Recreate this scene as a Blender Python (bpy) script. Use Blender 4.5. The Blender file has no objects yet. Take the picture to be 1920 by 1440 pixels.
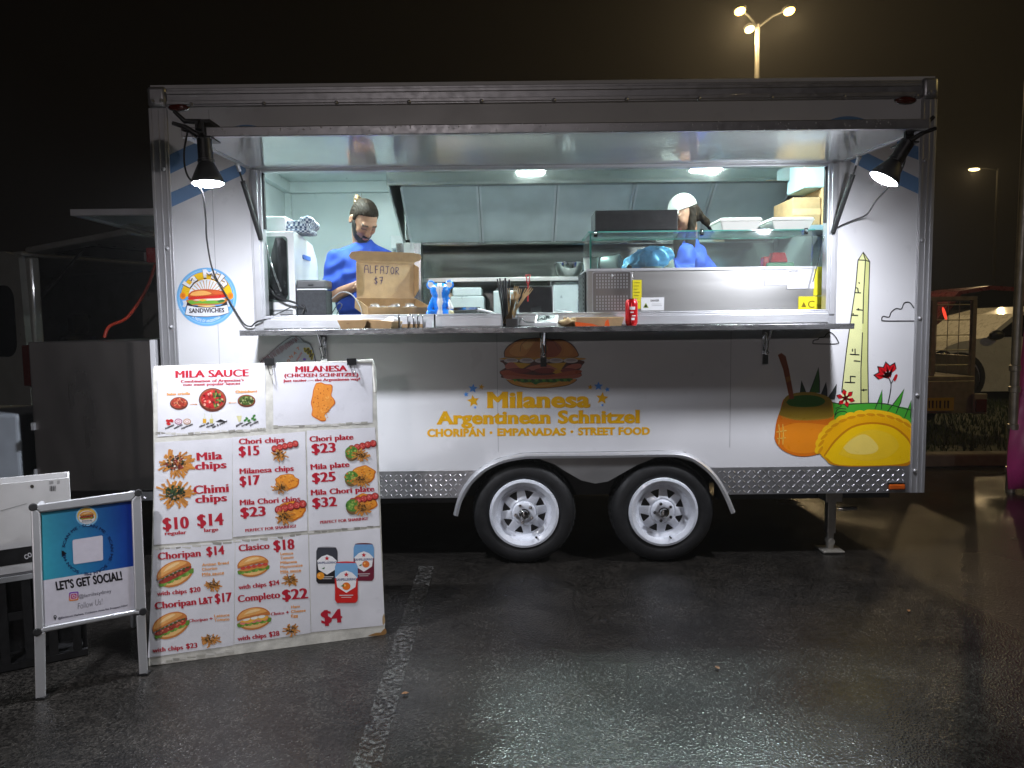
import bpy, math, random
import numpy as np
from mathutils import Vector, Matrix
from mathutils.geometry import tessellate_polygon
R = math.radians
C = bpy.context.scene.collection
SC = bpy.context.scene
random.seed(7)

# ------------------------------------------------------------------ camera
FPX, CAM_D, CAM_H, PITCH, ROLL = 1370.0, 4.0, 1.32, R(4.5), R(0.66)
CAM = np.array([0.0, -CAM_D, CAM_H])
FW = np.array([0, math.cos(PITCH), -math.sin(PITCH)])
_up = np.array([0, math.sin(PITCH), math.cos(PITCH)])
_rt = np.array([1.0, 0, 0])
RT = _rt * math.cos(ROLL) - _up * math.sin(ROLL)
UP = _rt * math.sin(ROLL) + _up * math.cos(ROLL)
cam_data = bpy.data.cameras.new('camera')
cam_data.sensor_fit = 'HORIZONTAL'
cam_data.sensor_width = 36.0
cam_data.lens = FPX / 1920 * 36.0
cam_data.clip_start = 0.05
cam_data.clip_end = 500
cam = bpy.data.objects.new('camera', cam_data)
C.objects.link(cam)
cam.matrix_world = Matrix(((RT[0], UP[0], -FW[0], CAM[0]), (RT[1], UP[1], -FW[1], CAM[1]), (RT[2], UP[2], -FW[2], CAM[2]), (0, 0, 0, 1)))
SC.camera = cam

# ------------------------------------------------------------------ world, exposure
w = bpy.data.worlds.new('World'); SC.world = w; w.use_nodes = True
bg = w.node_tree.nodes['Background']
bg.inputs[0].default_value = (0.0060, 0.0052, 0.0050, 1)
bg.inputs[1].default_value = 0.12
SC.view_settings.view_transform = 'Standard'
SC.view_settings.look = 'None'
SC.view_settings.exposure = 0.2
SC.view_settings.gamma = 1.0
SC.cycles.use_denoising = True
SC.cycles.max_bounces = 8
SC.cycles.transparent_max_bounces = 12
SC.cycles.sample_clamp_indirect = 6.0
SC.cycles.caustics_reflective = False
SC.cycles.caustics_refractive = False

# light levels, tuned together
L_CLAMP, L_CEIL, L_STREET, L_FLOOD = 980.0, 265.0, 400.0, 118.0
HAZE = 0.002

# ------------------------------------------------------------------ measuring helpers: a pixel of the photograph to a point of the place
def ray(px, py): return FW + RT * (px - 960) / FPX - UP * (py - 720) / FPX
def PY(px, py, Y):
    d = ray(px, py); return CAM + d * (Y + CAM_D) / d[1]
def PZ(px, py, Z):
    d = ray(px, py); return CAM + d * (Z - CAM_H) / d[2]
def PP(px, py, p0, n):
    d = ray(px, py); return CAM + d * (np.dot(np.array(p0) - CAM, n) / np.dot(d, n))

# ------------------------------------------------------------------ materials
def _nodes(name):
    m = bpy.data.materials.new(name); m.use_nodes = True
    nt = m.node_tree
    return m, nt, nt.nodes['Principled BSDF'], nt.nodes.new('ShaderNodeTexCoord')
def _ramp(nt, a, b, c0, c1):
    r = nt.nodes.new('ShaderNodeValToRGB')
    r.color_ramp.elements[0].position = a; r.color_ramp.elements[1].position = b
    r.color_ramp.elements[0].color = c0; r.color_ramp.elements[1].color = c1
    return r
def _noise(nt, tc, scale, detail=4, stretch=None, dist=0.0):
    n = nt.nodes.new('ShaderNodeTexNoise'); n.inputs['Scale'].default_value = scale; n.inputs['Detail'].default_value = detail
    n.inputs['Distortion'].default_value = dist
    if stretch:
        mp = nt.nodes.new('ShaderNodeMapping'); mp.inputs['Scale'].default_value = stretch
        nt.links.new(tc.outputs['Object'], mp.inputs[0]); nt.links.new(mp.outputs[0], n.inputs['Vector'])
    else:
        nt.links.new(tc.outputs['Object'], n.inputs['Vector'])
    return n
def mat(name, base, rough=0.5, metal=0.0, var=0.12, vscale=6.0, stretch=None, rvar=0.08, bump=0.0, bscale=120.0, coat=0.0, spec=0.5,
        attr=False, drops=0.0, sss=0.0, dscale=90.0):
    """A principled material whose colour and gloss vary a little through noise; attr: colour from the printed artwork of the mesh."""
    m, nt, b, tc = _nodes(name)
    n = _noise(nt, tc, vscale, 5, stretch)
    lo = tuple(max(0, c * (1 - var)) for c in base[:3]) + (1,)
    hi = tuple(min(1, c * (1 + var)) for c in base[:3]) + (1,)
    if attr:
        a = nt.nodes.new('ShaderNodeAttribute'); a.attribute_name = 'Col'
        mx = nt.nodes.new('ShaderNodeMixRGB'); mx.blend_type = 'MULTIPLY'; mx.inputs[0].default_value = 1.0
        r = _ramp(nt, 0.3, 0.7, (1 - var, 1 - var, 1 - var, 1), (1, 1, 1, 1))
        nt.links.new(n.outputs[0], r.inputs[0])
        nt.links.new(a.outputs['Color'], mx.inputs[1]); nt.links.new(r.outputs[0], mx.inputs[2])
        nt.links.new(mx.outputs[0], b.inputs['Base Color'])
    else:
        r = _ramp(nt, 0.3, 0.7, lo, hi)
        nt.links.new(n.outputs[0], r.inputs[0]); nt.links.new(r.outputs[0], b.inputs['Base Color'])
    rr = _ramp(nt, 0.3, 0.7, (max(.02, rough - rvar),) * 3 + (1,), (min(1, rough + rvar),) * 3 + (1,))
    n2 = _noise(nt, tc, vscale * 2.3, 4, stretch)
    nt.links.new(n2.outputs[0], rr.inputs[0]); nt.links.new(rr.outputs[0], b.inputs['Roughness'])
    b.inputs['Metallic'].default_value = metal
    b.inputs['Specular IOR Level'].default_value = spec
    b.inputs['Coat Weight'].default_value = coat
    b.inputs['Coat Roughness'].default_value = 0.08
    if sss:
        b.inputs['Subsurface Weight'].default_value = sss; b.inputs['Subsurface Radius'].default_value = (0.012, 0.004, 0.002)
    if bump or drops:
        bp = nt.nodes.new('ShaderNodeBump'); bp.inputs['Strength'].default_value = max(bump, drops); bp.inputs['Distance'].default_value = 0.002
        if drops:
            v = nt.nodes.new('ShaderNodeTexVoronoi'); v.inputs['Scale'].default_value = dscale
            nt.links.new(tc.outputs['Object'], v.inputs['Vector'])
            rd = _ramp(nt, 0.0, 0.28, (1, 1, 1, 1), (0, 0, 0, 1)); nt.links.new(v.outputs['Distance'], rd.inputs[0])
            nt.links.new(rd.outputs[0], bp.inputs['Height'])
        else:
            nb = _noise(nt, tc, bscale, 3, stretch); nt.links.new(nb.outputs[0], bp.inputs['Height'])
        nt.links.new(bp.outputs[0], b.inputs['Normal'])
    return m
def emit(name, col, s):
    m = bpy.data.materials.new(name); m.use_nodes = True; nt = m.node_tree
    nt.nodes.remove(nt.nodes['Principled BSDF'])
    e = nt.nodes.new('ShaderNodeEmission'); e.inputs[0].default_value = (*col, 1); e.inputs[1].default_value = s
    nt.links.new(e.outputs[0], nt.nodes['Material Output'].inputs[0]); return m
def glass(name, tint, rough=0.03, ior=1.5, refl=1.0, film=0.0):
    """A thin pane: what lies behind shows through it, tinted, and it mirrors by its angle."""
    m = bpy.data.materials.new(name); m.use_nodes = True; nt = m.node_tree
    nt.nodes.remove(nt.nodes['Principled BSDF'])
    t = nt.nodes.new('ShaderNodeBsdfTransparent'); t.inputs[0].default_value = (*tint, 1)
    g = nt.nodes.new('ShaderNodeBsdfGlossy'); g.inputs['Roughness'].default_value = rough
    f = nt.nodes.new('ShaderNodeFresnel'); f.inputs[0].default_value = ior
    mu = nt.nodes.new('ShaderNodeMath'); mu.operation = 'MULTIPLY'; mu.inputs[1].default_value = refl; nt.links.new(f.outputs[0], mu.inputs[0])
    mx = nt.nodes.new('ShaderNodeMixShader')
    d = nt.nodes.new('ShaderNodeBsdfDiffuse'); d.inputs[0].default_value = (.8, .85, .85, 1); m2 = nt.nodes.new('ShaderNodeMixShader'); m2.inputs[0].default_value = film
    nt.links.new(t.outputs[0], m2.inputs[1]); nt.links.new(d.outputs[0], m2.inputs[2])
    nt.links.new(mu.outputs[0], mx.inputs[0]); nt.links.new(m2.outputs[0], mx.inputs[1]); nt.links.new(g.outputs[0], mx.inputs[2])
    nt.links.new(mx.outputs[0], nt.nodes['Material Output'].inputs[0]); return m
def S(r, g, b):
    """0-255 display colour to linear."""
    f = lambda c: (c / 255 / 12.92) if c / 255 <= 0.04045 else ((c / 255 + 0.055) / 1.055) ** 2.4
    return (f(r), f(g), f(b))

M = {}
M['white_panel'] = mat('white_panel', (0.74, 0.74, 0.76), 0.34, var=0.05, vscale=3, rvar=0.08, bump=0.05, bscale=260, coat=0.35)
M['inner_panel'] = mat('inner_panel', (0.62, 0.68, 0.68), 0.33, var=0.04, vscale=3, rvar=0.06)
M['under_panel'] = mat('under_panel', (0.76, 0.79, 0.80), 0.22, var=0.04, vscale=2.5, rvar=0.05, coat=1.0)
M['alu'] = mat('alu', (0.50, 0.50, 0.52), 0.42, 0.6, var=0.05, vscale=8, stretch=(1, 1, .2), bump=0.05, bscale=300)
M['alu_wet'] = mat('alu_wet', (0.46, 0.46, 0.48), 0.38, 0.7, var=0.06, vscale=12, drops=0.14, dscale=230)
M['frame_alu'] = mat('frame_alu', (0.66, 0.67, 0.70), 0.34, 0.6, var=0.03, vscale=6, rvar=.03)
M['counter_lip'] = mat('counter_lip', (0.30, 0.30, 0.31), 0.25, 0.8, var=0.3, vscale=7, stretch=(1, 1, 4), rvar=.12)
M['steel'] = mat('steel', (0.58, 0.58, 0.57), 0.33, 1.0, var=0.03, vscale=9, stretch=(.08, 1, 1), rvar=0.015, bump=0.03, bscale=240)
M['steel_v'] = mat('steel_v', (0.45, 0.45, 0.44), 0.27, 1.0, var=0.12, vscale=9, stretch=(1, 1, .06), rvar=0.08, bump=0.03, bscale=240)
M['steel_dark'] = mat('steel_dark', (0.26, 0.24, 0.23), 0.34, 0.9, var=0.15, vscale=3, stretch=(1, 1, .25), rvar=0.08, bump=0.04, bscale=200)
M['mirror'] = mat('mirror_steel', (0.62, 0.63, 0.61), 0.13, 1.0, var=0.08, vscale=6, stretch=(.2, 1, 1), rvar=0.05)
M['hood_steel'] = mat('hood_steel', (0.27, 0.275, 0.26), 0.07, 1.0, var=.12, vscale=3, rvar=.02)
M['brushed'] = mat('brushed_steel', (0.36, 0.365, 0.34), 0.17, 1.0, var=0.05, vscale=7, stretch=(.1, 1, 1), rvar=0.025, bump=0.03, bscale=220)
M['plate_sheet'] = mat('plate_sheet', (0.30, 0.30, 0.30), 0.42, 0.7, var=.08)
M['chrome'] = mat('chrome', (0.8, 0.8, 0.82), 0.08, 1.0, var=0.03)
M['plate'] = mat('tread_plate', (0.46, 0.46, 0.48), 0.36, 0.8, var=0.15, vscale=10)
M['rubber'] = mat('rubber', (0.010, 0.010, 0.011), 0.62, var=0.35, vscale=18, bump=0.35, bscale=180)
M['rim'] = mat('rim_paint', (0.74, 0.77, 0.84), 0.28, var=0.06, vscale=12, coat=0.3)
M['black'] = mat('black_plastic', (0.014, 0.014, 0.015), 0.42, var=0.3, vscale=25, bump=0.1)
M['black_gloss'] = mat('black_gloss', (0.012, 0.013, 0.014), 0.12, var=0.2)
M['charcoal'] = mat('charcoal_cloth', (0.028, 0.031, 0.036), 0.75, var=0.2, vscale=60, bump=0.4, bscale=420)
M['grey_plastic'] = mat('grey_plastic', (0.32, 0.33, 0.34), 0.4)
M['white_plastic'] = mat('white_plastic', (0.74, 0.75, 0.76), 0.35, var=0.04)
M['dark'] = mat('dark_metal', (0.03, 0.03, 0.032), 0.5, 0.3, var=0.3)
M['kraft'] = mat('kraft_card', (0.36, 0.23, 0.11), 0.75, var=0.12, vscale=22, bump=0.25, bscale=90)
M['kraft_in'] = mat('kraft_inside', (0.50, 0.34, 0.18), 0.75, var=0.10, vscale=22, bump=0.2, bscale=90)
M['card_white'] = mat('white_card', (0.70, 0.70, 0.71), 0.55, var=0.08, vscale=9, bump=0.15, bscale=40)
M['paper'] = mat('wet_paper', (0.68, 0.68, 0.72), 0.34, var=0.07, vscale=7, bump=0.6, bscale=11)
M['board'] = mat('foam_board', (0.56, 0.55, 0.50), 0.42, var=0.22, vscale=22, bump=0.6, bscale=34)
M['print'] = mat('print_ink', (1, 1, 1), 0.36, var=0.08, vscale=60, attr=True)
M['decal'] = mat('vinyl_decal', (1, 1, 1), 0.34, var=0.06, vscale=14, attr=True)
M['paint'] = mat('coloured_surface', (1, 1, 1), 0.45, var=0.12, vscale=30, attr=True)
M['gloss_paint'] = mat('gloss_figure', (1, 1, 1), 0.10, var=0.02, attr=True, coat=0.6)
M['skin'] = mat('skin', (1, 1, 1), 0.50, var=0.10, vscale=40, attr=True, sss=0.12)
M['hair'] = mat('hair', (0.013, 0.008, 0.005), 0.7, var=0.6, vscale=60, stretch=(1, .25, 1), bump=0.6, bscale=160, spec=.12)
M['hair_tip'] = mat('hair_tip', (0.085, 0.05, 0.018), 0.45, var=0.5, vscale=70, bump=0.9, bscale=120)
M['beard'] = mat('beard', (0.016, 0.012, 0.009), 0.6, var=0.5, vscale=120, bump=1.0, bscale=260)
M['shirt'] = mat('blue_shirt', (0.007, 0.042, 0.30), 0.85, var=0.14, vscale=11, bump=0.6, bscale=24)
M['jacket'] = mat('blue_jacket', (0.010, 0.045, 0.33), 0.75, var=0.2, vscale=11, bump=0.5, bscale=30)
M['trousers'] = mat('dark_trousers', (0.02, 0.02, 0.024), 0.8)
M['cap'] = mat('cap_cloth', (0.50, 0.50, 0.46), 0.8, var=0.06, bump=0.3)
M['bag'] = mat('plastic_bag', (0.14, 0.42, 0.80), 0.3, var=0.2, vscale=14, bump=0.6, bscale=22)
M['red'] = mat('red_lens', (0.10, 0.010, 0.006), 0.18, var=0.2, vscale=90)
M['amber'] = mat('amber_lens', (0.55, 0.10, 0.01), 0.18, var=0.2, vscale=90)
M['red_cord'] = mat('red_cord', (0.42, 0.035, 0.01), 0.45)
M['red_plastic'] = mat('red_plastic', (0.45, 0.015, 0.02), 0.3)
M['wood'] = mat('pale_wood', (0.55, 0.38, 0.20), 0.65, var=0.15, vscale=30, stretch=(1, 1, .2))
M['yellow'] = mat('yellow_label', (0.72, 0.62, 0.01), 0.45, var=0.04)
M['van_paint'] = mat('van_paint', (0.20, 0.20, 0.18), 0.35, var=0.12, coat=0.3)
M['car_paint'] = mat('car_paint', (0.62, 0.61, 0.55), 0.30, var=0.06, coat=0.4)
M['dark_glass'] = mat('dark_glass', (0.006, 0.007, 0.008), 0.08)
M['galv'] = mat('galvanised', (0.42, 0.40, 0.36), 0.45, 0.7, var=0.2, vscale=14)
M['pole'] = mat('lamp_pole', (0.055, 0.052, 0.042), 0.5, 0.3, var=0.1)
M['dull_pole'] = mat('dull_pole', (0.006, 0.006, 0.005), 0.8, spec=.1)
M['pink'] = mat('pink_sheet', (0.75, 0.07, 0.36), 0.35, var=0.2, vscale=7, bump=0.4, bscale=6)
M['glass'] = glass('clear_glass', (0.90, 0.96, 0.94), 0.05, 1.5, 1.0, .045)
M['glass_edge'] = mat('glass_edge', (0.10, 0.36, 0.30), 0.1, var=0.2)
M['top_glass'] = glass('top_glass', (0.84, 0.95, 0.92), 0.06, 1.5, .3, .05)
M['acrylic'] = glass('acrylic', (0.93, 0.94, 0.94), 0.04, 1.45)
M['lamp_white'] = emit('clamp_bulb', (0.88, 0.91, 1.0), L_CLAMP)
M['lamp_white_dim'] = emit('clamp_bulb_dim', (0.90, 0.92, 1.0), L_CLAMP * .72)
M['led'] = emit('ceiling_led', (0.80, 1.0, 0.97), L_CEIL)
M['sodium'] = emit('street_bulb', (1.0, 0.58, 0.14), 9.0)
M['sodium_pale'] = emit('street_bulb_pale', (1.0, 0.80, 0.36), 4.0)
M['red_glow'] = emit('brake_glow', (1.0, 0.06, 0.03), 1.2)
M['screen'] = emit('screen_glow', (0.35, 0.45, 0.50), 0.12)

# ------------------------------------------------------------------ things, parts
XF = {}
def thing(name, label, cat, loc=(0, 0, 0), rz=0.0, group=None):
    o = bpy.data.objects.new(name, None); C.objects.link(o)
    o.empty_display_size = 0.1
    o.location = loc; o.rotation_euler = (0, 0, rz)
    XF[o.name] = Matrix.Translation(Vector(loc)) @ Matrix.Rotation(rz, 4, 'Z')
    tag(o, label, cat, group); return o
def tag(o, label=None, cat=None, group=None, kind=None):
    if label: o['label'] = label
    if cat: o['category'] = cat
    if group: o['group'] = group
    if kind: o['kind'] = kind
    return o
def copy_tree(o, parent=None):
    c = o.copy(); C.objects.link(c)
    if parent: c.parent = parent
    XF[c.name] = XF[o.name]
    for ch in list(o.children): copy_tree(ch, c)
    return c

class MB:
    """Collects shapes in world coordinates (or the thing's own with local=True) and links them as ONE mesh object."""
    def __init__(s): s.v, s.f, s.m, s.c = [], [], [], []
    def add(s, vs, fs, m=0, col=None):
        k = len(s.v); s.v.extend([tuple(map(float, p)) for p in vs])
        for f in fs:
            s.f.append(tuple(i + k for i in f)); s.m.append(m); s.c.append(col or (1, 1, 1))
        return s
    def box(s, x0, x1, y0, y1, z0, z1, m=0, col=None, xf=None):
        vs = [(x, y, z) for z in (z0, z1) for y in (y0, y1) for x in (x0, x1)]
        if xf is not None: vs = [tuple(xf @ Vector(p)) for p in vs]
        return s.add(vs, [(0, 2, 3, 1), (4, 5, 7, 6), (0, 1, 5, 4), (2, 6, 7, 3), (0, 4, 6, 2), (1, 3, 7, 5)], m, col)
    def hexa(s, lo, hi, m=0, col=None):
        """box between two quads given in the same order round."""
        return s.add(list(lo) + list(hi), [(3, 2, 1, 0), (4, 5, 6, 7), (0, 1, 5, 4), (1, 2, 6, 5), (2, 3, 7, 6), (3, 0, 4, 7)], m, col)
    def tube(s, pts, r, n=8, m=0, col=None, caps=True):
        pts = [np.array(p, float) for p in pts]; rs = r if isinstance(r, (list, tuple)) else [r] * len(pts)
        vs = []; prev = None
        for i, p in enumerate(pts):
            t = pts[min(i + 1, len(pts) - 1)] - pts[max(i - 1, 0)]; t = t / (np.linalg.norm(t) + 1e-12)
            if prev is None:
                a = np.array([0, 0, 1.0]) if abs(t[2]) < 0.9 else np.array([1.0, 0, 0])
                u = np.cross(t, a)
            else: u = prev - t * np.dot(prev, t)
            u = u / (np.linalg.norm(u) + 1e-12); prev = u; q = np.cross(t, u)
            for k in range(n):
                a = 2 * math.pi * k / n; vs.append(p + (u * math.cos(a) + q * math.sin(a)) * rs[i])
        fs = [(i * n + k, i * n + (k + 1) % n, (i + 1) * n + (k + 1) % n, (i + 1) * n + k) for i in range(len(pts) - 1) for k in range(n)]
        if caps: fs += [tuple(range(n - 1, -1, -1)), tuple((len(pts) - 1) * n + k for k in range(n))]
        return s.add(vs, fs, m, col)
    def cyl(s, a, b, r0, r1=None, n=20, m=0, col=None): return s.tube([a, b], [r0, r0 if r1 is None else r1], n, m, col)
    def lathe(s, prof, o, ax, n=32, m=0, col=None, closed=False):
        """profile of (radius, height along the axis)."""
        ax = np.array(ax, float); ax /= np.linalg.norm(ax); o = np.array(o, float)
        a = np.array([0, 0, 1.0]) if abs(ax[2]) < 0.9 else np.array([1.0, 0, 0])
        u = np.cross(ax, a); u /= np.linalg.norm(u); q = np.cross(ax, u)
        vs = [o + ax * h + (u * math.cos(2 * math.pi * k / n) + q * math.sin(2 * math.pi * k / n)) * max(r, 1e-5) for r, h in prof for k in range(n)]
        L = len(prof); rng = range(L if closed else L - 1)
        fs = [(i * n + k, i * n + (k + 1) % n, ((i + 1) % L) * n + (k + 1) % n, ((i + 1) % L) * n + k) for i in rng for k in range(n)]
        return s.add(vs, fs, m, col)
    def prism(s, pts, fn, d0, d1, m=0, col=None, side=None):
        """outline pts (u, v) mapped by fn(u, v, depth), between two depths."""
        n = len(pts); vs = [fn(u, v, d0) for u, v in pts] + [fn(u, v, d1) for u, v in pts]
        s.add(vs, [tuple(range(n - 1, -1, -1)), tuple(range(n, 2 * n))], m, col)
        return s.add(vs, [(i, (i + 1) % n, n + (i + 1) % n, n + i) for i in range(n)], m if side is None else side, col)
    def ball(s, c, r, nu=16, nv=10, m=0, col=None, rot=None):
        r = (r, r, r) if not isinstance(r, (tuple, list)) else r
        vs = []
        for i in range(nv + 1):
            t = math.pi * i / nv
            for k in range(nu):
                a = 2 * math.pi * k / nu
                p = Vector((r[0] * max(math.sin(t), 1e-4) * math.cos(a), r[1] * max(math.sin(t), 1e-4) * math.sin(a), -r[2] * math.cos(t)))
                if rot: p = rot @ p
                vs.append((c[0] + p.x, c[1] + p.y, c[2] + p.z))
        fs = [(i * nu + k, i * nu + (k + 1) % nu, (i + 1) * nu + (k + 1) % nu, (i + 1) * nu + k) for i in range(nv) for k in range(nu)]
        return s.add(vs, fs, m, col)
    def build(s, name, mats, parent=None, smooth=None, bevel=None, at=None, local=False, sub=0, seg=2):
        me = bpy.data.meshes.new(name)
        T = XF[parent.name] if parent is not None else Matrix.Translation(Vector(at or (0, 0, 0)))
        if local: vs = s.v
        else:
            Ti = np.array(T.inverted()); a = np.array(s.v) @ Ti[:3, :3].T + Ti[:3, 3]; vs = [tuple(p) for p in a.tolist()]
        me.from_pydata(vs, [], s.f)
        mats = mats if isinstance(mats, (list, tuple)) else [mats]
        for m_ in mats: me.materials.append(M[m_] if isinstance(m_, str) else m_)
        me.polygons.foreach_set('material_index', s.m)
        if any(c != (1, 1, 1) for c in s.c):
            ca = me.color_attributes.new('Col', 'FLOAT_COLOR', 'CORNER')
            buf = []
            for p, c in zip(s.f, s.c):
                if len(c) == len(p) and isinstance(c[0], (tuple, list)):
                    for q in c: buf.extend((*q, 1))
                else: buf.extend((*c, 1) * len(p))
            ca.data.foreach_set('color', buf)
        me.validate(); me.update()
        if smooth is not None:
            me.shade_smooth()
            if smooth < 170: me.set_sharp_from_angle(angle=R(smooth))
        o = bpy.data.objects.new(name, me); C.objects.link(o)
        if parent is not None: o.parent = parent; XF[o.name] = XF[parent.name]
        else: o.matrix_world = T; XF[o.name] = T
        if bevel:
            b = o.modifiers.new('bevel', 'BEVEL'); b.width = bevel; b.segments = seg; b.limit_method = 'ANGLE'; b.angle_limit = R(35); b.harden_normals = False
        if sub:
            k = o.modifiers.new('sub', 'SUBSURF'); k.levels = sub; k.render_levels = sub
        return o
def struct(o): o['kind'] = 'structure'; return o
def rounded(x0, x1, z0, z1, r, n=6):
    pts = []
    for cx, cz, a0 in ((x1 - r, z0 + r, -90), (x1 - r, z1 - r, 0), (x0 + r, z1 - r, 90), (x0 + r, z0 + r, 180)):
        for i in range(n + 1):
            a = R(a0 + 90 * i / n); pts.append((cx + r * math.cos(a), cz + r * math.sin(a)))
    return pts
def curve_pts(ctrl, n=10):
    """Catmull-Rom through control points."""
    P = [np.array(p, float) for p in ctrl]; P = [2 * P[0] - P[1]] + P + [2 * P[-1] - P[-2]]; out = []
    for i in range(1, len(P) - 2):
        for k in range(n):
            t = k / n
            out.append(0.5 * (2 * P[i] + (P[i + 1] - P[i - 1]) * t + (2 * P[i - 1] - 5 * P[i] + 4 * P[i + 1] - P[i + 2]) * t ** 2 + (3 * P[i] - P[i - 1] - 3 * P[i + 1] + P[i + 2]) * t ** 3))
    out.append(P[-2]); return out

# ------------------------------------------------------------------ lettering
_out_cache = {}
def outlines(text, bold=(0, 0), serif=False, slant=0.0):
    """Closed outlines of a text in em units, made heavier by bold=(across, along) and given slab serifs."""
    key = (text, bold, serif, slant)
    if key in _out_cache: return _out_cache[key]
    cu = bpy.data.curves.new('lettering', 'FONT'); cu.body = text; cu.size = 1.0; cu.space_character = 1.0 + 1.3 * max(0, bold[0])
    ob = bpy.data.objects.new('lettering', cu); C.objects.link(ob)
    dg = bpy.context.evaluated_depsgraph_get()
    oc = ob.evaluated_get(dg).to_curve(dg)
    loops = []
    for sp in oc.splines:
        bps = sp.bezier_points; n = len(bps)
        if n < 2: continue
        pts = []
        for i in range(n):
            a, b = bps[i], bps[(i + 1) % n]
            p0, h0, h1, p1 = [np.array(q[:2]) for q in (a.co, a.handle_right, b.handle_left, b.co)]
            d = p1 - p0; L = np.linalg.norm(d)
            if L < 1e-6: continue
            dev = max(abs(np.cross(d, h0 - p0)), abs(np.cross(d, h1 - p0))) / L
            k = 1 if dev < 0.002 else 4
            for j in range(k):
                t = j / k; pts.append((1 - t) ** 3 * p0 + 3 * t * (1 - t) ** 2 * h0 + 3 * t * t * (1 - t) * h1 + t ** 3 * p1)
        if len(pts) >= 3: loops.append(np.array(pts))
    ob.to_curve_clear(); bpy.data.objects.remove(ob); bpy.data.curves.remove(cu)
    area = lambda q: 0.5 * np.sum(q[:, 0] * np.roll(q[:, 1], -1) - np.roll(q[:, 0], -1) * q[:, 1])
    if not loops: return []
    big = max(loops, key=lambda q: abs(area(q))); sg = 1.0 if area(big) > 0 else -1.0
    extra = []
    out = []
    for q in loops:
        A = area(q) * sg
        e = np.roll(q, -1, 0) - q; ln = np.linalg.norm(e, axis=1) + 1e-9
        nrm = np.stack([e[:, 1], -e[:, 0]], 1) / ln[:, None] * sg       # outward of the filled side
        nv = nrm + np.roll(nrm, 1, 0); k = np.linalg.norm(nv, axis=1) + 1e-6
        nv = nv / k[:, None]; c = np.clip(np.sum(nv * nrm, 1), 0.5, 1.0)
        q2 = q + nv / c[:, None] * np.array(bold)
        out.append((A, q2))
        if serif and A > 0:
            ymn, ymx = q[:, 1].min(), q[:, 1].max()
            for i in range(len(q)):
                j = (i + 1) % len(q)
                if abs(q[i, 1] - q[j, 1]) < 0.004 and 0.05 < abs(q[i, 0] - q[j, 0]) < 0.17 and (q[i, 1] - ymn < 0.02 or ymx - q[i, 1] < 0.02 or abs(q[i, 1]) < .01):
                    x0, x1 = sorted((q[i, 0], q[j, 0])); y = q[i, 1]; up = nrm[i, 1] > 0
                    w_ = 0.022 + bold[0] * .75; th = 0.035 + max(bold[1], 0) * .8
                    y0, y1 = (y - th, y + bold[1]) if up else (y - bold[1], y + th)
                    extra.append(np.array([(x0 - w_, y0), (x1 + w_, y0), (x1 + w_, y1), (x0 - w_, y1)]))
    loops2 = [q if sg > 0 else q[::-1] for _A, q in out] + extra      # filled side on the left
    flat = np.concatenate(loops2); k0 = 0; edges = []; seg0, seg1 = [], []
    for q in loops2:
        m_ = len(q); edges += [(k0 + i, k0 + (i + 1) % m_) for i in range(m_)]; seg0.append(q); seg1.append(np.roll(q, -1, 0)); k0 += m_
    from mathutils.geometry import delaunay_2d_cdt
    V2, _e, F2 = delaunay_2d_cdt([Vector((float(p[0]), float(p[1]))) for p in flat], edges, [], 0, 1e-6)[:3]
    V2 = np.array([(v.x, v.y) for v in V2]); F2 = np.array([f for f in F2 if len(f) == 3])
    cen = V2[F2].mean(1); s0, s1 = np.concatenate(seg0), np.concatenate(seg1)
    y0, y1 = s0[:, 1][None], s1[:, 1][None]; cy = cen[:, 1][:, None]; cx = cen[:, 0][:, None]
    side = (s1[:, 0] - s0[:, 0])[None] * (cy - y0) - (cx - s0[:, 0][None]) * (y1 - y0)
    wn = ((y0 <= cy) & (y1 > cy) & (side > 0)).sum(1) - ((y0 > cy) & (y1 <= cy) & (side < 0)).sum(1)
    keep = F2[wn > 0]
    if slant: V2 = V2 + np.stack([V2[:, 1] * slant, V2[:, 1] * 0], 1)
    used = np.unique(keep); remap = -np.ones(len(V2), int); remap[used] = np.arange(len(used))
    fin = [(V2[used], [tuple(t) for t in remap[keep].tolist()], 0)]
    _out_cache[key] = fin
    return fin
CAPH = None
STYLES = {'slabs': ((0.058, 0.040), True, 0), 'fat': ((0.056, 0.004), True, 0), 'slab': ((0.054, 0.036), True, 0), 'sans': ((0.0, 0.0), False, 0), 'bold': ((0.03, 0.026), False, 0),
          'heavy': ((0.055, 0.03), False, 0), 'script': ((-0.012, -0.014), False, 0.35), 'thin': ((-0.018, -0.018), False, 0), 'fatital': ((0.045, 0.0), True, 0.2),
          'oldface': ((0.02, 0.0), True, 0)}
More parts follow.
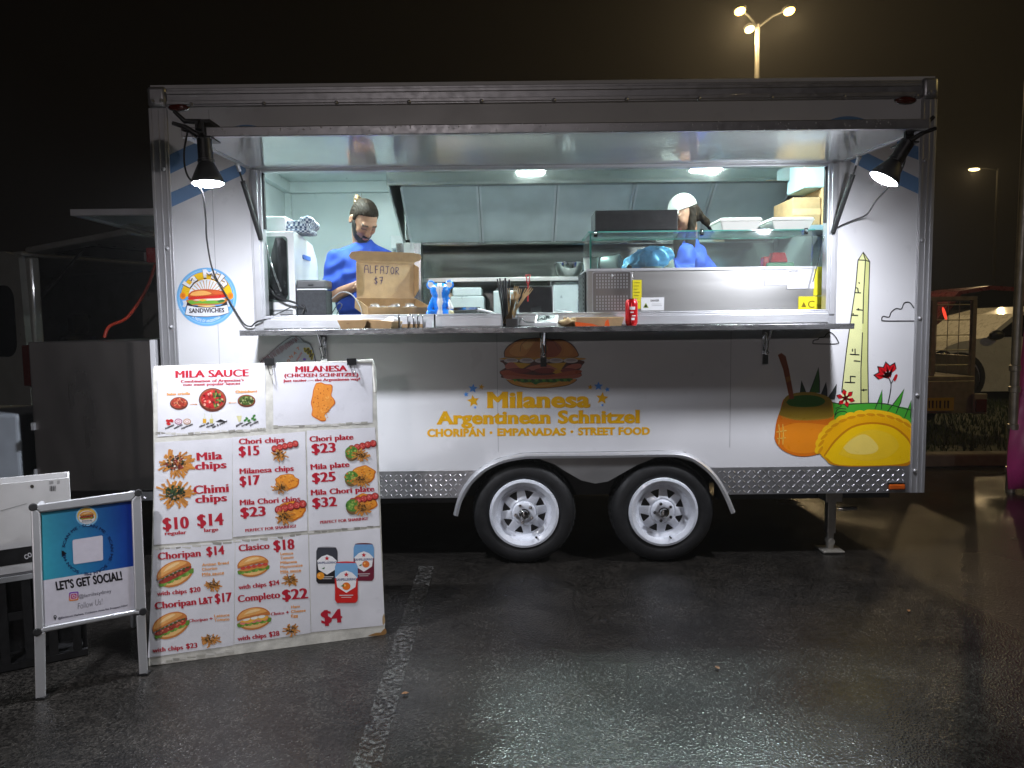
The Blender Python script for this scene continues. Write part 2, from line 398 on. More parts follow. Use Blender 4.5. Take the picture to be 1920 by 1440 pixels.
class Art:
    """Flat printed artwork drawn in photo pixels and mapped onto the real surface it is printed on; every layer lies a fraction of a mm above the last."""
    def __init__(s, p0, n, base=0.0012, step=0.00025):
        s.p0 = np.array(p0, float); s.n = np.array(n, float) / np.linalg.norm(n); s.mb = MB(); s.base, s.step = base, step
    def at(s, p, lay): return PP(p[0], p[1], s.p0, s.n) + s.n * (s.base + s.step * lay)
    def poly(s, pts, col, lay=0):
        pts = [tuple(p) for p in pts]
        q = [s.at(p, lay) for p in pts]
        a = sum(pts[i][0] * pts[(i + 1) % len(pts)][1] - pts[(i + 1) % len(pts)][0] * pts[i][1] for i in range(len(pts)))
        idx = list(range(len(q)))
        if a > 0: idx = idx[::-1]
        if isinstance(col[0], (tuple, list)) and a > 0: col = list(col)[::-1]
        s.mb.add(q, [tuple(idx)], 0, col if not isinstance(col, list) else tuple(col)); return s
    def ell(s, cx, cy, rx, ry, col, lay=0, n=28, a0=0, a1=360, rot=0.0):
        full = abs(a1 - a0) >= 360
        pts = []
        for i in range(n if full else n + 1):
            t = R(a0 + (a1 - a0) * i / n); x, y = rx * math.cos(t), ry * math.sin(t)
            pts.append((cx + x * math.cos(rot) - y * math.sin(rot), cy + x * math.sin(rot) + y * math.cos(rot)))
        return s.poly(pts, col, lay)
    def line(s, pts, wd, col, lay=0):
        pts = [np.array(p, float) for p in pts]; L, Rr = [], []
        for i, p in enumerate(pts):
            t = pts[min(i + 1, len(pts) - 1)] - pts[max(i - 1, 0)]; t = t / (np.linalg.norm(t) + 1e-9); nn = np.array([-t[1], t[0]]) * wd / 2
            L.append(p + nn); Rr.append(p - nn)
        for i in range(len(pts) - 1): s.poly([L[i], L[i + 1], Rr[i + 1], Rr[i]], col, lay)
        return s
    def star(s, cx, cy, r, col, lay=0, rot=0.0, inner=0.45):
        pts = [(cx + (r if i % 2 == 0 else r * inner) * math.sin(rot + math.pi * i / 5), cy - (r if i % 2 == 0 else r * inner) * math.cos(rot + math.pi * i / 5)) for i in range(10)]
        return s.poly(pts, col, lay)
    def text(s, t, p0, p1, h, col, style='fat', lay=2, arc=None):
        """fits the text between two baseline pixels with capitals h pixels high; arc=(cx, cy, r, a0, a1) bends it round a circle."""
        global CAPH
        if CAPH is None:
            o = outlines('H')[0][0]; CAPH = o[:, 1].max() - o[:, 1].min()
        b, sf, sl = STYLES[style]
        fin = outlines(t, b, sf, sl)
        if not fin: return s
        x0 = min(f[0][:, 0].min() for f in fin); x1 = max(f[0][:, 0].max() for f in fin)
        p0 = np.array(p0, float); p1 = np.array(p1, float)
        ex = (p1 - p0); W = np.linalg.norm(ex); ex /= (W + 1e-9); ey = np.array([ex[1], -ex[0]])
        if ey[1] > 0: ey = -ey
        sy = h / CAPH
        for flat, tri, l2 in fin:
            if arc:
                cx, cy, rr, a0, a1 = arc
                th = R(a0) + R(a1 - a0) * (flat[:, 0] - x0) / (x1 - x0); sgn = 1.0 if a1 > a0 else -1.0
                rad = rr + flat[:, 1] * sy * sgn
                P = np.stack([cx + rad * np.sin(th), cy - rad * np.cos(th)], 1)
            else:
                P = p0 + np.outer((flat[:, 0] - x0) * W / (x1 - x0), ex) + np.outer(flat[:, 1] * sy, ey)
            q = [s.at(p, lay + l2) for p in P]
            fs = []
            for a, b_, c in tri:
                cr = (P[b_][0] - P[a][0]) * (P[c][1] - P[a][1]) - (P[b_][1] - P[a][1]) * (P[c][0] - P[a][0])
                fs.append((a, b_, c) if cr < 0 else (a, c, b_))
            s.mb.add(q, fs, 0, col)
        return s
    def build(s, name, parent, m='print'): return s.mb.build(name, m, parent)

# ------------------------------------------------------------------ smooth bodies (figures, soft things)
def surface(prims, lo, hi, res):
    """prims: (function of points -> distance, box lo, box hi, blend radius, mode). Returns vertices and quads of the zero surface."""
    lo, hi = np.array(lo, float), np.array(hi, float)
    n = np.ceil((hi - lo) / res).astype(int) + 1
    ax = [lo[i] + np.arange(n[i]) * res for i in range(3)]
    D = np.full(tuple(n), 0.2, np.float32)
    for fn, blo, bhi, k, mode in prims:
        e = k + 4 * res
        i0 = [int(np.clip(np.floor((blo[i] - e - lo[i]) / res), 0, n[i])) for i in range(3)]
        i1 = [int(np.clip(np.ceil((bhi[i] + e - lo[i]) / res) + 1, 0, n[i])) for i in range(3)]
        if any(i1[i] <= i0[i] for i in range(3)): continue
        sl = tuple(slice(i0[i], i1[i]) for i in range(3))
        X, Y, Z = np.meshgrid(ax[0][sl[0]], ax[1][sl[1]], ax[2][sl[2]], indexing='ij')
        d = fn(np.stack([X, Y, Z], -1)).astype(np.float32); a = D[sl]
        if mode == '+':
            if k > 0:
                h = np.maximum(k - np.abs(a - d), 0) / k; D[sl] = np.minimum(a, d) - h * h * k / 4
            else: D[sl] = np.minimum(a, d)
        elif mode == '-':
            if k > 0:
                h = np.maximum(k - np.abs(a + d), 0) / k; D[sl] = np.maximum(a, -d) + h * h * k / 4
            else: D[sl] = np.maximum(a, -d)
        elif mode == '&':
            D[sl] = np.maximum(a, d)
    V = D; s = V < 0
    c = [V[dx:n[0] - 1 + dx, dy:n[1] - 1 + dy, dz:n[2] - 1 + dz] for dx in (0, 1) for dy in (0, 1) for dz in (0, 1)]
    off = [(dx, dy, dz) for dx in (0, 1) for dy in (0, 1) for dz in (0, 1)]
    cs = sum((q < 0).astype(np.int8) for q in c)
    act = (cs > 0) & (cs < 8); idx = -np.ones(act.shape, np.int64); idx[act] = np.arange(act.sum())
    I = np.argwhere(act); vals = np.stack([q[act] for q in c], 1)
    acc = np.zeros((len(I), 3)); cnt = np.zeros(len(I))
    for a in range(8):
        for b in range(a + 1, 8):
            if sum(abs(off[a][i] - off[b][i]) for i in range(3)) != 1: continue
            va, vb = vals[:, a], vals[:, b]; mk = (va < 0) != (vb < 0)
            t = np.where(mk, va / np.where(mk, va - vb, 1), 0)
            p = np.array(off[a]) + t[:, None] * (np.array(off[b]) - np.array(off[a]))
            acc += p * mk[:, None]; cnt += mk
    P = lo + (I + acc / cnt[:, None]) * res
    F = []
    for axn in range(3):
        o1, o2 = [(1, 2), (2, 0), (0, 1)][axn]
        sa = [slice(None)] * 3; sb = [slice(None)] * 3; sa[axn] = slice(0, -1); sb[axn] = slice(1, None)
        ch = s[tuple(sa)] != s[tuple(sb)]
        E = np.argwhere(ch); E = E[(E[:, o1] > 0) & (E[:, o2] > 0) & (E[:, o1] < n[o1] - 1) & (E[:, o2] < n[o2] - 1)]
        if not len(E): continue
        q = []
        for da, db in ((-1, -1), (0, -1), (0, 0), (-1, 0)):
            e = E.copy(); e[:, o1] += da; e[:, o2] += db; q.append(idx[e[:, 0], e[:, 1], e[:, 2]])
        q = np.stack(q, 1); ins = s[E[:, 0], E[:, 1], E[:, 2]]
        q[~ins] = q[~ins][:, ::-1]; F.append(q)
    F = np.concatenate(F); F = F[(F >= 0).all(1)]
    return P, F
def capsule(a, b, ra, rb=None, k=0.02, mode='+'):
    a, b = np.array(a, float), np.array(b, float); rb = ra if rb is None else rb
    def fn(p):
        ab = b - a; t = np.clip(((p - a) @ ab) / (ab @ ab + 1e-12), 0, 1)
        return np.linalg.norm(p - a - t[..., None] * ab, axis=-1) - (ra + (rb - ra) * t)
    r = max(ra, rb); return (fn, np.minimum(a, b) - r, np.maximum(a, b) + r, k, mode)
def ellip(c, r, rot=None, k=0.02, mode='+'):
    c, r = np.array(c, float), np.array(r, float); Rm = np.array(rot) if rot is not None else np.eye(3)
    def fn(p):
        q = (p - c) @ Rm
        k0 = np.linalg.norm(q / r, axis=-1); k1 = np.linalg.norm(q / r ** 2, axis=-1)
        return k0 * (k0 - 1) / np.maximum(k1, 1e-6)
    m = r.max(); return (fn, c - m, c + m, k, mode)
def rbox(c, h, rad=0.01, rot=None, k=0.0, mode='+'):
    c, h = np.array(c, float), np.array(h, float); Rm = np.array(rot) if rot is not None else np.eye(3)
    def fn(p):
        q = np.abs((p - c) @ Rm) - (h - rad)
        return np.linalg.norm(np.maximum(q, 0), axis=-1) + np.minimum(q.max(-1), 0) - rad
    m = np.linalg.norm(h); return (fn, c - m, c + m, k, mode)
def soft(prims, lo, hi, res, name, m, parent, colour=None, local=False, relax=1, rough=None, at=None):
    P, F = surface(prims, lo, hi, res)
    for _ in range(relax):                                            # light smoothing along the quads
        acc = np.zeros_like(P); cnt = np.zeros(len(P))
        for a, b in ((0, 1), (1, 2), (2, 3), (3, 0)):
            np.add.at(acc, F[:, a], P[F[:, b]]); np.add.at(cnt, F[:, a], 1); np.add.at(acc, F[:, b], P[F[:, a]]); np.add.at(cnt, F[:, b], 1)
        P = 0.5 * P + 0.5 * acc / np.maximum(cnt, 1)[:, None]
    if rough is not None: P = rough(P)
    mb = MB(); mb.v = [tuple(p) for p in P.tolist()]; mb.f = [tuple(f) for f in F.tolist()]; mb.m = [0] * len(mb.f)
    if colour is not None:
        cv = colour(P); mb.c = [tuple(map(tuple, cv[list(f)])) for f in F.tolist()]
    else: mb.c = [(1, 1, 1)] * len(mb.f)
    return mb.build(name, m, parent, smooth=180, local=local, at=at)
# ================================================================== SETTING
def asphalt():
    m, nt, b, tc = _nodes('wet_asphalt')
    def N(scale, det=4, st=None): return _noise(nt, tc, scale, det, st)
    big = N(0.55, 5); mid = N(5, 5); fine = N(210, 3)
    v = nt.nodes.new('ShaderNodeTexVoronoi'); v.inputs['Scale'].default_value = 125; nt.links.new(tc.outputs['Object'], v.inputs['Vector'])
    cr = _ramp(nt, 0.25, 0.8, (0.008, 0.0074, 0.0068, 1), (0.034, 0.031, 0.028, 1)); nt.links.new(v.outputs['Color'], cr.inputs[0])
    mx = nt.nodes.new('ShaderNodeMixRGB'); mx.blend_type = 'MULTIPLY'; mx.inputs[0].default_value = 1
    br = _ramp(nt, 0.3, 0.7, (0.55, 0.55, 0.55, 1), (1.2, 1.18, 1.15, 1)); nt.links.new(mid.outputs[0], br.inputs[0])
    nt.links.new(cr.outputs[0], mx.inputs[1]); nt.links.new(br.outputs[0], mx.inputs[2]); nt.links.new(mx.outputs[0], b.inputs['Base Color'])
    rr = _ramp(nt, 0.36, 0.66, (0.10, 0.10, 0.10, 1), (0.30, 0.30, 0.30, 1)); nt.links.new(big.outputs[0], rr.inputs[0]); nt.links.new(rr.outputs[0], b.inputs['Roughness'])
    add = nt.nodes.new('ShaderNodeMath'); add.operation = 'MULTIPLY_ADD'; add.inputs[1].default_value = 0.5
    nt.links.new(fine.outputs[0], add.inputs[0]); nt.links.new(v.outputs['Distance'], add.inputs[2])
    st = _ramp(nt, 0.40, 0.62, (0.15, 0.15, 0.15, 1), (1, 1, 1, 1)); nt.links.new(big.outputs[0], st.inputs[0])
    ml = nt.nodes.new('ShaderNodeMath'); ml.operation = 'MULTIPLY'; nt.links.new(add.outputs[0], ml.inputs[0]); nt.links.new(st.outputs[0], ml.inputs[1])
    bp = nt.nodes.new('ShaderNodeBump'); bp.inputs['Strength'].default_value = 0.5; bp.inputs['Distance'].default_value = 0.0042
    nt.links.new(ml.outputs[0], bp.inputs['Height']); nt.links.new(bp.outputs[0], b.inputs['Normal'])
    b.inputs['Specular IOR Level'].default_value = 0.42
    return m
def worn_line():
    m, nt, b, tc = _nodes('worn_line_paint')
    n = _noise(nt, tc, 60, 8); r = _ramp(nt, 0.47, 0.74, (0, 0, 0, 1), (0.46, 0.46, 0.46, 1)); nt.links.new(n.outputs[0], r.inputs[0])
    nt.links.new(r.outputs[0], b.inputs['Alpha']); b.inputs['Base Color'].default_value = (0.24, 0.24, 0.23, 1); b.inputs['Roughness'].default_value = 0.4
    return m
g = MB(); g.add([(-90, -45, 0), (90, -45, 0), (90, 120, 0), (-90, 120, 0)], [(0, 1, 2, 3)])
struct(g.build('ground', asphalt()))
def ground_strip(name, a, b, wd, m, z=0.004):
    a, b = np.array(a[:2]), np.array(b[:2]); t = (b - a) / np.linalg.norm(b - a); n = np.array([-t[1], t[0]]) * wd / 2
    q = MB(); q.add([(*(a + n), z), (*(a - n), z), (*(b - n), z), (*(b + n), z)], [(0, 1, 2, 3)])
    return struct(q.build(name, m))
ground_strip('parking_line', PZ(800, 1062, 0), PZ(668, 1500, 0), 0.085, worn_line())
ky = 2.55
k = MB(); k.box(2.6, 30, ky, ky + 0.16, 0, 0.12); struct(k.build('kerb', mat('concrete_kerb', (0.12, 0.11, 0.09), 0.55, var=0.2, vscale=14, bump=0.3), bevel=0.015))
gr = MB(); gr.box(2.6, 40, ky + 0.165, 60, 0.002, 0.09); struct(gr.build('verge', mat('wet_turf', (0.022, 0.030, 0.010), 0.8, var=0.6, vscale=18, bump=0.8, bscale=60)))
rnd = random.Random(3); gm = MB()
for _ in range(5200):
    x, y = rnd.uniform(3.0, 7.6), rnd.uniform(ky + .2, 7.0); h = rnd.uniform(.05, .12); a = rnd.uniform(0, 6.3)
    dx, dy = math.cos(a) * .008, math.sin(a) * .008; lx, ly = rnd.uniform(-.04, .04), rnd.uniform(-.04, .04)
    gm.add([(x - dx, y - dy, .089), (x + dx, y + dy, .089), (x + lx, y + ly, .09 + h)], [(0, 1, 2)])
tag(gm.build('grass', mat('grass_blade', (0.045, 0.075, 0.018), 0.6, var=0.4, vscale=3)), kind='stuff')

# ================================================================== FOOD TRAILER
XL, XR, DEP, ZB, ZT, ZF = -1.905, 2.268, 2.10, 0.375, 2.600, 0.42
OX0, OX1, OZ0, OZ1 = -1.345, 1.722, 1.385, 2.175
WX0, WX1, WZ = -0.305, 1.195, 0.612
trailer = thing('food_trailer', 'white tandem axle food trailer with its serving hatch open and yellow lettering below the counter', 'food trailer', (0.18, 1.05, 0))
b = MB()
b.box(XL, OX0, 0, .05, ZB, ZT); b.box(OX1, XR, 0, .05, ZB, ZT); b.box(OX0, OX1, 0, .05, OZ1, ZT)
b.box(OX0, OX1, 0, .05, WZ, OZ0); b.box(OX0, WX0, 0, .05, ZB, WZ); b.box(WX1, OX1, 0, .05, ZB, WZ)
b.box(XL, XL + .005, .05, .55, ZB, ZT); b.box(XL, XL + .005, 1.32, DEP, ZB, ZT); b.box(XL, XL + .005, .55, 1.32, ZB, 1.40); b.box(XL, XL + .005, .55, 1.32, 1.98, ZT); b.box(XR - .005, XR, .05, DEP, ZB, ZT)
b.box(XL, XR, DEP, DEP + .05, ZB, ZT); b.box(XL, XR, -.002, DEP + .052, ZT, ZT + .02)
body = b.build('body', 'white_panel', trailer)
b = MB(); b.box(WX0, WX1, .05, .055, WZ + .02, WZ + .03)
b.box(WX0 - .004, WX0, .05, .40, ZB, WZ + .05); b.box(WX1, WX1 + .004, .05, .40, ZB, WZ + .05); b.box(WX0 - .004, WX1 + .004, .05, .40, WZ + .05, WZ + .055); b.box(WX0 - .004, WX1 + .004, .40, .404, ZB, WZ + .05)
b.box(XL + .02, WX0 - .01, .06, DEP, ZB - .005, ZB); b.box(WX1 + .01, XR - .02, .06, DEP, ZB - .005, ZB); b.box(WX0 - .01, WX1 + .01, .41, DEP, ZB - .005, ZB)
for y in (.30, 1.75): b.box(XL + .02, WX0 - .02, y, y + .06, ZB - .10, ZB - .006); b.box(WX1 + .02, XR - .02, y, y + .06, ZB - .10, ZB - .006)
b.box(WX0 - .02, WX1 + .02, .46, .52, ZB - .10, ZB - .006)
for x in (.06, .83): b.cyl((x, .16, .28), (x, 1.95, .28), .03)
b.build('chassis', 'dark', trailer)
# lining of the kitchen
b = MB()
b.box(XL + .006, -1.82, .051, .55, ZF, 2.50); b.box(XL + .006, -1.82, 1.32, 2.045, ZF, 2.50); b.box(XL + .006, -1.82, .55, 1.32, ZF, 1.40); b.box(XL + .006, -1.82, .55, 1.32, 1.98, 2.50); b.box(2.19, XR - .006, .051, 2.045, ZF, 2.50); b.box(-1.82, 2.19, 2.045, 2.098, ZF, 2.50)
b.box(XL + .006, XR - .006, .051, 2.098, 2.5, 2.595); b.box(-1.82, 2.19, .42, 2.045, ZB + .002, ZF); b.box(-1.82, WX0 - .01, .051, .4195, ZB + .002, ZF); b.box(WX1 + .01, 2.19, .051, .4195, ZB + .002, ZF)
b.box(-1.82, OX0 - .03, .051, .056, ZF, 2.5); b.box(OX1 + .03, 2.19, .051, .056, ZF, 2.5)
lin = b.build('kitchen_lining', 'inner_panel', trailer)
b = MB()
b.box(-1.819, 2.189, 1.985, 2.044, 2.415, 2.499); b.box(-1.819, -1.765, .06, 1.984, 2.415, 2.499); b.box(-1.819, -1.772, 2.0, 2.044, ZF, 2.414); b.box(-1.18, -1.172, 2.040, 2.0445, ZF, 2.414)
b.build('coving', 'inner_panel', trailer, bevel=.012)
# aluminium edges
def ridged(x0, x1, z0, z1, vertical=True):
    q = MB()
    if vertical:
        n = 3; w_ = (x1 - x0)
        q.box(x0, x1, -.010, 0, z0, z1)
        for f in (.12, .5, .82): q.box(x0 + w_ * f - .005, x0 + w_ * f + .005, -.013, -.010, z0, z1)
    else:
        q.box(x0, x1, -.012, 0, z0, z1)
        for f in (.2, .75): q.box(x0, x1, -.018, -.012, z0 + (z1 - z0) * f - .01, z0 + (z1 - z0) * f + .01)
    return q
for x0, x1, out in ((XL - .012, XL + .085, -1), (XR - .07, XR + .012, 1)):
    q = ridged(x0, x1, ZB, 2.50); xe = XL if out < 0 else XR
    q.box(min(xe, xe + out * .012), max(xe, xe + out * .012), 0.0, .10, ZB, 2.50)
    for z in np.arange(.5, 2.45, .42): q.ball(((x0 + x1) / 2 - out * .018, -.013, z), .011, 10, 6)
    q.build('corner_post', 'alu', trailer, smooth=30, bevel=.003)
    q = MB(); q.box(x0 - .002, x1 + .002, -.022, .10, 2.50, 2.612); q.ball((x0 + .03, -.024, 2.53), .012, 10, 6); q.ball((x1 - .02, -.024, 2.535), .010, 10, 6)
    q.build('corner_cap', 'alu_wet', trailer, smooth=30, bevel=.02, seg=3)
q = ridged(XL + .088, XR - .073, 2.505, 2.600, False)
for i in range(11): q.ball((XL + .22 + i * .385, -.015, 2.515), .011, 10, 6)
q.build('top_rail', 'alu_wet', trailer, smooth=30, bevel=.004)
# joints between the side panels
for x_, z0_, z1_ in ((-.08, .63, 1.30), (1.20, .64, 1.30), (-1.60, .54, 2.49)):
    q = MB(); q.box(x_ - .0015, x_ + .0015, -.0006, 0, z0_, z1_); q.build('panel_joint', M.setdefault('joint', mat('panel_joint', (.42, .42, .44), .5)), trailer)
q = MB(); q.box(XL + .087, OX0 - .053, -.0006, 0, 1.4315, 1.4335); q.build('panel_joint', 'joint', trailer)
# hatch frame
q = MB()
for x0, x1 in ((OX0 - .052, OX0), (OX1, OX1 + .045)):
    q.box(x0, x1, -.012, .0, OZ0 - .07, OZ1 - .002); q.box(x0 + (.012 if x0 < 0 else .006), x1 - (.006 if x0 < 0 else .012), -.020, -.012, OZ0 - .02, OZ1 - .004)
    xi = (x1, x1 + .012) if x0 < 0 else (x0 - .012, x0); q.box(xi[0], xi[1], -.012, .05, OZ0, OZ1 - .004)
q.box(OX0, OX1, -.014, 0, OZ0 - .07, OZ0 - .001); q.box(OX0, OX1, -.024, -.014, OZ0 - .062, OZ0 - .012); q.box(OX0 + .012, OX1 - .012, -.014, .05, OZ0 - .001, OZ0 + .008)
q.box(OX0, OX1, .003, .048, OZ1 - .012, OZ1)
q.build('hatch_frame', 'frame_alu', trailer, bevel=.003)
# awning
AY, AZ = -.80, 2.150
def aw(x, t, z): return (x, AY * t, 2.181 + (AZ - 2.181) * t + z)
ax0, ax1 = -1.403, 1.803
q = MB(); q.hexa([aw(ax0 + .03, .03, 0), aw(ax1 - .03, .03, 0), aw(ax1 - .03, .965, 0), aw(ax0 + .03, .965, 0)], [aw(ax0 + .03, .03, .03), aw(ax1 - .03, .03, .03), aw(ax1 - .03, .965, .03), aw(ax0 + .03, .965, .03)])
awn = q.build('awning', 'under_panel', trailer)
q = MB()
q.hexa([aw(ax0, .966, -.006), aw(ax1, .966, -.006), aw(ax1, 1, -.006), aw(ax0, 1, -.006)], [aw(ax0, .966, .036), aw(ax1, .966, .036), aw(ax1, 1, .036), aw(ax0, 1, .036)])
for x0, x1 in ((ax0, ax0 + .029), (ax1 - .029, ax1)):
    q.hexa([aw(x0, .02, -.006), aw(x1, .02, -.006), aw(x1, .965, -.006), aw(x0, .965, -.006)], [aw(x0, .02, .034), aw(x1, .02, .034), aw(x1, .965, .034), aw(x0, .965, .034)])
q.hexa([aw(ax0 + .03, .005, -.004), aw(ax1 - .03, .005, -.004), aw(ax1 - .03, .029, -.004), aw(ax0 + .03, .029, -.004)], [aw(ax0 + .03, .005, .034), aw(ax1 - .03, .005, .034), aw(ax1 - .03, .029, .034), aw(ax0 + .03, .029, .034)])
q.build('awning_edge', 'alu_wet', awn, bevel=.004)
rd = random.Random(5); q = MB()
for _ in range(150):
    x = rd.uniform(ax0 + .1, ax1 - .1); z = rd.uniform(-.004, .034); r = rd.uniform(.0012, .0032)
    p = aw(x, 1.0, z); q.ball((p[0], p[1] - r * .2, p[2]), (r, r * .6, r * 1.3), 6, 4)
q.build('raindrop_speck', 'white_plastic', awn, smooth=180)
# gas struts and rods
def strut(a, b_, x2):
    q = MB(); a, b_ = np.array(a), np.array(b_); m_ = a + (b_ - a) * .22
    q.tube([m_, b_], .0125, 12); q.tube([a + (b_ - a) * .1, m_], .005, 8); st = q.build('gas_strut', 'black', trailer, smooth=40)
    q = MB(); q.tube([a, a + (b_ - a) * .1], .010, 10); q.ball(tuple(a), .013, 10, 8); q.build('ball_joint', 'frame_alu', st, smooth=60)
strut((-1.398, -.17, 2.170), (-1.340, -.025, 1.80), 0)
strut((1.795, -.17, 2.165), (1.733, -.025, 1.80), 0)
for x in (-1.335, 1.712):
    q = MB(); q.box(x - .012, x + .012, .006, .03, 1.86, 2.16); q.build('rubber_seal', 'black', trailer, bevel=.004)
def rod(pts, r=.004, name='stay_rod', m='chrome'):
    q = MB(); q.tube(pts, r, 8); return q.build(name, m, trailer, smooth=60)
rod([(-1.338, .03, 1.80), (-1.30, .06, 1.62), (-1.278, .09, 1.53)], .0045)
rod([(1.712, .03, 1.80), (1.69, .05, 1.66), (1.665, .06, 1.545)], .003)
# counter shelf
q = MB(); q.box(-1.377, 1.737, -.285, -.026, 1.306, 1.316);  q.box(-1.377, -1.372, -.285, -.026, 1.288, 1.3055); q.box(1.732, 1.737, -.285, -.026, 1.288, 1.3055)
cnt = q.build('serving_counter', 'mirror', trailer, bevel=.0015)
q = MB(); q.box(-1.377, 1.737, -.291, -.2855, 1.288, 1.3165); q.build('front_lip', 'counter_lip', cnt, bevel=.002)
for px in (598, 1020, 1447):
    x = PY(px, 640, -.12)[0]
    q = MB(); q.box(x - .016, x + .016, -.026, -.006, 1.10, 1.285); q.box(x - .02, x + .02, -.028, -.002, 1.255, 1.288)
    q.tube([(x, -.03, 1.27), (x - .005, -.07, 1.215), (x, -.045, 1.165)], .009, 8); q.tube([(x, -.14, 1.300), (x, -.09, 1.25), (x, -.035, 1.185)], .007, 8)
    q.box(x - .03, x + .03, -.16, -.10, 1.290, 1.3055); q.ball((x, -.05, 1.165), .014, 10, 8); q.ball((x, -.06, 1.225), .012, 10, 8)
    q.build('counter_bracket', 'chrome', trailer, smooth=40)
# diamond plate skirt
def tread(x0, x1, z0, z1, y=-.004, lo=None, hi=None):
    zs = [z0 + (z1 - z0) * i / 8 for i in range(9)]; lo_ = lo or (lambda z: x0); hi_ = hi or (lambda z: x1)
    q = MB(); q.prism([(lo_(z), z) for z in reversed(zs)] + [(hi_(z), z) for z in zs], lambda u, v, d: (u, d, v), y + .0035, y); p = .0275
    i = 0; z = z0 + p * .55; r_ = 0
    while z < z1 - p * .3:
        x = x0 + p * (.5 + (r_ % 2) * .0); c = r_
        while x < x1 - p * .4:
            a = R(42) if (c % 2 == 0) else R(-48); L, W = .0125, .0036
            ca, sa = math.cos(a), math.sin(a)
            if not (lo_(z) + .014 < x < hi_(z) - .014): x += p; c += 1; continue
            P = lambda u, v, d: (x + u * ca - v * sa, y - d, z + u * sa + v * ca)
            q.add([P(-L, 0, 0), P(-L * .3, -W, 0), P(L * .3, -W, 0), P(L, 0, 0), P(L * .3, W, 0), P(-L * .3, W, 0), P(-L * .45, 0, .0032), P(L * .45, 0, .0032)],
                  [(0, 6, 1), (1, 6, 7, 2), (2, 7, 3), (3, 7, 4), (4, 7, 6, 5), (5, 6, 0)]); x += p; c += 1
        z += p; r_ += 1
    return q
# mudguard: flared lip over both wheels, plate between them
def fz(px, py, Y=-.03): p = PY(px, py, Y); return (p[0], p[2])
lip_px = [(850, 964), (858, 935), (874, 905), (900, 878), (935, 860), (975, 851), (1010, 849), (1120, 848), (1240, 846), (1285, 849), (1318, 866), (1345, 893), (1364, 925), (1378, 958)]
lip = [np.array(fz(*p)) for p in lip_px]
lip = [np.array(q_) for q_ in curve_pts([(a[0], a[1], 0) for a in lip], 5)]
def lipstrip(y0, y1, y2, th=.022):
    q = MB(); vs = []; n = len(lip)
    for i, p in enumerate(lip):
        t = lip[min(i + 1, n - 1)][:2] - lip[max(i - 1, 0)][:2]; t /= np.linalg.norm(t); nn = np.array([-t[1], t[0]])
        for yy, off in ((y0, 0), (y1, 0.0), (y1 - .012, -.004), (y2, -.014), (y2 + .004, -th - .006), (y1, -th - .004), (y1 + .01, -.006), (y0, -.006)):
            vs.append((p[0] + nn[0] * off, yy, p[1] + nn[1] * off))
    k_ = 8; fs = [(i * k_ + j, i * k_ + (j + 1) % k_, (i + 1) * k_ + (j + 1) % k_, (i + 1) * k_ + j) for i in range(n - 1) for j in range(k_)]
    fs += [tuple(range(k_)), tuple(range((n - 1) * k_, n * k_))]
    q.add(vs, fs); return q
q = MB()
nl = len(lip); half = max(range(nl), key=lambda i: lip[i][1])
for seg, xc in ((lip[:half + 1], WX0), (lip[half:], WX1)):
    pts = [(p[0], p[1] - .012) for p in seg if p[1] > ZB + .002 and WX0 < p[0] < WX1 and p[1] - .012 < WZ]
    if xc < .4: poly_ = [(xc, ZB)] + [(pts[0][0], ZB)] + pts + [(pts[-1][0], WZ), (xc, WZ)]
    else: poly_ = pts + [(pts[-1][0], ZB), (xc, ZB), (xc, WZ), (pts[0][0], WZ)]
    q = MB(); q.prism(poly_, lambda u, v, d: (u, d, v), 0.0, .03); q.build('wheel_arch_panel', 'white_panel', trailer)
mud = lipstrip(.05, -.034, -.056).build('mudguard', 'frame_alu', trailer, smooth=50)
LZ = sorted([(p[1], p[0]) for p in lip[:half + 1]]); LZ2 = sorted([(p[1], p[0]) for p in lip[half:]])
tread(XL + .086, WX0 + .12, ZB + .002, .528, hi=lambda z: np.interp(z, [a for a, _ in LZ], [b_ for _, b_ in LZ])).build('tread_plate_skirt', 'plate', trailer)
tread(WX1 - .12, XR - .071, ZB + .002, .528, lo=lambda z: np.interp(z, [a for a, _ in LZ2], [b_ for _, b_ in LZ2])).build('tread_plate_skirt', 'plate', trailer)
low_px = [(1372, 958), (1352, 915), (1330, 885), (1300, 864), (1262, 853), (1230, 855), (1195, 869), (1165, 886), (1140, 900), (1116, 904), (1090, 898), (1062, 882), (1040, 868), (1010, 857), (980, 855), (945, 862), (912, 880), (885, 905), (866, 938), (858, 962)]
plate = [tuple(fz(p[0], p[1] - 1)) for p in lip_px[1:-1]] + [tuple(fz(p[0], p[1] + 3)) for p in low_px[1:-1]]
q = MB(); q.prism(plate, lambda u, v, d: (u, d, v), -.026, -.022); q.build('mudguard_plate', 'plate_sheet', mud)
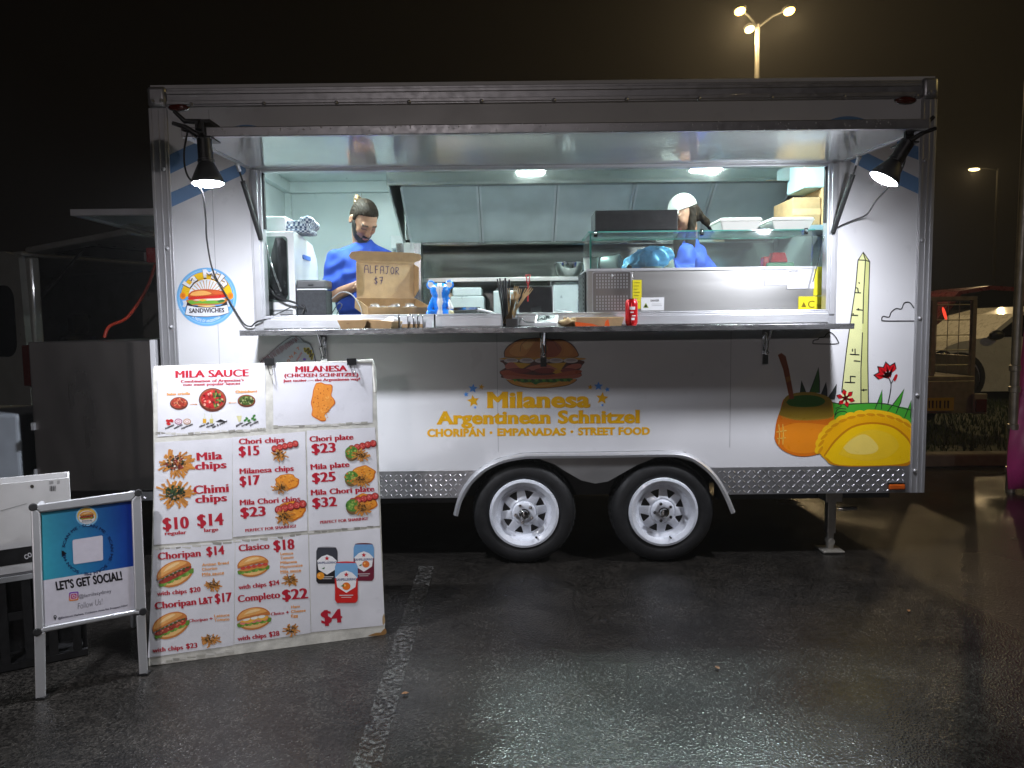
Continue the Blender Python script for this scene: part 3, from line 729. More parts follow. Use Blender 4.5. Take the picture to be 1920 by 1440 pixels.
# wheels
def wheel(cx, cz, turn):
    w0 = trailer; q = MB(); yo = -.028
    prof = [(.186, .02), (.20, .004), (.222, -.002), (.25, .0), (.268, .010), (.280, .028), (.285, .05), (.286, .10), (.285, .15), (.278, .172), (.26, .19), (.2, .195), (.18, .18)]
    q.lathe(prof, (cx, yo, cz), (0, 1, 0), 64, closed=True)
    for i in range(48):
        a = 2 * math.pi * i / 48; c, s_ = math.cos(a), math.sin(a)
        for yy in (.045, .075, .12):
            rr0 = .2845; d = .010
            q.add([(cx + (c * rr0 - s_ * u), yo + yy + v, cz + (s_ * rr0 + c * u)) for u, v in ((-.012, 0), (.012, .006), (.012, .026), (-.012, .020))] + [(cx + (c * (rr0 + .0045) - s_ * u), yo + yy + v, cz + (s_ * (rr0 + .0045) + c * u)) for u, v in ((-.011, .001), (.011, .007), (.011, .025), (-.011, .019))],
                  [(4, 5, 6, 7), (0, 1, 5, 4), (1, 2, 6, 5), (2, 3, 7, 6), (3, 0, 4, 7)])
    ty = q.build('wheel', 'rubber', trailer, smooth=40)
    q = MB()
    q.lathe([(.130, .050), (.142, .046), (.150, .036), (.156, .010), (.166, .002), (.178, -.004), (.187, -.002), (.189, .006), (.184, .012), (.176, .012), (.16, .03), (.152, .06), (.135, .066)], (cx, yo, cz), (0, 1, 0), 64, closed=True)
    # disc with eight tapered windows between spokes
    nseg = 8; r0, r1, r2, r3 = .062, .080, .122, .137
    yd = lambda r: yo + .030 + (0.030 if r > .12 else 0.012 if r > .1 else 0.0)
    vs, fs = [], []
    per = 8
    rad = [r0, r1, r2, r3]
    for i in range(nseg * per):
        a = 2 * math.pi * i / (nseg * per) + turn
        for r in rad: vs.append((cx + r * math.cos(a), yo + .026 + .024 * max(0, (r - .075)) / .06, cz + r * math.sin(a)))
    N_ = nseg * per
    for i in range(N_):
        j = (i + 1) % N_
        for k_ in range(3):
            if k_ == 1 and i % per in (0, 1, 2): continue
            fs.append((i * 4 + k_, j * 4 + k_, j * 4 + k_ + 1, i * 4 + k_ + 1))
    # taper the windows towards the hub
    for i in range(N_):
        if i % per in (0, 1, 2, 3):
            a = 2 * math.pi * (i / N_) + turn; mid = 2 * math.pi * ((i - i % per + 1.5) / N_) + turn
            a_in = mid + (a - mid) * .36; a_out = mid + (a - mid) * 1.45
            r = rad[1]; vs[i * 4 + 1] = (cx + r * math.cos(a_in), vs[i * 4 + 1][1], cz + r * math.sin(a_in))
            r = rad[2]; vs[i * 4 + 2] = (cx + r * math.cos(a_out), vs[i * 4 + 2][1], cz + r * math.sin(a_out))
    q.add(vs, fs)
    q.lathe([(.0, .018), (.04, .018), (.055, .020), (.064, .027)], (cx, yo, cz), (0, 1, 0), 48)
    rim = q.build('rim', 'rim', ty, smooth=35)
    md = rim.modifiers.new('thick', 'SOLIDIFY'); md.thickness = .004; md.offset = 1
    q = MB(); q.lathe([(.0, -.030), (.016, -.030), (.022, -.026), (.024, -.012), (.030, -.008), (.031, .022)], (cx, yo, cz), (0, 1, 0), 24)
    q.build('hub_cap', 'chrome', ty, smooth=40)
    for i in range(5):
        q = MB(); a = 2 * math.pi * i / 5 + turn * .7 + .5; x, z = cx + .049 * math.cos(a), cz + .049 * math.sin(a)
        q.cyl((x, yo + .022, z), (x, yo - .002, z), .0095, n=6); q.cyl((x, yo - .002, z), (x, yo - .014, z), .005, n=8)
        q.build('lug_bolt', 'chrome', ty, smooth=30)
    q = MB(); a = -1.5 + turn; q.cyl((cx + .15 * math.cos(a), yo + .02, cz + .15 * math.sin(a)), (cx + .148 * math.cos(a), yo - .012, cz + .148 * math.sin(a)), .005, n=8); q.build('valve', 'black', ty)
    q = MB(); q.cyl((cx, yo + .05, cz), (cx, yo + .20, cz), .135, n=40); q.build('brake_drum', 'dark', ty)
wheel(.059, .2865, .39); wheel(.83, .2865, .2)
# stabiliser leg with crank
lx, _, _ = PY(1557, 980, .15)
q = MB(); q.box(lx - .024, lx + .024, .13, .178, .11, .372); q.box(lx - .05, lx + .045, .10, .21, .30, .3745)
leg = q.build('stabiliser_leg', 'galv', trailer, bevel=.004)
q = MB(); q.box(lx - .017, lx + .017, .137, .171, .016, .125); q.cyl((lx, .125, .06), (lx, .183, .06), .02, n=16); q.box(lx - .062, lx + .062, .09, .215, .004, .016); q.build('foot', 'galv', leg, bevel=.004)
q = MB(); q.tube([(lx + .02, .10, .262), (lx + .045, .09, .264), (lx + .12, .09, .266)], .011, 10); q.build('crank_handle', 'chrome', leg, smooth=50)
for x0_, x1_ in ((1.15, lx - .06), (-1.4, -.4)): q = MB(); q.box(x0_, x1_, .62, .66, .305, .37); q.build('underbody_pipe', 'grey_plastic', trailer, bevel=.01)
# marker lights
for px, py, Y in ((335, 201, -.004), (1698, 188, -.004)):
    p = PY(px, py, Y); q = MB(); q.ball((p[0], -.004, p[2]), (.056, .020, .019), 24, 12); ml = q.build('marker_light', 'red', trailer, smooth=180)
    q = MB(); q.ball((p[0], -.001, p[2]), (.062, .010, .024), 24, 10); q.build('bezel', 'chrome', ml, smooth=180)
p = PY(1680, 911, -.006); q = MB(); q.box(p[0] - .045, p[0] + .045, -.024, -.006, p[2] - .02, p[2] + .012); ml = q.build('marker_light', 'amber', trailer, bevel=.008)
q = MB(); q.box(p[0] - .056, p[0] + .045, -.020, -.006, p[2] + .0125, p[2] + .022); q.build('bezel', 'chrome', ml, bevel=.003)
# end of the trailer: side flap, front box
q = MB(); q.box(-2.62, XL - .016, .50, 1.45, 2.03, 2.05); fl = q.build('side_flap', 'under_panel', trailer)
q = MB(); q.box(-2.65, XL - .016, .47, .499, 2.015, 2.055); q.box(-2.65, -2.621, .50, 1.45, 2.015, 2.055); q.build('flap_edge', 'alu', fl, bevel=.003)
q = MB(); q.box(-2.655, -1.985, .02, 1.1, .43, 1.265); fb = q.build('front_box', 'steel_dark', trailer, bevel=.006)
q = MB(); q.box(-1.984, -1.955, .01, .06, .44, 1.27); q.build('box_edge', 'white_panel', fb, bevel=.003)
q = MB(); q.box(-2.655, -2.64, .0, .02, .78, .82); q.box(-2.655, -2.648, .0, .02, .47, .56); q.build('latch', 'frame_alu', fb)
q = tread(-2.15, XL - .02, ZB + .002, .425, y=.012); q.build('step_plate', 'plate', fb)
q = MB(); q.box(-2.9, XL - .02, .45, .53, .30, .372); q.box(-3.3, XL - .02, 1.0, 1.1, .29, .372); q.build('drawbar', 'dark', trailer)

# ------------------------------------------------------------------ kitchen fittings fixed to the trailer
q = MB(); q.box(-1.819, 2.189, .056, .66, 1.345, 1.375); q.box(-1.819, 2.189, .62, .66, ZF, 1.344); q.build('work_bench', 'mirror', trailer)
q = MB(); q.box(-.80, 2.1, 1.42, 2.03, .95, 1.375); q.build('back_bench', 'steel', trailer, bevel=.004)
q = MB(); q.box(-.82, 2.15, 2.031, 2.044, 1.376, 2.02); q.build('splashback', 'brushed', trailer)
q = MB(); q.box(-.66, 2.05, 1.58, 2.03, 1.685, 1.692); q.box(-.66, 2.05, 1.575, 1.58, 1.662, 1.692)
for x in (-.5, .3, 1.2, 1.95): q.box(x, x + .012, 1.62, 2.03, 1.60, 1.6845)
q.build('back_shelf', 'steel', trailer, bevel=.002)
HX0, HX1, HY0, HY1 = -.835, 2.06, 1.05, 1.80
q = MB()
q.box(HX0, HX1, HY0, HY0 + .012, 2.285, 2.42)                                        # fascia
q.box(HX0, HX1, HY0 + .0125, HY0 + .075, 2.285, 2.297); q.box(HX0 + .02, HX1 - .02, HY1 - .06, HY1, 1.955, 1.965); q.box(HX0 + .02, HX1 - .02, HY1 - .065, HY1 - .0605, 1.955, 2.0)
q.box(HX0 + .02, HX1 - .02, HY1, HY1 + .012, 1.955, 2.42); q.box(HX0, HX1, HY0 + .013, HY1, 2.408, 2.42)
hood = q.build('range_hood', 'hood_steel', trailer, bevel=.002)
for x0, x1 in ((HX0, HX0 + .012), (HX1 - .012, HX1)):
    q = MB(); q.prism([(HY0 + .0125, 2.285), (HY1, 1.955), (HY1, 2.407), (HY0 + .0125, 2.407)], lambda u, v, d: (d, u, v), x0, x1); q.build('end_panel', 'steel', hood)
fx = [HX0 + .06 + i * (HX1 - HX0 - .12) / 5 for i in range(6)]
for i in range(5):
    a, c = fx[i] + .012, fx[i + 1] - .012; y0, z0, y1, z1 = HY0 + .10, 2.385, HY1 - .075, 1.985
    q = MB(); nrm = np.array([0, -(z0 - z1), -(y1 - y0)]); nrm /= np.linalg.norm(nrm)
    off = nrm * .012
    q.hexa([(a, y0, z0), (c, y0, z0), (c, y1, z1), (a, y1, z1)], [tuple(np.array(p) + off) for p in ((a, y0, z0), (c, y0, z0), (c, y1, z1), (a, y1, z1))])
    q.build('filter', 'filter_mesh', hood) if False else q.build('filter', M.setdefault('filter', mat('filter_mesh', (0.54, 0.58, 0.60), 0.5, 0.45, var=0.14, vscale=4, bump=0.4, bscale=420)), hood)
    off2 = nrm * .017
    for u0, u1 in ((a - .010, a + .006), (c - .006, c + .010)):
        q = MB(); q.hexa([(u0, y0, z0), (u1, y0, z0), (u1, y1, z1), (u0, y1, z1)], [tuple(np.array(p) + off2) for p in ((u0, y0, z0), (u1, y0, z0), (u1, y1, z1), (u0, y1, z1))])
        q.build('filter_rail', 'frame_alu', hood)
for x in (-1.15, .16, 1.48):
    q = MB(); q.box(x - .10, x + .10, .42, .62, 2.480, 2.488); lt = q.build('ceiling_light', 'led', trailer)
    q = MB(); q.box(x - .115, x + .115, .405, .635, 2.4885, 2.4995); q.build('light_housing', 'white_plastic', lt)
# upright steel cabinet end and pale junction box on the wall, conduit
q = MB(); q.box(-.825, -.645, 1.32, 1.41, 1.0, 1.93); q.build('side_screen', 'steel_v', trailer, bevel=.004)
q = MB(); q.box(-.965, -.865, 1.96, 2.044, 1.955, 2.06); jb = q.build('junction_box', 'white_plastic', trailer, bevel=.006)
q = MB(); q.tube([(-.90, 2.02, 1.954), (-.90, 2.02, 1.4)], .011, 10); q.tube([(-.925, 2.02, 1.954), (-.925, 2.02, 1.4)], .007, 8); q.build('conduit', 'white_plastic', jb, smooth=60)
# wall shelf on the far side carrying the carton
q = MB(); q.box(1.80, 2.189, .75, 1.25, 1.935, 1.947); q.box(1.80, 2.189, .742, .749, 1.915, 1.947); q.build('wall_shelf', 'steel', trailer)
q = MB(); q.box(2.10, 2.189, .06, .75, 1.376, 2.02); q.build('tall_cupboard', M.setdefault('blue_grey', mat('blue_grey_panel', (0.16, 0.30, 0.42), 0.4)), trailer)

# ------------------------------------------------------------------ lamps of the place, and one added lamp
def clamp_lamp(name, label, head, aim, clampp, cord, handle_dir, bulb='lamp_white'):
    """clip-on spot: clamp on the awning edge, socket, bulb with its lit face."""
    t = thing(name, label, 'clamp lamp', clampp, group='clip-on lamps at the awning corners')
    head, aim = np.array(head), np.array(aim, float) / np.linalg.norm(aim)
    q = MB(); q.lathe([(.064, 0), (.066, -.006), (.062, -.02), (.046, -.055), (.032, -.085), (.028, -.10)], head, aim, 32); sh = q.build('reflector', 'bulb_back', t, smooth=50) if False else q.build('reflector', 'black', t, smooth=50)
    q = MB(); q.lathe([(.0, .012), (.03, .011), (.052, .006), (.0625, 0.0)], head, aim, 32); q.build('bulb', bulb, t, smooth=180)
    q = MB(); q.lathe([(.0, -.19), (.022, -.19), (.030, -.184), (.031, -.10), (.034, -.098), (.034, -.088), (.030, -.086)], head, aim, 24); q.build('socket', 'black', t, smooth=40)
    top = head - aim * .185; c = np.array(clampp)
    q = MB(); q.tube([top, (top + c) / 2 + np.array([0, -.01, 0]), c], .012, 10)
    hd = np.array(handle_dir, float)
    q.tube([c + np.array([0, -.03, .012]), c + np.array([0, -.01, .05]), c + hd * .6 + np.array([0, -.02, .05]), c + hd + np.array([0, -.03, .09])], [.012, .013, .011, .008], 10)
    q.tube([c + np.array([0, -.03, -.012]), c + hd * .5 + np.array([0, -.045, .02]), c + hd + np.array([0, -.05, .035])], [.012, .010, .008], 10)
    q.box(c[0] - .025, c[0] + .045, c[1] - .02, c[1] + .09, c[2] + .045, c[2] + .058); q.box(c[0] - .025, c[0] + .045, c[1] - .02, c[1] + .09, c[2] - .018, c[2] - .010)
    q.box(c[0] - .018, c[0] + .02, c[1] - .022, c[1] - .008, c[2] - .02, c[2] + .055)
    q.build('clamp', 'black', t, smooth=40)
    q = MB(); q.tube(curve_pts(cord, 8), .0042, 8); q.build('cord', 'black', t, smooth=80)
    return t
lh = PY(390, 344, -.85)
cl = PY(378, 252, -.80)
cordL = [PY(*p) for p in ((352, 245, -.84), (345, 290, -.85), (352, 330, -.84), (378, 358, -.80), (386, 410, -.6), (388, 450, -.4), (400, 510, -.05), (428, 560, -.03), (455, 604, -.03), (470, 612, -.02), (478, 606, -.03), (492, 600, -.03), (530, 596, .02))]
clamp_lamp('clamp_lamp', 'black clip-on lamp pointing straight down at the awning corner above the round logo', lh, (.05, -.02, -1), cl, cordL, (-.10, 0, 0))
rh = PY(1657, 336, -.68); cr_ = PY(1700, 262, -.70)
cordR = [PY(*p) for p in ((1700, 282, -.66), (1694, 310, -.64), (1680, 335, -.56), (1652, 366, -.40), (1640, 380, -.3), (1625, 402, -.08), (1600, 413, -.03), (1575, 424, -.02), (1562, 434, -.02))]
clamp_lamp('clamp_lamp', 'black clip-on lamp tilted inwards at the awning corner above the painted obelisk', rh, (-.50, .12, -.86), cr_, cordR, (.10, 0, 0), 'lamp_white_dim')

def light(name, kind, loc, energy, col, parent=None, size=.1, aim=None, cone=60, blend=.5):
    l = bpy.data.lights.new(name, kind); l.energy = energy; l.color = col; l.shadow_soft_size = size
    if kind == 'SPOT': l.spot_size = R(cone); l.spot_blend = blend
    o = bpy.data.objects.new(name, l); C.objects.link(o)
    o.location = loc
    if aim is not None: o.rotation_euler = (Vector(aim) - Vector(loc)).to_track_quat('-Z', 'Y').to_euler()
    if parent is not None:
        o.location = Vector(loc) - parent.location; o.parent = parent
    return o
# street lamp with three heads behind the trailer
def street_lamp(label, base, top, heads, mats, energy, col=(1.0, .72, .36), pm='pole'):
    t = thing('street_lamp', label, 'street lamp', base)
    q = MB(); bx_, by_, _ = base
    q.tube([(bx_, by_, 0), (bx_, by_, top)], [.085, .052], 16); q.build('pole', pm, t, smooth=60)
    for (hx, hz, dy, wd), mk in zip(heads, mats):
        q = MB(); e = (bx_ + hx, by_ + dy, hz)
        q.tube([(bx_, by_, top - .08), (bx_ + hx * .5, by_ + dy * .5, (top + hz) / 2 + .04), (e[0], e[1], e[2] + .05)], .028, 8); q.build('arm', 'dull_pole', t, smooth=60)
        q = MB(); q.ball((e[0], e[1], e[2] + .045), (wd * .62, .20, .06), 16, 8); hd = q.build('lamp_head', 'dull_pole', t, smooth=60)
        q = MB(); q.ball((e[0], e[1] - .02, e[2] - .02), (wd * .5, .17, .075), 16, 8); q.build('lamp_bowl', mk, hd, smooth=180)
        light('street_light', 'POINT', (e[0], e[1], e[2] - .22), energy, col, t, .12)
    return t
pb = PY(1419, 150, 14.0); ptop = PY(1421, 46, 14.0)[2]
hz = [(PY(1387, 20, 13.4)[0] - pb[0], PY(1387, 20, 13.4)[2], -.6, .24), (PY(1479, 20, 13.4)[0] - pb[0], PY(1479, 20, 13.4)[2], -.6, .24), (PY(1405, 54, 14)[0] - pb[0], PY(1405, 54, 14)[2], 0, .22)]
street_lamp('tall street lamp with three glowing yellow heads rising behind the trailer roof', (pb[0], 14.0, 0), ptop, hz, ['sodium', 'sodium', 'sodium_pale'], L_STREET)
fp = PY(1826, 317, 30.0)
street_lamp('distant street lamp with one small yellow light beyond the trailer end', (fp[0] + 1.1, 30.0, 0), fp[2], [(-1.1, fp[2], 0, .5)], ['sodium_pale'], L_STREET * .5, pm='dull_pole')
street_lamp('unseen street lamp added behind the camera as front fill light, with one pale head', (-4.0, -30.0, 0), 6.6, [(.8, 6.7, .5, .24)], ['sodium_pale'], 1500, (1.0, .90, .90))  # unseen lamp added to brighten the front of the trailer
street_lamp('warm street lamp on the verge off to the marquee side', (15.0, -1.0, 0), 8.5, [(-1.0, 8.7, 0, .24)], ['sodium'], 480, (1.0, .74, .26))
# floodlight of the neighbouring stall, on its stand beside the photographer
fl_p = np.array((-1.95, -2.45, 2.55)); fl_aim = np.array((-1.12, -1.22, .40))
t = thing('floodlight', 'small white floodlight on a thin black stand at the next stall', 'floodlight', (fl_p[0] - .25, fl_p[1] - .3, 0))
q = MB(); bx_, by_ = fl_p[0] - .25, fl_p[1] - .3; q.tube([(bx_, by_, .25), (bx_, by_, fl_p[2] - .02), (fl_p[0] - .06, fl_p[1] - .08, fl_p[2] + .02)], .016, 10)
for a in (0, 2.1, 4.2): q.tube([(bx_, by_, .5), (bx_ + .4 * math.cos(a), by_ + .4 * math.sin(a), .01)], .011, 8)
q.build('stand', 'black', t, smooth=60)
ad = (fl_aim - fl_p) / np.linalg.norm(fl_aim - fl_p)
q = MB(); q.lathe([(.0, -.10), (.05, -.10), (.075, -.05), (.085, -.012), (.088, -.012), (.088, -.008)], fl_p - ad * .03, ad, 28); q.build('lamp_head', 'black', t, smooth=40)
light('flood_light', 'SPOT', tuple(fl_p), L_FLOOD, (.95, .95, 1.0), t, .05, tuple(fl_aim), 60, .9)
# ================================================================== THINGS IN THE HATCH AND KITCHEN
BZ, CZ = 1.3755, 1.3165            # top of the work bench, top of the counter
def Rz(a): return Matrix.Rotation(a, 4, 'Z')
def frame(loc, rz=0.0, rx=0.0, ry=0.0):
    return Matrix.Translation(Vector(loc)) @ Rz(rz) @ Matrix.Rotation(rx, 4, 'X') @ Matrix.Rotation(ry, 4, 'Y')
def xform(mb, T): mb.v = [tuple(T @ Vector(p)) for p in mb.v]; return mb

# white food warmer on the bench
t = thing('food_warmer', 'white food warmer with a dark glass door and bowed side, beside the hatch frame', 'food warmer', (-1.47, .38, BZ))
x0, x1, y0, y1, z0, z1 = -1.74, -1.215, .15, .66, BZ + .015, 1.868
side = [(y0, z0), (y1 - .05, z0), (y1 - .01, z0 + .12), (y1, z0 + .25), (y1 - .03, z0 + .36), (y1 - .12, z0 + .44), (y0 + .06, z1), (y0, z1)]
q = MB(); q.prism(side, lambda u, v, d: (d, u, v), x0, x1); bd = q.build('body', 'white_plastic', t, bevel=.012, seg=3)
q = MB(); q.prism(rounded(x0 + .03, x1 - .035, z0 + .085, z1 - .03, .02), lambda u, v, d: (u, d, v), y0 - .008, y0 - .0005); q.build('glass_door', M.setdefault('pale_glass', mat('door_glass', (0.13, 0.17, 0.155), 0.08, var=0.25, vscale=5)), t, smooth=30)
q = MB(); q.prism([(x1 - .145, z0 + .10), (x1 - .06, z0 + .085), (x1 - .04, z0 + .12), (x1 - .038, z1 - .06), (x1 - .06, z1 - .036), (x1 - .10, z1 - .038), (x1 - .125, z1 - .12), (x1 - .14, z1 - .26)], lambda u, v, d: (u, d, v), y0 - .012, y0 - .0085); q.build('dark_window', 'black_gloss', t)
q = MB(); q.box(x0 + .02, x1 - .02, y0 - .01, y0 - .001, z0 + .035, z0 + .04); q.box(x1 - .09, x1 - .02, y0 - .012, y0 - .001, z0 + .012, z0 + .028); q.build('trim', 'grey_plastic', t)
q = MB()
for xx in (x0 + .05, x1 - .05): q.cyl((xx, y0 + .05, BZ), (xx, y0 + .05, z0), .018, n=12)
q.cyl(((x0 + x1) / 2, y1 - .1, BZ), ((x0 + x1) / 2, y1 - .1, z0), .018, n=12)
q.build('foot', 'black', t)
q = MB(); q.prism(rounded(y0 + .16, y0 + .32, z1 - .14, z1 - .115, .01), lambda u, v, d: (d, u, v), x1 + .0005, x1 + .006); q.build('logo_strip', M.setdefault('blue_strip', mat('blue_strip', (.10, .2, .6), .4)), t)
# white tub, checked cloths on top of it
t = thing('napkin_box', 'white plastic box lying open-ended on top of the food warmer', 'box', (-1.37, .33, 1.869))
q = MB(); q.box(-1.43, -1.285, .24, .42, 1.869, 1.966, xf=None); q.build('shell', 'white_plastic', t, bevel=.012, seg=3)
q = MB(); q.box(-1.452, -1.4305, .238, .42, 1.870, 1.969); q.build('end_rim', 'grey_plastic', t, bevel=.004)
def checked():
    m, nt, b, tc = _nodes('checked_cloth')
    w1 = nt.nodes.new('ShaderNodeTexChecker'); w1.inputs['Scale'].default_value = 75
    w1.inputs[1].default_value = (0.62, 0.65, 0.70, 1); w1.inputs[2].default_value = (0.05, 0.07, 0.14, 1)
    nt.links.new(tc.outputs['Object'], w1.inputs['Vector']); nt.links.new(w1.outputs[0], b.inputs['Base Color']); b.inputs['Roughness'].default_value = .85
    return m
M['checked'] = checked()
rng = np.random.default_rng(4)
def crumple(amp, freq, seed=0):
    r_ = np.random.default_rng(seed); K = r_.normal(size=(10, 3)) * freq; ph = r_.uniform(0, 6.28, 10); D = r_.normal(size=(10, 3))
    return lambda P: P + amp * (np.sin(P @ K.T + ph) @ D) / 3.2
t = thing('tea_towel', 'folded blue and white checked tea towels piled on the food warmer', 'tea towel', (-1.235, .33, 1.869))
soft([rbox((-1.235, .33, 1.882), (.085, .085, .013), .011), rbox((-1.238, .335, 1.908), (.086, .083, .013), .011), rbox((-1.23, .34, 1.932), (.078, .078, .011), .010), capsule((-1.165, .26, 1.945), (-1.15, .40, 1.925), .024, .02), capsule((-1.20, .28, 1.950), (-1.155, .30, 1.945), .014)],
     (-1.36, .2, 1.865), (-1.1, .46, 1.99), .005, 'cloth', 'checked', t, rough=crumple(.002, 60, 3))
# speaker
t = thing('speaker', 'small charcoal box speaker with a grey top standing on the hatch sill', 'speaker', (-1.10, .12, BZ))
q = MB(); q.box(-1.183, -1.02, .06, .20, BZ + .004, BZ + .158); q.build('grille', 'charcoal', t, bevel=.008, seg=3)
q = MB(); q.box(-1.184, -1.019, .059, .201, BZ + .166, BZ + .214); q.build('top', M.setdefault('slate', mat('slate_plastic', (.06, .065, .07), .35)), t, bevel=.009, seg=3)
q = MB(); q.box(-1.180, -1.023, .0585, .1, BZ + .1585, BZ + .1655); q.build('band', 'white_plastic', t)
q = MB(); q.box(-1.118, -1.088, .0565, .059, BZ + .182, BZ + .187); q.build('badge', 'chrome', t)
# mailer box for the sweets
BOX_A = R(27)
def Tb(x, y, z): return frame((-.622, .10, BZ + .002), BOX_A) @ frame((0, 0, 0), 0, R(13)) @ Vector((x, y, z))
t = thing('sweets_box', 'open brown cardboard mailer box with handwriting inside its raised lid', 'cardboard box', (-.66, .25, BZ))
W2, Dp, Hh, th = .184, .27, .058, .003
q = MB()
def bx3(q, x0, x1, y0, y1, z0, z1, m=0):
    vs = [tuple(Tb(x, y, z)) for z in (z0, z1) for y in (y0, y1) for x in (x0, x1)]
    q.add(vs, [(0, 2, 3, 1), (4, 5, 7, 6), (0, 1, 5, 4), (2, 6, 7, 3), (0, 4, 6, 2), (1, 3, 7, 5)], m)
bx3(q, -W2, W2, 0, Dp, 0, th); bx3(q, -W2, W2, 0, th, th, Hh); bx3(q, -W2, -W2 + th, th, Dp, th, Hh); bx3(q, W2 - th, W2, th, Dp, th, Hh); bx3(q, -W2 + th, W2 - th, Dp - th, Dp, th, Hh)
q.build('tray', 'kraft', t)
la = R(97)                                   # opening angle of the lid
def Tl(u, v, d):                             # u across, v up the lid, d towards the viewer
    return Tb(u, Dp + math.cos(la) * -v * -1 * 1 - d * math.sin(la), Hh + math.sin(la) * v - d * -math.cos(la))
def Tl(u, v, d):
    ca, sa = math.cos(R(80)), math.sin(R(80))   # lid leans back a little past upright
    return Tb(u, Dp + v * ca - d * sa, Hh + v * sa + d * ca)
LH = .212
q = MB()
q.prism([(-W2 + .01, .0), (W2 - .01, 0), (W2 - .012, LH), (-W2 + .012, LH)], lambda u, v, d: tuple(Tl(u, v, d)), -.002, .001)
lid = box_lid = q.build('lid', 'kraft_in', t)
def flap(a, b, m=0): q.hexa([tuple(p) for p in a], [tuple(p) for p in b], m)
for s_ in (-1, 1):
    q = MB(); e = s_ * (W2 - .012)
    o0 = [Tl(e, .004, .0015), Tl(e, LH - .01, .0015), Tl(e + s_ * .012, LH - .03, .05), Tl(e + s_ * .012, .05, .05)]
    o1 = [Tl(e + s_ * .003, .004, .0015), Tl(e + s_ * .003, LH - .01, .0015), Tl(e + s_ * .015, LH - .03, .05), Tl(e + s_ * .015, .05, .05)]
    flap(o0, o1); q.build('lid_flap', 'kraft', lid)
q = MB(); e = W2 - .01
ear = [(-e - .035, .012), (-e - .045, .03), (-e - .03, .052), (-e + .02, .058), (e - .02, .058), (e + .03, .052), (e + .045, .03), (e + .035, .012), (e + .004, .002), (e - .004, -.012), (-e + .004, -.012), (-e - .004, .002)]
q.prism(ear, lambda u, v, d: tuple(Tl(u, LH + v * .96, .0018 + max(v, 0) * .22 + d)), 0, .003); q.build('front_flap', 'kraft', lid)
rd = random.Random(11)
M['foil'] = mat('sweet_wrapper', (.62, .62, .64), .22, .7, var=.2, vscale=40, bump=.8, bscale=120)
for i, (u, v) in enumerate([(-.13, .06), (-.075, .055), (-.02, .06), (.10, .055), (.06, .05), (-.10, .13), (.02, .13), (.11, .14)]):
    q = MB(); c = Tb(u, v + .02, .016); p = [(c.x, c.y, c.z)]
    q.lathe([(.0, -.011), (.024, -.010), (.029, 0), (.024, .010), (0, .012)], (c.x, c.y, c.z + .018), (rd.uniform(-.3, .3), -.3, 1), 16)
    o = q.build('wrapped_sweet', 'foil', None, smooth=50, at=(c.x, c.y, c.z)); tag(o, 'silver wrapped round sweet lying in the open cardboard mailer box', 'sweet', 'wrapped sweets in the mailer box')
q = MB(); c0 = (-.66, .24, BZ)
for i in range(3): q.box(-.82 + i * .002, -.60, .29, .34, BZ + .001 + i * .014, BZ + .0135 + i * .014)
tag(q.build('cardboard_sheet', 'kraft', None, at=(-.68, .33, BZ)), 'flat folded cardboard propping up the back of the mailer box', 'cardboard')
# kraft food trays on the counter
def tray(T, w_, d_, h_, fl=.018, m='kraft'):
    q = MB(); th = .002
    b0 = [(-w_, -d_, 0), (w_, -d_, 0), (w_, d_, 0), (-w_, d_, 0)]; t0 = [(-w_ - fl, -d_ - fl, h_), (w_ + fl, -d_ - fl, h_), (w_ + fl, d_ + fl, h_), (-w_ - fl, d_ + fl, h_)]
    vs = [T @ Vector(p) for p in b0 + t0]; ins = [T @ Vector((p[0] * .97, p[1] * .97, p[2] + .002)) for p in b0 + t0]
    q.add([tuple(p) for p in vs + ins], [(3, 2, 1, 0), (8, 9, 10, 11)] + [f for i in range(4) for f in ((i, (i + 1) % 4, (i + 1) % 4 + 4, i + 4), (i + 8 + 4, (i + 1) % 4 + 12, (i + 1) % 4 + 8, i + 8), (i + 4, (i + 1) % 4 + 4, (i + 1) % 4 + 12, i + 12))])
    return q
a = PY(690, 611, -.13)
t1 = tray(frame((a[0] - .075, -.13, CZ), R(6)), .058, .055, .045); o = t1.build('food_tray', 'kraft', None, at=(a[0] - .075, -.13, CZ)); tag(o, 'empty brown card food tray on the counter with a grease spot, below the charcoal speaker', 'food tray', 'card food trays on the counter')
t1 = tray(frame((a[0] + .075, -.12, CZ), R(-14), 0, R(4)), .066, .055, .042); o = t1.build('food_tray', 'kraft', None, at=(a[0] + .075, -.12, CZ)); tag(o, 'brown card food tray on the counter holding a crumpled white paper, below the mailer box', 'food tray', 'card food trays on the counter')
soft([ellip((a[0] + .115, -.11, CZ + .035), (.05, .035, .018))], (a[0] + .04, -.17, CZ), (a[0] + .19, -.05, CZ + .08), .004, 'crumpled_paper', 'card_white', None, rough=crumple(.007, 70, 8), at=(a[0] + .115, -.11, CZ + .02))
tag(bpy.data.objects['crumpled_paper'], 'crumpled white paper napkin lying in the card food tray', 'napkin')
q = MB(); p = PY(652, 604, -.19); q.lathe([(0, 0), (.010, 0), (.009, .0006), (0, .0006)], (p[0], -.198, p[2]), (0, -1, .1), 12)
tag(q.build('grease_spot', mat('grease', (.14, .06, .02), .5), bpy.data.objects['food_tray']))
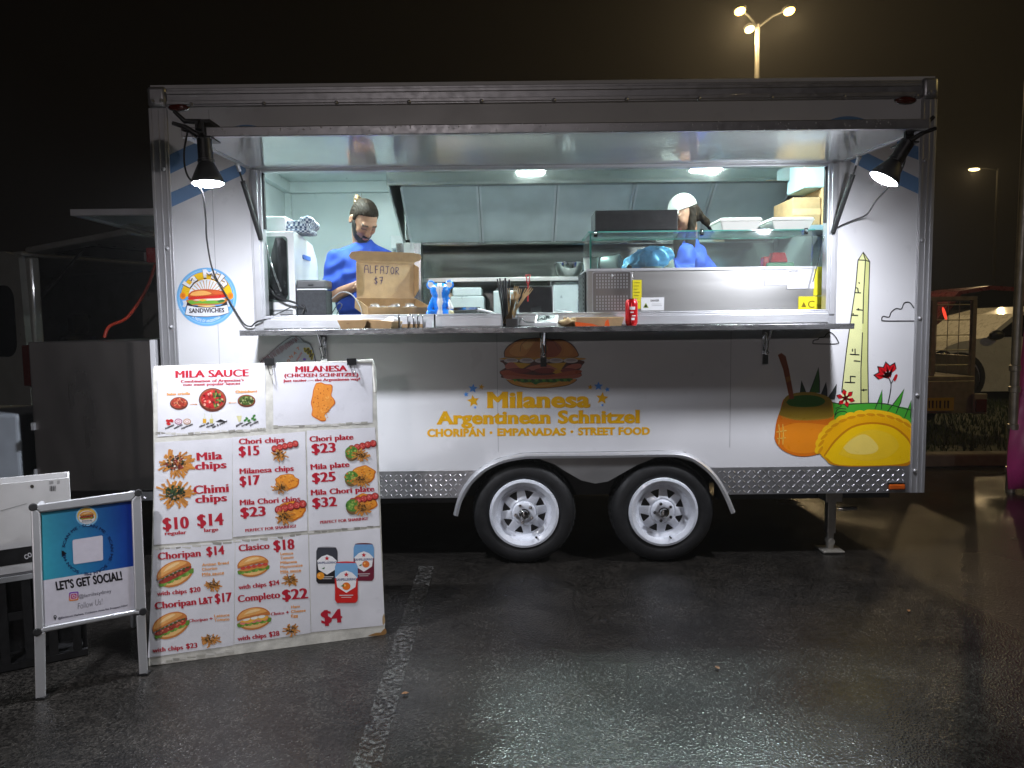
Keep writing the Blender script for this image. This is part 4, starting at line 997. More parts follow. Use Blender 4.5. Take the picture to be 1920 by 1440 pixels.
# wire card rack with loops, stack of cards in it
a = PY(785, 609, -.14)
t = thing('card_rack', 'small chrome wire rack with tall loops on the counter below the blue bear', 'rack', (a[0], -.14, CZ))
q = MB(); q.box(a[0] - .10, a[0] + .105, -.19, -.09, CZ, CZ + .003); q.build('base', 'chrome', t)
for dx in (-.095, -.035, .015, .09):
    q = MB(); x = a[0] + dx; w_ = .014 if dx > -.09 and dx < .08 else .002
    q.tube([(x - w_, -.19, CZ + .003), (x - w_, -.19, CZ + .055), (x - w_ * .6, -.19, CZ + .068), (x, -.19, CZ + .073), (x + w_ * .6, -.19, CZ + .068), (x + w_, -.19, CZ + .055), (x + w_, -.19, CZ + .003)], .0032, 8); q.build('loop', 'chrome', t, smooth=70)
q = MB(); q.box(a[0] - .08, a[0] + .075, -.183, -.10, CZ + .004, CZ + .036); cards = q.build('card_stack', 'paper', None, at=(a[0], -.14, CZ + .004)); tag(cards, 'stack of small cream cards lying in the chrome wire rack', 'cards')
q = MB(); q.box(a[0] - .082, a[0] + .03, -.186, -.1835, CZ + .004, CZ + .022); q.build('torn_card', 'kraft', cards)

# blue and white bear figure
a = PY(826, 592, .12); bx0, by0 = a[0], .13
Bp = lambda x, y, z: (bx0 + x, by0 + y, BZ + z)
prims = [ellip(Bp(0, 0, .075), (.042, .036, .055), k=.012), ellip(Bp(0, -.004, .148), (.056, .046, .046), k=.010),
         ellip(Bp(-.052, 0, .182), (.026, .012, .026), k=.006), ellip(Bp(.052, 0, .182), (.026, .012, .026), k=.006), ellip(Bp(-.052, -.014, .182), (.014, .006, .014), k=.003, mode='-'), ellip(Bp(.052, -.014, .182), (.014, .006, .014), k=.003, mode='-'),
         capsule(Bp(-.036, 0, .105), Bp(-.060, -.02, .048), .016, .014, k=.006), capsule(Bp(.036, 0, .105), Bp(.062, -.02, .05), .016, .014, k=.006),
         capsule(Bp(-.028, -.01, .025), Bp(-.056, -.065, .020), .023, .020, k=.006), capsule(Bp(.028, -.01, .025), Bp(.062, -.060, .020), .023, .020, k=.006), ellip(Bp(0, 0, .02), (.045, .04, .024), k=.01)]
BLUE, WHT, SND = (.012, .22, .80), (.72, .72, .70), (.45, .40, .24)
def bearcol(P):
    c = np.tile(np.array(BLUE), (len(P), 1)); x, y, z = (P - np.array(Bp(0, 0, 0))).T
    c[np.abs(x) < .014 + .003 * np.sin(z * 90)] = WHT; c[np.abs(x) < .0012] = (.4, .4, .38)
    c[(np.abs(z - .160 - .02 * np.abs(x) / .05) < .0035) & (np.abs(x) < .052) & (y < .01) & (z > .15)] = WHT
    c[(np.hypot(np.abs(x) - .052, z - .182) < .016) & (y < -.001)] = WHT
    c[(x > .046) & (z < .10) & (z > .045)] = WHT * np.ones(3)
    c[(x > .05) & (y < -.05) & (z < .05)] = SND
    return c
t = thing('bear_figure', 'glossy blue bear figure with a white stripe sitting on the hatch sill', 'figurine', (bx0, by0, BZ))
soft(prims, Bp(-.1, -.11, -.004), Bp(.11, .06, .22), .0032, 'body', 'gloss_paint', t, colour=bearcol)
# white spoon, cables
a0, a1 = PY(895, 581, .16), PY(940, 594, .16)
q = MB(); q.tube(curve_pts([a0, (a0[0] + .03, .16, a0[2] - .004), (a1[0] - .05, .15, BZ + .022), a1], 6), [.012] * 3 + [.009] * 6 + [.007] * 10, 8); tag(q.build('plastic_spoon', 'white_plastic', None, smooth=70, at=tuple(a0)), 'long white plastic spoon leaning between the blue bear and the straw holder', 'spoon')
def cable(pts, r, label, m='black'):
    q = MB(); q.tube(curve_pts(pts, 8), r, 8); o = q.build('cable', m, None, smooth=80, at=tuple(pts[0])); tag(o, label, 'cable')
cable([PY(498, 530, .13), PY(518, 556, .10), PY(548, 566, .08), PY(570, 574, .06), PY(566, 590, .05)], .006, 'black power cable drooping across the front of the food warmer')
cable([PY(507, 594, .02), PY(530, 584, .02), PY(552, 574, .03), PY(572, 579, .05), PY(575, 590, .07)], .0032, 'thin black cable arching from the sill up to the charcoal speaker')
cable([PY(622, 560, .13), PY(640, 548, .13), PY(660, 553, .11), PY(675, 575, .08), PY(679, 594, .05)], .003, 'thin grey cable looping between the speaker and the mailer box', 'grey_plastic')
cable([PY(622, 588, .10), PY(634, 570, .14), PY(641, 573, .14), PY(632, 590, .10), PY(650, 594, .06), PY(672, 592, .07)], .0028, 'tangled thin black cable on the sill behind the card food trays')
cable([PY(862, 593, .12), PY(880, 590, .11), PY(905, 594, .08), PY(930, 592, .08)], .003, 'black cable lying on the sill between the bear and the spoon')
cable([PY(972, 588, .02), PY(984, 602, -.05), PY(1003, 604, -.10)], .003, 'short black cable running to the card reader on the counter')

# straw and fork holder
a = PY(956, 607, -.12)
t = thing('cutlery_holder', 'clear acrylic holder for straws and wooden forks at the middle of the counter', 'cutlery holder', (a[0], -.12, CZ))
x0, x1, y0, y1, h_ = a[0] - .047, a[0] + .047, -.165, -.075, .150
q = MB(); q.box(x0, x1, y0, y1, CZ, CZ + .004); q.box(x0, x0 + .002, y0, y1, CZ + .004, CZ + h_); q.box(x1 - .002, x1, y0, y1, CZ + .004, CZ + h_); q.box(x0 + .002, x1 - .002, y0, y0 + .002, CZ + .004, CZ + h_); q.box(x0 + .002, x1 - .002, y1 - .002, y1, CZ + .004, CZ + h_); q.build('cup', 'acrylic', t)
q = MB(); q.box(a[0] - .02, x1 - .004, y0 + .003, y0 + .006, CZ + .004, CZ + .044); q.build('paper_slip', 'paper', t)
rd = random.Random(2)
proto = None
for i in range(17):
    bx_ = (rd.uniform(-.036, -.002), rd.uniform(-.03, .03)); tp = (bx_[0] - rd.uniform(.0, .05) + .018, bx_[1] + rd.uniform(-.01, .01)); L = rd.uniform(.20, .262)
    q = MB(); p0 = np.array((a[0] + bx_[0] * .9, -.12 + bx_[1], CZ + .006)); p1 = np.array((a[0] + tp[0] - .012, -.12 + tp[1], CZ + L)); q.tube([p0, p1], .0042, 8)
    tag(q.build('straw', 'black', None, smooth=60, at=tuple(p0)), 'black drinking straw standing in the clear holder on the counter', 'straw', 'black straws in the clear holder')
def fork(T):
    pts = [(-.006, .0), (.006, 0), (.005, .10), (.011, .118), (.012, .155), (.008, .155), (.007, .127), (.0035, .127), (.002, .155), (-.002, .155), (-.0035, .127), (-.007, .127), (-.008, .155), (-.012, .155), (-.011, .118), (-.005, .10)]
    q = MB(); q.prism(pts, lambda u, v, d: tuple(T @ Vector((u, d, v))), -.001, .001); return q
for i, (dx, dy, ry, up) in enumerate([(.0, -.036, 24, 0), (.028, -.034, 6, 0), (.018, -.028, 16, 0), (.034, -.012, 12, 1), (.03, .0, 30, 1), (.036, -.022, 36, 1), (.012, .01, -4, 1), (.022, .02, 10, 1)]):
    T = frame((a[0] + dx - (.028 if not up else 0), -.12 + dy, CZ + .008 + (.0 if up else .17 * math.cos(R(ry)))), 0, 0, R(ry) if up else R(180 + ry))
    if not up: T = frame((a[0] + dx - .03 + .165 * math.sin(R(ry)), -.12 + dy, CZ + .008 + .165 * math.cos(R(ry))), 0, 0, R(180 + ry))
    if up: T = frame((a[0] + dx - .012, -.12 + dy, CZ + .05 + .015 * (i % 3)), 0, 0, R(ry))
    o = fork(T).build('wooden_fork', 'wood', None, at=tuple(T.translation)); tag(o, 'pale wooden fork standing in the clear holder on the counter', 'fork', 'wooden forks in the clear holder')
p = PY(990, 520, .02)
t = thing('bottle_opener', 'red bottle opener hooked upright behind the wooden forks', 'bottle opener', (p[0], .02, p[2] - .03))
q = MB(); q.tube([(p[0] - .013, .02, p[2] + .012), (p[0] + .013, .02, p[2] + .012), (p[0] + .006, .02, p[2] - .012), (p[0] + .007, .02, p[2] - .03), (p[0] - .007, .02, p[2] - .03), (p[0] - .006, .02, p[2] - .012), (p[0] - .0129, .02, p[2] + .0119)], .0035, 8); q.tube([(p[0], .02, p[2] - .03), (p[0] - .002, .03, BZ + .08)], .004, 8); q.build('handle', 'red_plastic', t, smooth=50)
# tablet till, card reader
a = PY(1005, 594, .13)
t = thing('till_screen', 'black till screen seen from behind, next to the clear cutlery holder', 'till', (a[0], .15, BZ))
T = frame((a[0], .13, BZ + .012), R(4), R(-14))
q = MB(); q.box(-.098, .098, -.006, .006, 0, .165); xform(q, T); q.build('back', 'black', t, bevel=.005)
q = MB(); q.prism([(-.05, 0), (.06, 0), (.02, .11)], lambda u, v, d: (a[0] + d, .15 + u, BZ + v), -.03, .03); q.build('stand', 'black', t)
q = MB(); q.box(.098, .1, -.004, .004, .004, .16); xform(q, T); q.build('rim_strip', 'white_plastic', t)
a = PY(1025, 607, -.14)
t = thing('card_reader', 'white card reader with a dark screen lying on the counter', 'card reader', (a[0], -.14, CZ))
q = MB(); T = frame((a[0], -.14, CZ), R(-8)); q.prism([(-.06, 0), (.06, 0), (.06, .062), (.02, .060), (-.06, .022)], lambda u, v, d: tuple(T @ Vector((d, u, v))), -.058, .058); q.build('shell', 'white_plastic', t, bevel=.006, seg=3)
q = MB(); vs = [tuple(T @ Vector(p)) for p in ((-.047, -.052, .0285), (.047, -.052, .0285), (.047, .015, .0610), (-.047, .015, .0610))]; q.add(vs, [(0, 1, 2, 3)]); q.build('screen', 'black_gloss', t)
rd = random.Random(9)
q = MB()
for i in range(12):
    u, v = rd.uniform(-.035, .03), rd.uniform(-.045, .005); z = .0292 + (v + .052) * .485
    q.add([tuple(T @ Vector(p)) for p in ((u, v, z), (u + .012, v, z), (u + .012, v + .006, z + .003), (u, v + .006, z + .003))], [(0, 1, 2, 3)])
q.build('screen_marking', 'screen', t)
# scrunched paper, orange lid, tray, can
a = PY(1067, 603, -.12)
soft([ellip((a[0], -.12, CZ + .02), (.045, .04, .022))], (a[0] - .08, -.2, CZ - .01), (a[0] + .08, -.05, CZ + .08), .004, 'napkin', 'kraft_in', None, rough=crumple(.011, 85, 5), at=(a[0], -.12, CZ))
tag(bpy.data.objects['napkin'], 'scrunched brown paper napkin between the card reader and the orange card', 'napkin')
a = PY(1120, 606, -.15)
T = frame((a[0] + .005, -.13, CZ), R(4)); o = tray(T, .115, .05, .045, .012).build('food_tray', 'kraft_in', None, at=(a[0], -.13, CZ)); tag(o, 'long brown card tray on the counter against the red drink can', 'food tray', 'card food trays on the counter')
M['orange'] = mat('orange_card', (.85, .12, .015), .5, var=.05)
q = MB(); q.prism([(-.12, 0), (.0, 0), (-.03, .012), (-.12, .024)], lambda u, v, d: (a[0] + u, -.205 + d, CZ + v), -.002, .0); q.prism([(.03, 0), (.058, 0), (.05, .035), (.036, .026)], lambda u, v, d: (a[0] + u, -.205 + d, CZ + v), -.002, .0)
q.box(a[0] - .12, a[0] + .058, -.203, -.196, CZ, CZ + .002)
tag(q.build('orange_card', 'orange', None, at=(a[0], -.2, CZ)), 'torn bright orange card tucked under the long brown card tray', 'card')
a = PY(1184, 607, -.10)
t = thing('drink_can', 'red drink can standing on the counter in front of the perforated grille', 'drink can', (a[0], -.10, CZ))
prof = [(.0, .004), (.020, .003), (.025, 0), (.028, .005), (.0325, .016), (.033, .03), (.033, .118), (.0315, .126), (.0275, .136), (.0268, .139)]
q = MB(); q.lathe(prof, (a[0], -.10, CZ), (0, 0, 1), 32); q.build('can_body', mat('can_red', (.55, .008, .012), .22, .3, var=.08), t, smooth=40)
q = MB(); q.lathe([(.0268, .139), (.0272, .143), (.026, .143), (.0245, .136), (0, .136)], (a[0], -.10, CZ), (0, 0, 1), 32); q.box(a[0] - .008, a[0] + .008, -.115, -.09, CZ + .137, CZ + .139); q.build('lid', 'chrome', t, smooth=40)
q = MB()
for (z0, z1, a0, a1) in ((.085, .10, -115, -65), (.068, .074, -110, -80), (.03, .042, -100, -70), (.05, .055, -95, -60)):
    n = 6; vs = [(a[0] + .0334 * math.cos(R(a0 + (a1 - a0) * i / n)), -.10 + .0334 * math.sin(R(a0 + (a1 - a0) * i / n)), CZ + z) for i in range(n + 1) for z in (z0, z1)]
    q.add(vs, [(2 * i, 2 * i + 2, 2 * i + 3, 2 * i + 1) for i in range(n)])
q.build('can_marking', 'white_plastic', t)

# chilled display counter with glass top
t = thing('display_fridge', 'stainless bench-top display fridge with a perforated grille and a glass guard on top', 'display fridge', (1.1, .3, BZ))
fx0, fx1, fy0, fy1, fz0, fz1 = .425, 1.705, .12, .52, BZ + .006, 1.632
q = MB(); q.box(fx0 + .262, fx1, fy0, fy1, fz0, fz1); q.box(fx0, fx0 + .2615, fy0 + .004, fy1, fz0, fz1); q.build('cabinet', 'steel', t, bevel=.004)
q = MB(); q.box(fx0 - .012, fx0 - .0005, fy0 + .02, fy1 - .02, fz0 + .01, fz1 - .012)
for i in range(9): q.box(fx0 - .016, fx0 - .0125, fy0 + .05, fy1 - .05, fz0 + .03 + i * .024, fz0 + .042 + i * .024)
q.build('vent_louvre', 'dark', t)
q = MB(); q.prism(rounded(fx0 + .035, fx0 + .245, fz0 + .012, fz1 - .016, .012), lambda u, v, d: (u, d, v), fy0 - .006, fy0 + .0035); gl = q.build('grille_panel', 'steel_dark', t, smooth=30)
q = MB()
for r_ in range(12):
    if r_ in (5, 6): continue
    for c_ in range(11):
        x = fx0 + .056 + c_ * .0168; z = fz0 + .030 + r_ * .0172
        q.box(x - .0022, x + .0022, fy0 - .0075, fy0 - .0062, z - .0055, z + .0055)
q.build('perforation_dot', 'frame_alu', gl)
q = MB(); q.prism(rounded(fx0 + .030, fx0 + .250, fz0 + .007, fz1 - .011, .014), lambda u, v, d: (u, d, v), fy0 - .002, fy0 + .0034); q.ball((fx0 + .14, fy0 - .008, fz1 - .035), (.008, .004, .008), 10, 8); q.build('grille_frame', 'frame_alu', t, smooth=30)
q = MB(); q.box(fx0 - .004, fx1 + .004, fy0 - .010, fy0 - .0005, fz1 - .010, fz1 + .004); q.box(fx0, fx1, fy0, fy1, fz1 + .0005, fz1 + .004); q.build('top_rim', 'frame_alu', t)
gz = 1.835
q = MB(); q.box(fx0 + .03, fx1 - .02, fy0 + .004, fy0 + .010, fz1 + .0045, gz - .003); q.build('front_glass', 'glass', t)
q = MB(); q.box(fx0 + .02, fx0 + .026, fy0 + .012, fy1 - .01, fz1 + .0045, gz - .003); q.build('end_glass', 'glass', t)
q = MB(); q.box(fx0 + .01, fx1 - .01, fy0 - .002, fy1 - .02, gz, gz + .007); q.build('top_glass', 'top_glass', t)
q = MB(); q.box(fx0 + .008, fx1 - .008, fy0 - .004, fy0 - .0025, gz, gz + .007); q.box(fx0 + .01, fx1 - .01, fy1 - .0195, fy1 - .018, gz, gz + .007); q.box(fx0 + .0185, fx0 + .0275, fy0 + .0105, fy0 + .0118, fz1 + .005, gz - .003); q.build('glass_edging', 'glass_edge', t)
for x in (fx0 + .05, (fx0 + fx1) / 2, fx1 - .06):
    q = MB(); q.box(x - .010, x + .010, fy0 - .006, fy0 + .03, gz - .022, gz + .012); q.ball((x, fy0 - .008, gz - .004), .008, 10, 8); q.build('glass_clamp', 'chrome', t, smooth=40)
def sticker(q, px0, py0, px1, py1, Y, th=.002):
    a, c = PY(px0, py0, Y), PY(px1, py1, Y); q.box(a[0], c[0], Y - th, Y - .0004, c[2], a[2]); return q
for (px0, py0, px1, py1, m_, lift) in ((1186, 525, 1203, 579, 'yellow', 0), (1202, 558, 1245, 582, 'white_plastic', .0022), (1526, 500, 1549, 554, 'yellow', 0), (1497, 556, 1547, 580, 'yellow', .0022), (1434, 505, 1478, 535, 'paper', 0), (1476, 503, 1526, 541, 'paper', .0022)):
    q = sticker(MB(), px0, py0, px1, py1, fy0 - .0012 - lift); q.build('label_sheet', m_, t)
# goods behind the glass
def jar(px, py, Y, r, h_, label, m_='acrylic', lying=False, name='plastic_tub', cap=None):
    p = PY(px, py, Y); t = thing(name, label, 'tub', (p[0], Y, fz1 + .005))
    q = MB()
    if lying: q.lathe([(0, 0), (r * .75, 0), (r * .8, .004), (r, h_), (r * .96, h_), (r * .7, .01)], (p[0] - h_ / 2, Y + .02, fz1 + .005 + r), (1, -.45, 0), 28)
    else: q.lathe([(0, 0), (r * .85, 0), (r, h_), (r * .95, h_), (r * .8, .006), (0, .005)], (p[0], Y, fz1 + .005), (0, 0, 1), 28)
    q.build('tub', m_, t, smooth=40)
    q = MB()
    if lying: q.lathe([(r * 1.04, -.004), (r * 1.04, .008), (0, .008)], (p[0] - h_ / 2 + h_ * .91, Y + .02 - h_ * .41, fz1 + .005 + r), (1, -.45, 0), 28)
    else: q.lathe([(r * 1.03, -.006), (r * 1.03, .004), (0, .004)], (p[0], Y, fz1 + .005 + h_), (0, 0, 1), 28)
    q.build('lid', cap or m_, t, smooth=40)
M['cloudy'] = mat('cloudy_plastic', (.55, .57, .54), .3, var=.1)
jar(1108, 495, .30, .045, .075, 'clear round plastic tub standing at the grille end of the display fridge', 'cloudy', cap='acrylic')
jar(1145, 495, .26, .043, .10, 'cream plastic tub lying on its side behind the fridge glass', 'white_plastic', True)
p = PY(1180, 500, .25); q = MB(); q.ball((p[0], .25, fz1 + .021), .016, 14, 10); tag(q.build('black_ball_knob', 'black_gloss', None, smooth=180, at=(p[0], .25, fz1 + .005)), 'small shiny black round cap behind the fridge glass beside the cream tub', 'bottle cap')
p = PY(1222, 503, .25); q = MB(); q.lathe([(0, 0), (.05, 0), (.062, .014), (.06, .014), (.05, .003), (0, .003)], (p[0], .25, fz1 + .005), (0, 0, 1), 28); tag(q.build('saucer', 'steel', None, smooth=40, at=(p[0], .25, fz1 + .005)), 'small steel saucer behind the fridge glass in front of the blue bag', 'saucer')
p = PY(1215, 490, .40)
soft([ellip((p[0] + .01, .40, fz1 + .075), (.13, .07, .075), k=.03), ellip((p[0] - .06, .40, fz1 + .04), (.09, .06, .04), k=.03), ellip((p[0] + .08, .40, fz1 + .11), (.06, .05, .04), k=.03)], (p[0] - .2, .3, fz1), (p[0] + .2, .5, fz1 + .2), .006, 'plastic_bag', 'bag', None, rough=crumple(.010, 40, 2), at=(p[0], .40, fz1 + .005))
tag(bpy.data.objects['plastic_bag'], 'bulging light blue plastic bag behind the fridge glass', 'bag')
p = PY(1456, 492, .30)
t = thing('red_tub', 'small red tub with its handle up behind the fridge glass', 'tub', (p[0], .30, fz1 + .005))
q = MB(); q.hexa([(p[0] - .05, .26, fz1 + .04), (p[0] + .055, .26, fz1 + .04), (p[0] + .055, .34, fz1 + .04), (p[0] - .05, .34, fz1 + .04)], [(p[0] - .03, .28, fz1 + .10), (p[0] + .045, .28, fz1 + .10), (p[0] + .045, .33, fz1 + .10), (p[0] - .03, .33, fz1 + .10)]); q.box(p[0] - .085, p[0] - .052, .27, .33, fz1 + .005, fz1 + .075); q.build('shell', 'red_plastic', t, bevel=.008)
q = MB(); q.box(p[0] - .07, p[0] + .085, .25, .35, fz1 + .005, fz1 + .038); q.build('green_tray', mat('green_tray', (.12, .25, .14), .5), t, bevel=.006)
# goods on the glass
p = PY(1188, 430, .30); z0 = gz + .0075
t = thing('black_box', 'flat black printer box standing on the glass above the perforated grille', 'box', (p[0], .3, z0))
q = MB(); q.box(p[0] - .235, p[0] + .235, .20, .42, z0 + .012, z0 + .128); q.build('case', 'black', t, bevel=.006)
q = MB(); q.box(p[0] - .22, p[0] + .225, .21, .40, z0, z0 + .0115); q.build('plinth', 'grey_plastic', t)
def foam(px, label):
    p = PY(px, 430, .26); t = thing('takeaway_box', label, 'takeaway box', (p[0], .26, z0), group='foam takeaway boxes on the fridge glass')
    q = MB(); q.hexa([(p[0] - .095, .18, z0), (p[0] + .095, .18, z0), (p[0] + .095, .34, z0), (p[0] - .095, .34, z0)], [(p[0] - .118, .155, z0 + .052), (p[0] + .118, .155, z0 + .052), (p[0] + .118, .365, z0 + .052), (p[0] - .118, .365, z0 + .052)]); q.build('base', 'foam', t, bevel=.006, seg=3)
    q = MB(); q.hexa([(p[0] - .124, .15, z0 + .0525), (p[0] + .124, .15, z0 + .0525), (p[0] + .124, .37, z0 + .0525), (p[0] - .124, .37, z0 + .0525)], [(p[0] - .115, .16, z0 + .072), (p[0] + .115, .16, z0 + .072), (p[0] + .115, .36, z0 + .072), (p[0] - .115, .36, z0 + .072)]); q.build('lid', 'foam', t, bevel=.006, seg=3)
M['foam'] = mat('foam_box', (.74, .73, .68), .6, var=.03)
foam(1379, 'white foam takeaway box on the fridge glass, nearer the black printer box'); foam(1474, 'white foam takeaway box on the fridge glass, nearer the hatch corner')
p = PY(1392, 452, .40); q = MB(); q.box(p[0] - .03, p[0] + .03, .3, .5, fz1 + .1, fz1 + .13)
# cartons on the wall shelf
def carton(x0, x1, y0, y1, z0, z1, label, m_='kraft', name='carton'):
    t = thing(name, label, 'box', ((x0 + x1) / 2, (y0 + y1) / 2, z0))
    q = MB(); q.box(x0, x1, y0, y1, z0, z1); q.build('case', m_, t, bevel=.004)
    q = MB(); q.box(x0 - .002, x1 + .002, y0 - .0015, y0 - .0003, (z0 + z1) / 2 - .02, (z0 + z1) / 2 + .02); q.build('tape', 'kraft_in', t)
carton(1.83, 2.01, .80, 1.15, 1.9475, 2.13, 'brown carton standing on the wall shelf at the end of the kitchen')
carton(2.015, 2.18, .78, 1.15, 1.9475, 2.19, 'taller brown carton on the wall shelf, pushed against the end wall')
t = thing('paper_pack', 'pale blue wrapped paper pack lying on the cartons of the wall shelf', 'pack', (2.02, .95, 2.191))
q = MB(); q.box(1.90, 2.18, .80, 1.10, 2.191, 2.40); q.build('pack', M.setdefault('pale_blue', mat('pale_blue_wrap', (.45, .66, .72), .5)), t, bevel=.01)
# back bench equipment
def kit(name, px0, py0, px1, py1, Y, d, label, cat, m_='steel_v'):
    a, c = PY(px0, py0, Y), PY(px1, py1, Y); t = thing(name, label, cat, ((a[0] + c[0]) / 2, Y + d / 2, 1.3755))
    q = MB(); q.box(a[0], c[0], Y, Y + d, 1.3756, a[2]); q.build('case', m_, t, bevel=.008); return t, a, c
t, a, c = kit('fryer', 845, 556, 908, 592, 1.45, .4, 'stepped grey steel fryer on the back bench behind the bear', 'fryer', M.setdefault('grey_enamel', mat('grey_enamel', (.40, .43, .44), .35, .3)))
q = MB(); q.box(a[0] + .01, c[0] - .02, 1.5, 1.85, a[2] + .001, a[2] + .07); q.build('hopper', 'grey_enamel', t, bevel=.012); q = MB(); q.box(a[0] + .02, c[0] - .03, 1.44, 1.4495, a[2] - .10, a[2] - .08); q.build('handle', 'chrome', t)
q = MB(); q.box(a[0], c[0], 1.444, 1.4495, 1.40, 1.44); q.build('kick_strip', 'dark', t)
t, a, c = kit('griddle', 925, 545, 1032, 592, 1.5, .4, 'wide steel griddle on the back bench behind the till screen', 'griddle', 'grey_enamel'); q = MB(); q.box(a[0] + .02, c[0] - .02, 1.52, 1.88, a[2] + .001, a[2] + .02); q.build('hot_plate', 'dark', t)
t, a, c = kit('steel_pan', 1037, 532, 1085, 588, 1.5, .35, 'deep steel food pan on the back bench beside the display fridge', 'pan', 'grey_enamel')
q = MB(); q.box(a[0] - .012, c[0] + .012, 1.488, 1.862, a[2] + .0005, a[2] + .012); q.build('rim_edge', 'chrome', t)
p = PY(1068, 510, 1.72); t = thing('mixing_bowl', 'shiny steel mixing bowl on the back shelf beside the fridge glass', 'bowl', (p[0], 1.78, 1.6925))
q = MB(); q.lathe([(0, 0), (.05, 0), (.085, .03), (.108, .075), (.116, .115), (.119, .115), (.112, .072), (.088, .026), (.05, -.0), (0, .002)], (p[0], 1.78, 1.693), (0, 0, 1), 36); q.build('bowl', 'mirror', t, smooth=50)
q = MB(); q.lathe([(.114, .116), (.122, .118), (.122, .113), (.116, .111)], (p[0], 1.78, 1.693), (0, 0, 1), 36); q.build('rolled_rim', 'chrome', t, smooth=50)
a = PY(1058, 592, .25)
for i in range(3):
    q = MB(); T = frame((a[0] + .03 * i - .03, .25 + .02 * i, BZ + .001 + .012 * i), R(20 * i - 10), R(8), R(5)); q.box(-.05, .05, -.06, .06, 0, .002); xform(q, T)
    tag(q.build('paper_slip', 'paper', None, at=tuple(T.translation)), 'loose white order slip on the bench between the till screen and the fridge', 'paper', 'order slips on the bench')
# ================================================================== PEOPLE
def rot3(yaw, pitch, roll=0): return np.array(Matrix.Rotation(yaw, 3, 'Z') @ Matrix.Rotation(pitch, 3, 'X') @ Matrix.Rotation(roll, 3, 'Y'))
def head_prims(c, Q):
    """A head looking along its own -Y, turned by Q."""
    P = lambda x, y, z: np.array(c) + Q @ np.array((x, y, z))
    E_ = lambda x, y, z, r, k=.02, m='+', q=None: ellip(P(x, y, z), r, Q if q is None else Q @ q, k, m)
    L = lambda a, b, r0, r1, k=.01, m='+': capsule(P(*a), P(*b), r0, r1, k, m)
    return [E_(0, .012, .040, (.074, .094, .086)), E_(0, -.030, .0, (.062, .066, .080), .03), E_(0, -.040, -.058, (.048, .050, .050), .03), E_(0, -.078, -.094, (.023, .018, .019), .025),
            E_(.034, -.066, -.010, (.026, .024, .024), .02), E_(-.034, -.066, -.010, (.026, .024, .024), .02),
            L((-.040, -.082, .040), (.040, -.082, .040), .011, .011, .02),
            E_(.031, -.101, .022, (.019, .016, .013), .012, '-'), E_(-.031, -.101, .022, (.019, .016, .013), .012, '-'),
            E_(.031, -.080, .021, (.0155, .0125, .0125), .006), E_(-.031, -.080, .021, (.0155, .0125, .0125), .006),
            L((.018, -.0935, .019), (.044, -.087, .019), .0028, .0024, .003), L((-.018, -.0935, .019), (-.044, -.087, .019), .0028, .0024, .003),
            L((0, -.092, .032), (0, -.116, -.016), .008, .0115, .014), E_(.0115, -.104, -.020, (.009, .010, .008), .006), E_(-.0115, -.104, -.020, (.009, .010, .008), .006),
            E_(0, -.094, -.048, (.024, .012, .006), .007), E_(0, -.093, -.059, (.021, .012, .007), .007), E_(0, -.105, -.0535, (.024, .006, .0014), .003, '-'),
            E_(.079, .016, .004, (.010, .020, .033), .010), E_(-.079, .016, .004, (.010, .020, .033), .010), E_(.088, .008, .006, (.006, .010, .018), .006, '-'), E_(-.088, .008, .006, (.006, .010, .018), .006, '-')], P, E_, L
SK, LIP, BROW = np.array((.30, .155, .095)), np.array((.36, .13, .10)), np.array((.03, .018, .012))
def headcol(c, Q, base):
    def f(P):
        q = (P - np.array(c)) @ Q; x, y, z = q.T
        col = np.tile(np.array(base), (len(P), 1))
        lips = (np.abs(z + .0535) < .010) & (np.abs(x) < .023) & (y < -.085); col[lips] = LIP
        br = (np.abs(z - .043 - .05 * np.abs(np.abs(x) - .03)) < .0052) & (np.abs(x) > .013) & (np.abs(x) < .052) & (y < -.06); col[br] = BROW
        la = (np.abs(z - .016) < .0026) & (np.abs(np.abs(x) - .031) < .016) & (y < -.075); col[la] = BROW * 1.3
        ck = np.exp(-(((np.abs(x) - .038) / .02) ** 2 + ((z + .012) / .02) ** 2)) * (y < -.05); col += ck[:, None] * np.array((.012, -.004, -.004))
        return np.clip(col, 0, 1)
    return f
def hand_prims(w, d, up, side, curl=.6, L=.185):
    """palm and five bent fingers from wrist w along d; up = back of the hand, side = towards the thumb."""
    w, d, up, side = [np.array(v, float) for v in (w, d, up, side)]
    out = [capsule(w, w + d * .045, .026, .030, .012), capsule(w + d * .03 + side * .016, w + d * .085 + side * .020, .017, .014, .015), capsule(w + d * .03 - side * .016, w + d * .08 - side * .022, .017, .013, .015), capsule(w + d * .04, w + d * .088, .017, .014, .014)]
    for i, (o, ln) in enumerate(((.030, .072), (.010, .080), (-.011, .074), (-.031, .058))):
        p = w + d * (.088 - .004 * abs(i - 1)) + side * o; r = .0092 - .0007 * (i == 3); a = 0
        for k_, f in enumerate((.45, .32, .23)):
            a += curl * (.7 if k_ == 0 else 1.0); dd = d * math.cos(a) - up * math.sin(a); p2 = p + dd * ln * f; out.append(capsule(p, p2, r, r * .93, .004)); p = p2; r *= .93
    p = w + d * .028 + side * .026; dd = d * .6 + side * .7 - up * .35; dd /= np.linalg.norm(dd)
    for f, r in ((.040, .0125), (.030, .0105), (.024, .0095)):
        p2 = p + dd * f; out.append(capsule(p, p2, r, r * .9, .006)); p = p2; dd = dd * .85 + d * .35 - up * .2; dd /= np.linalg.norm(dd)
    return out

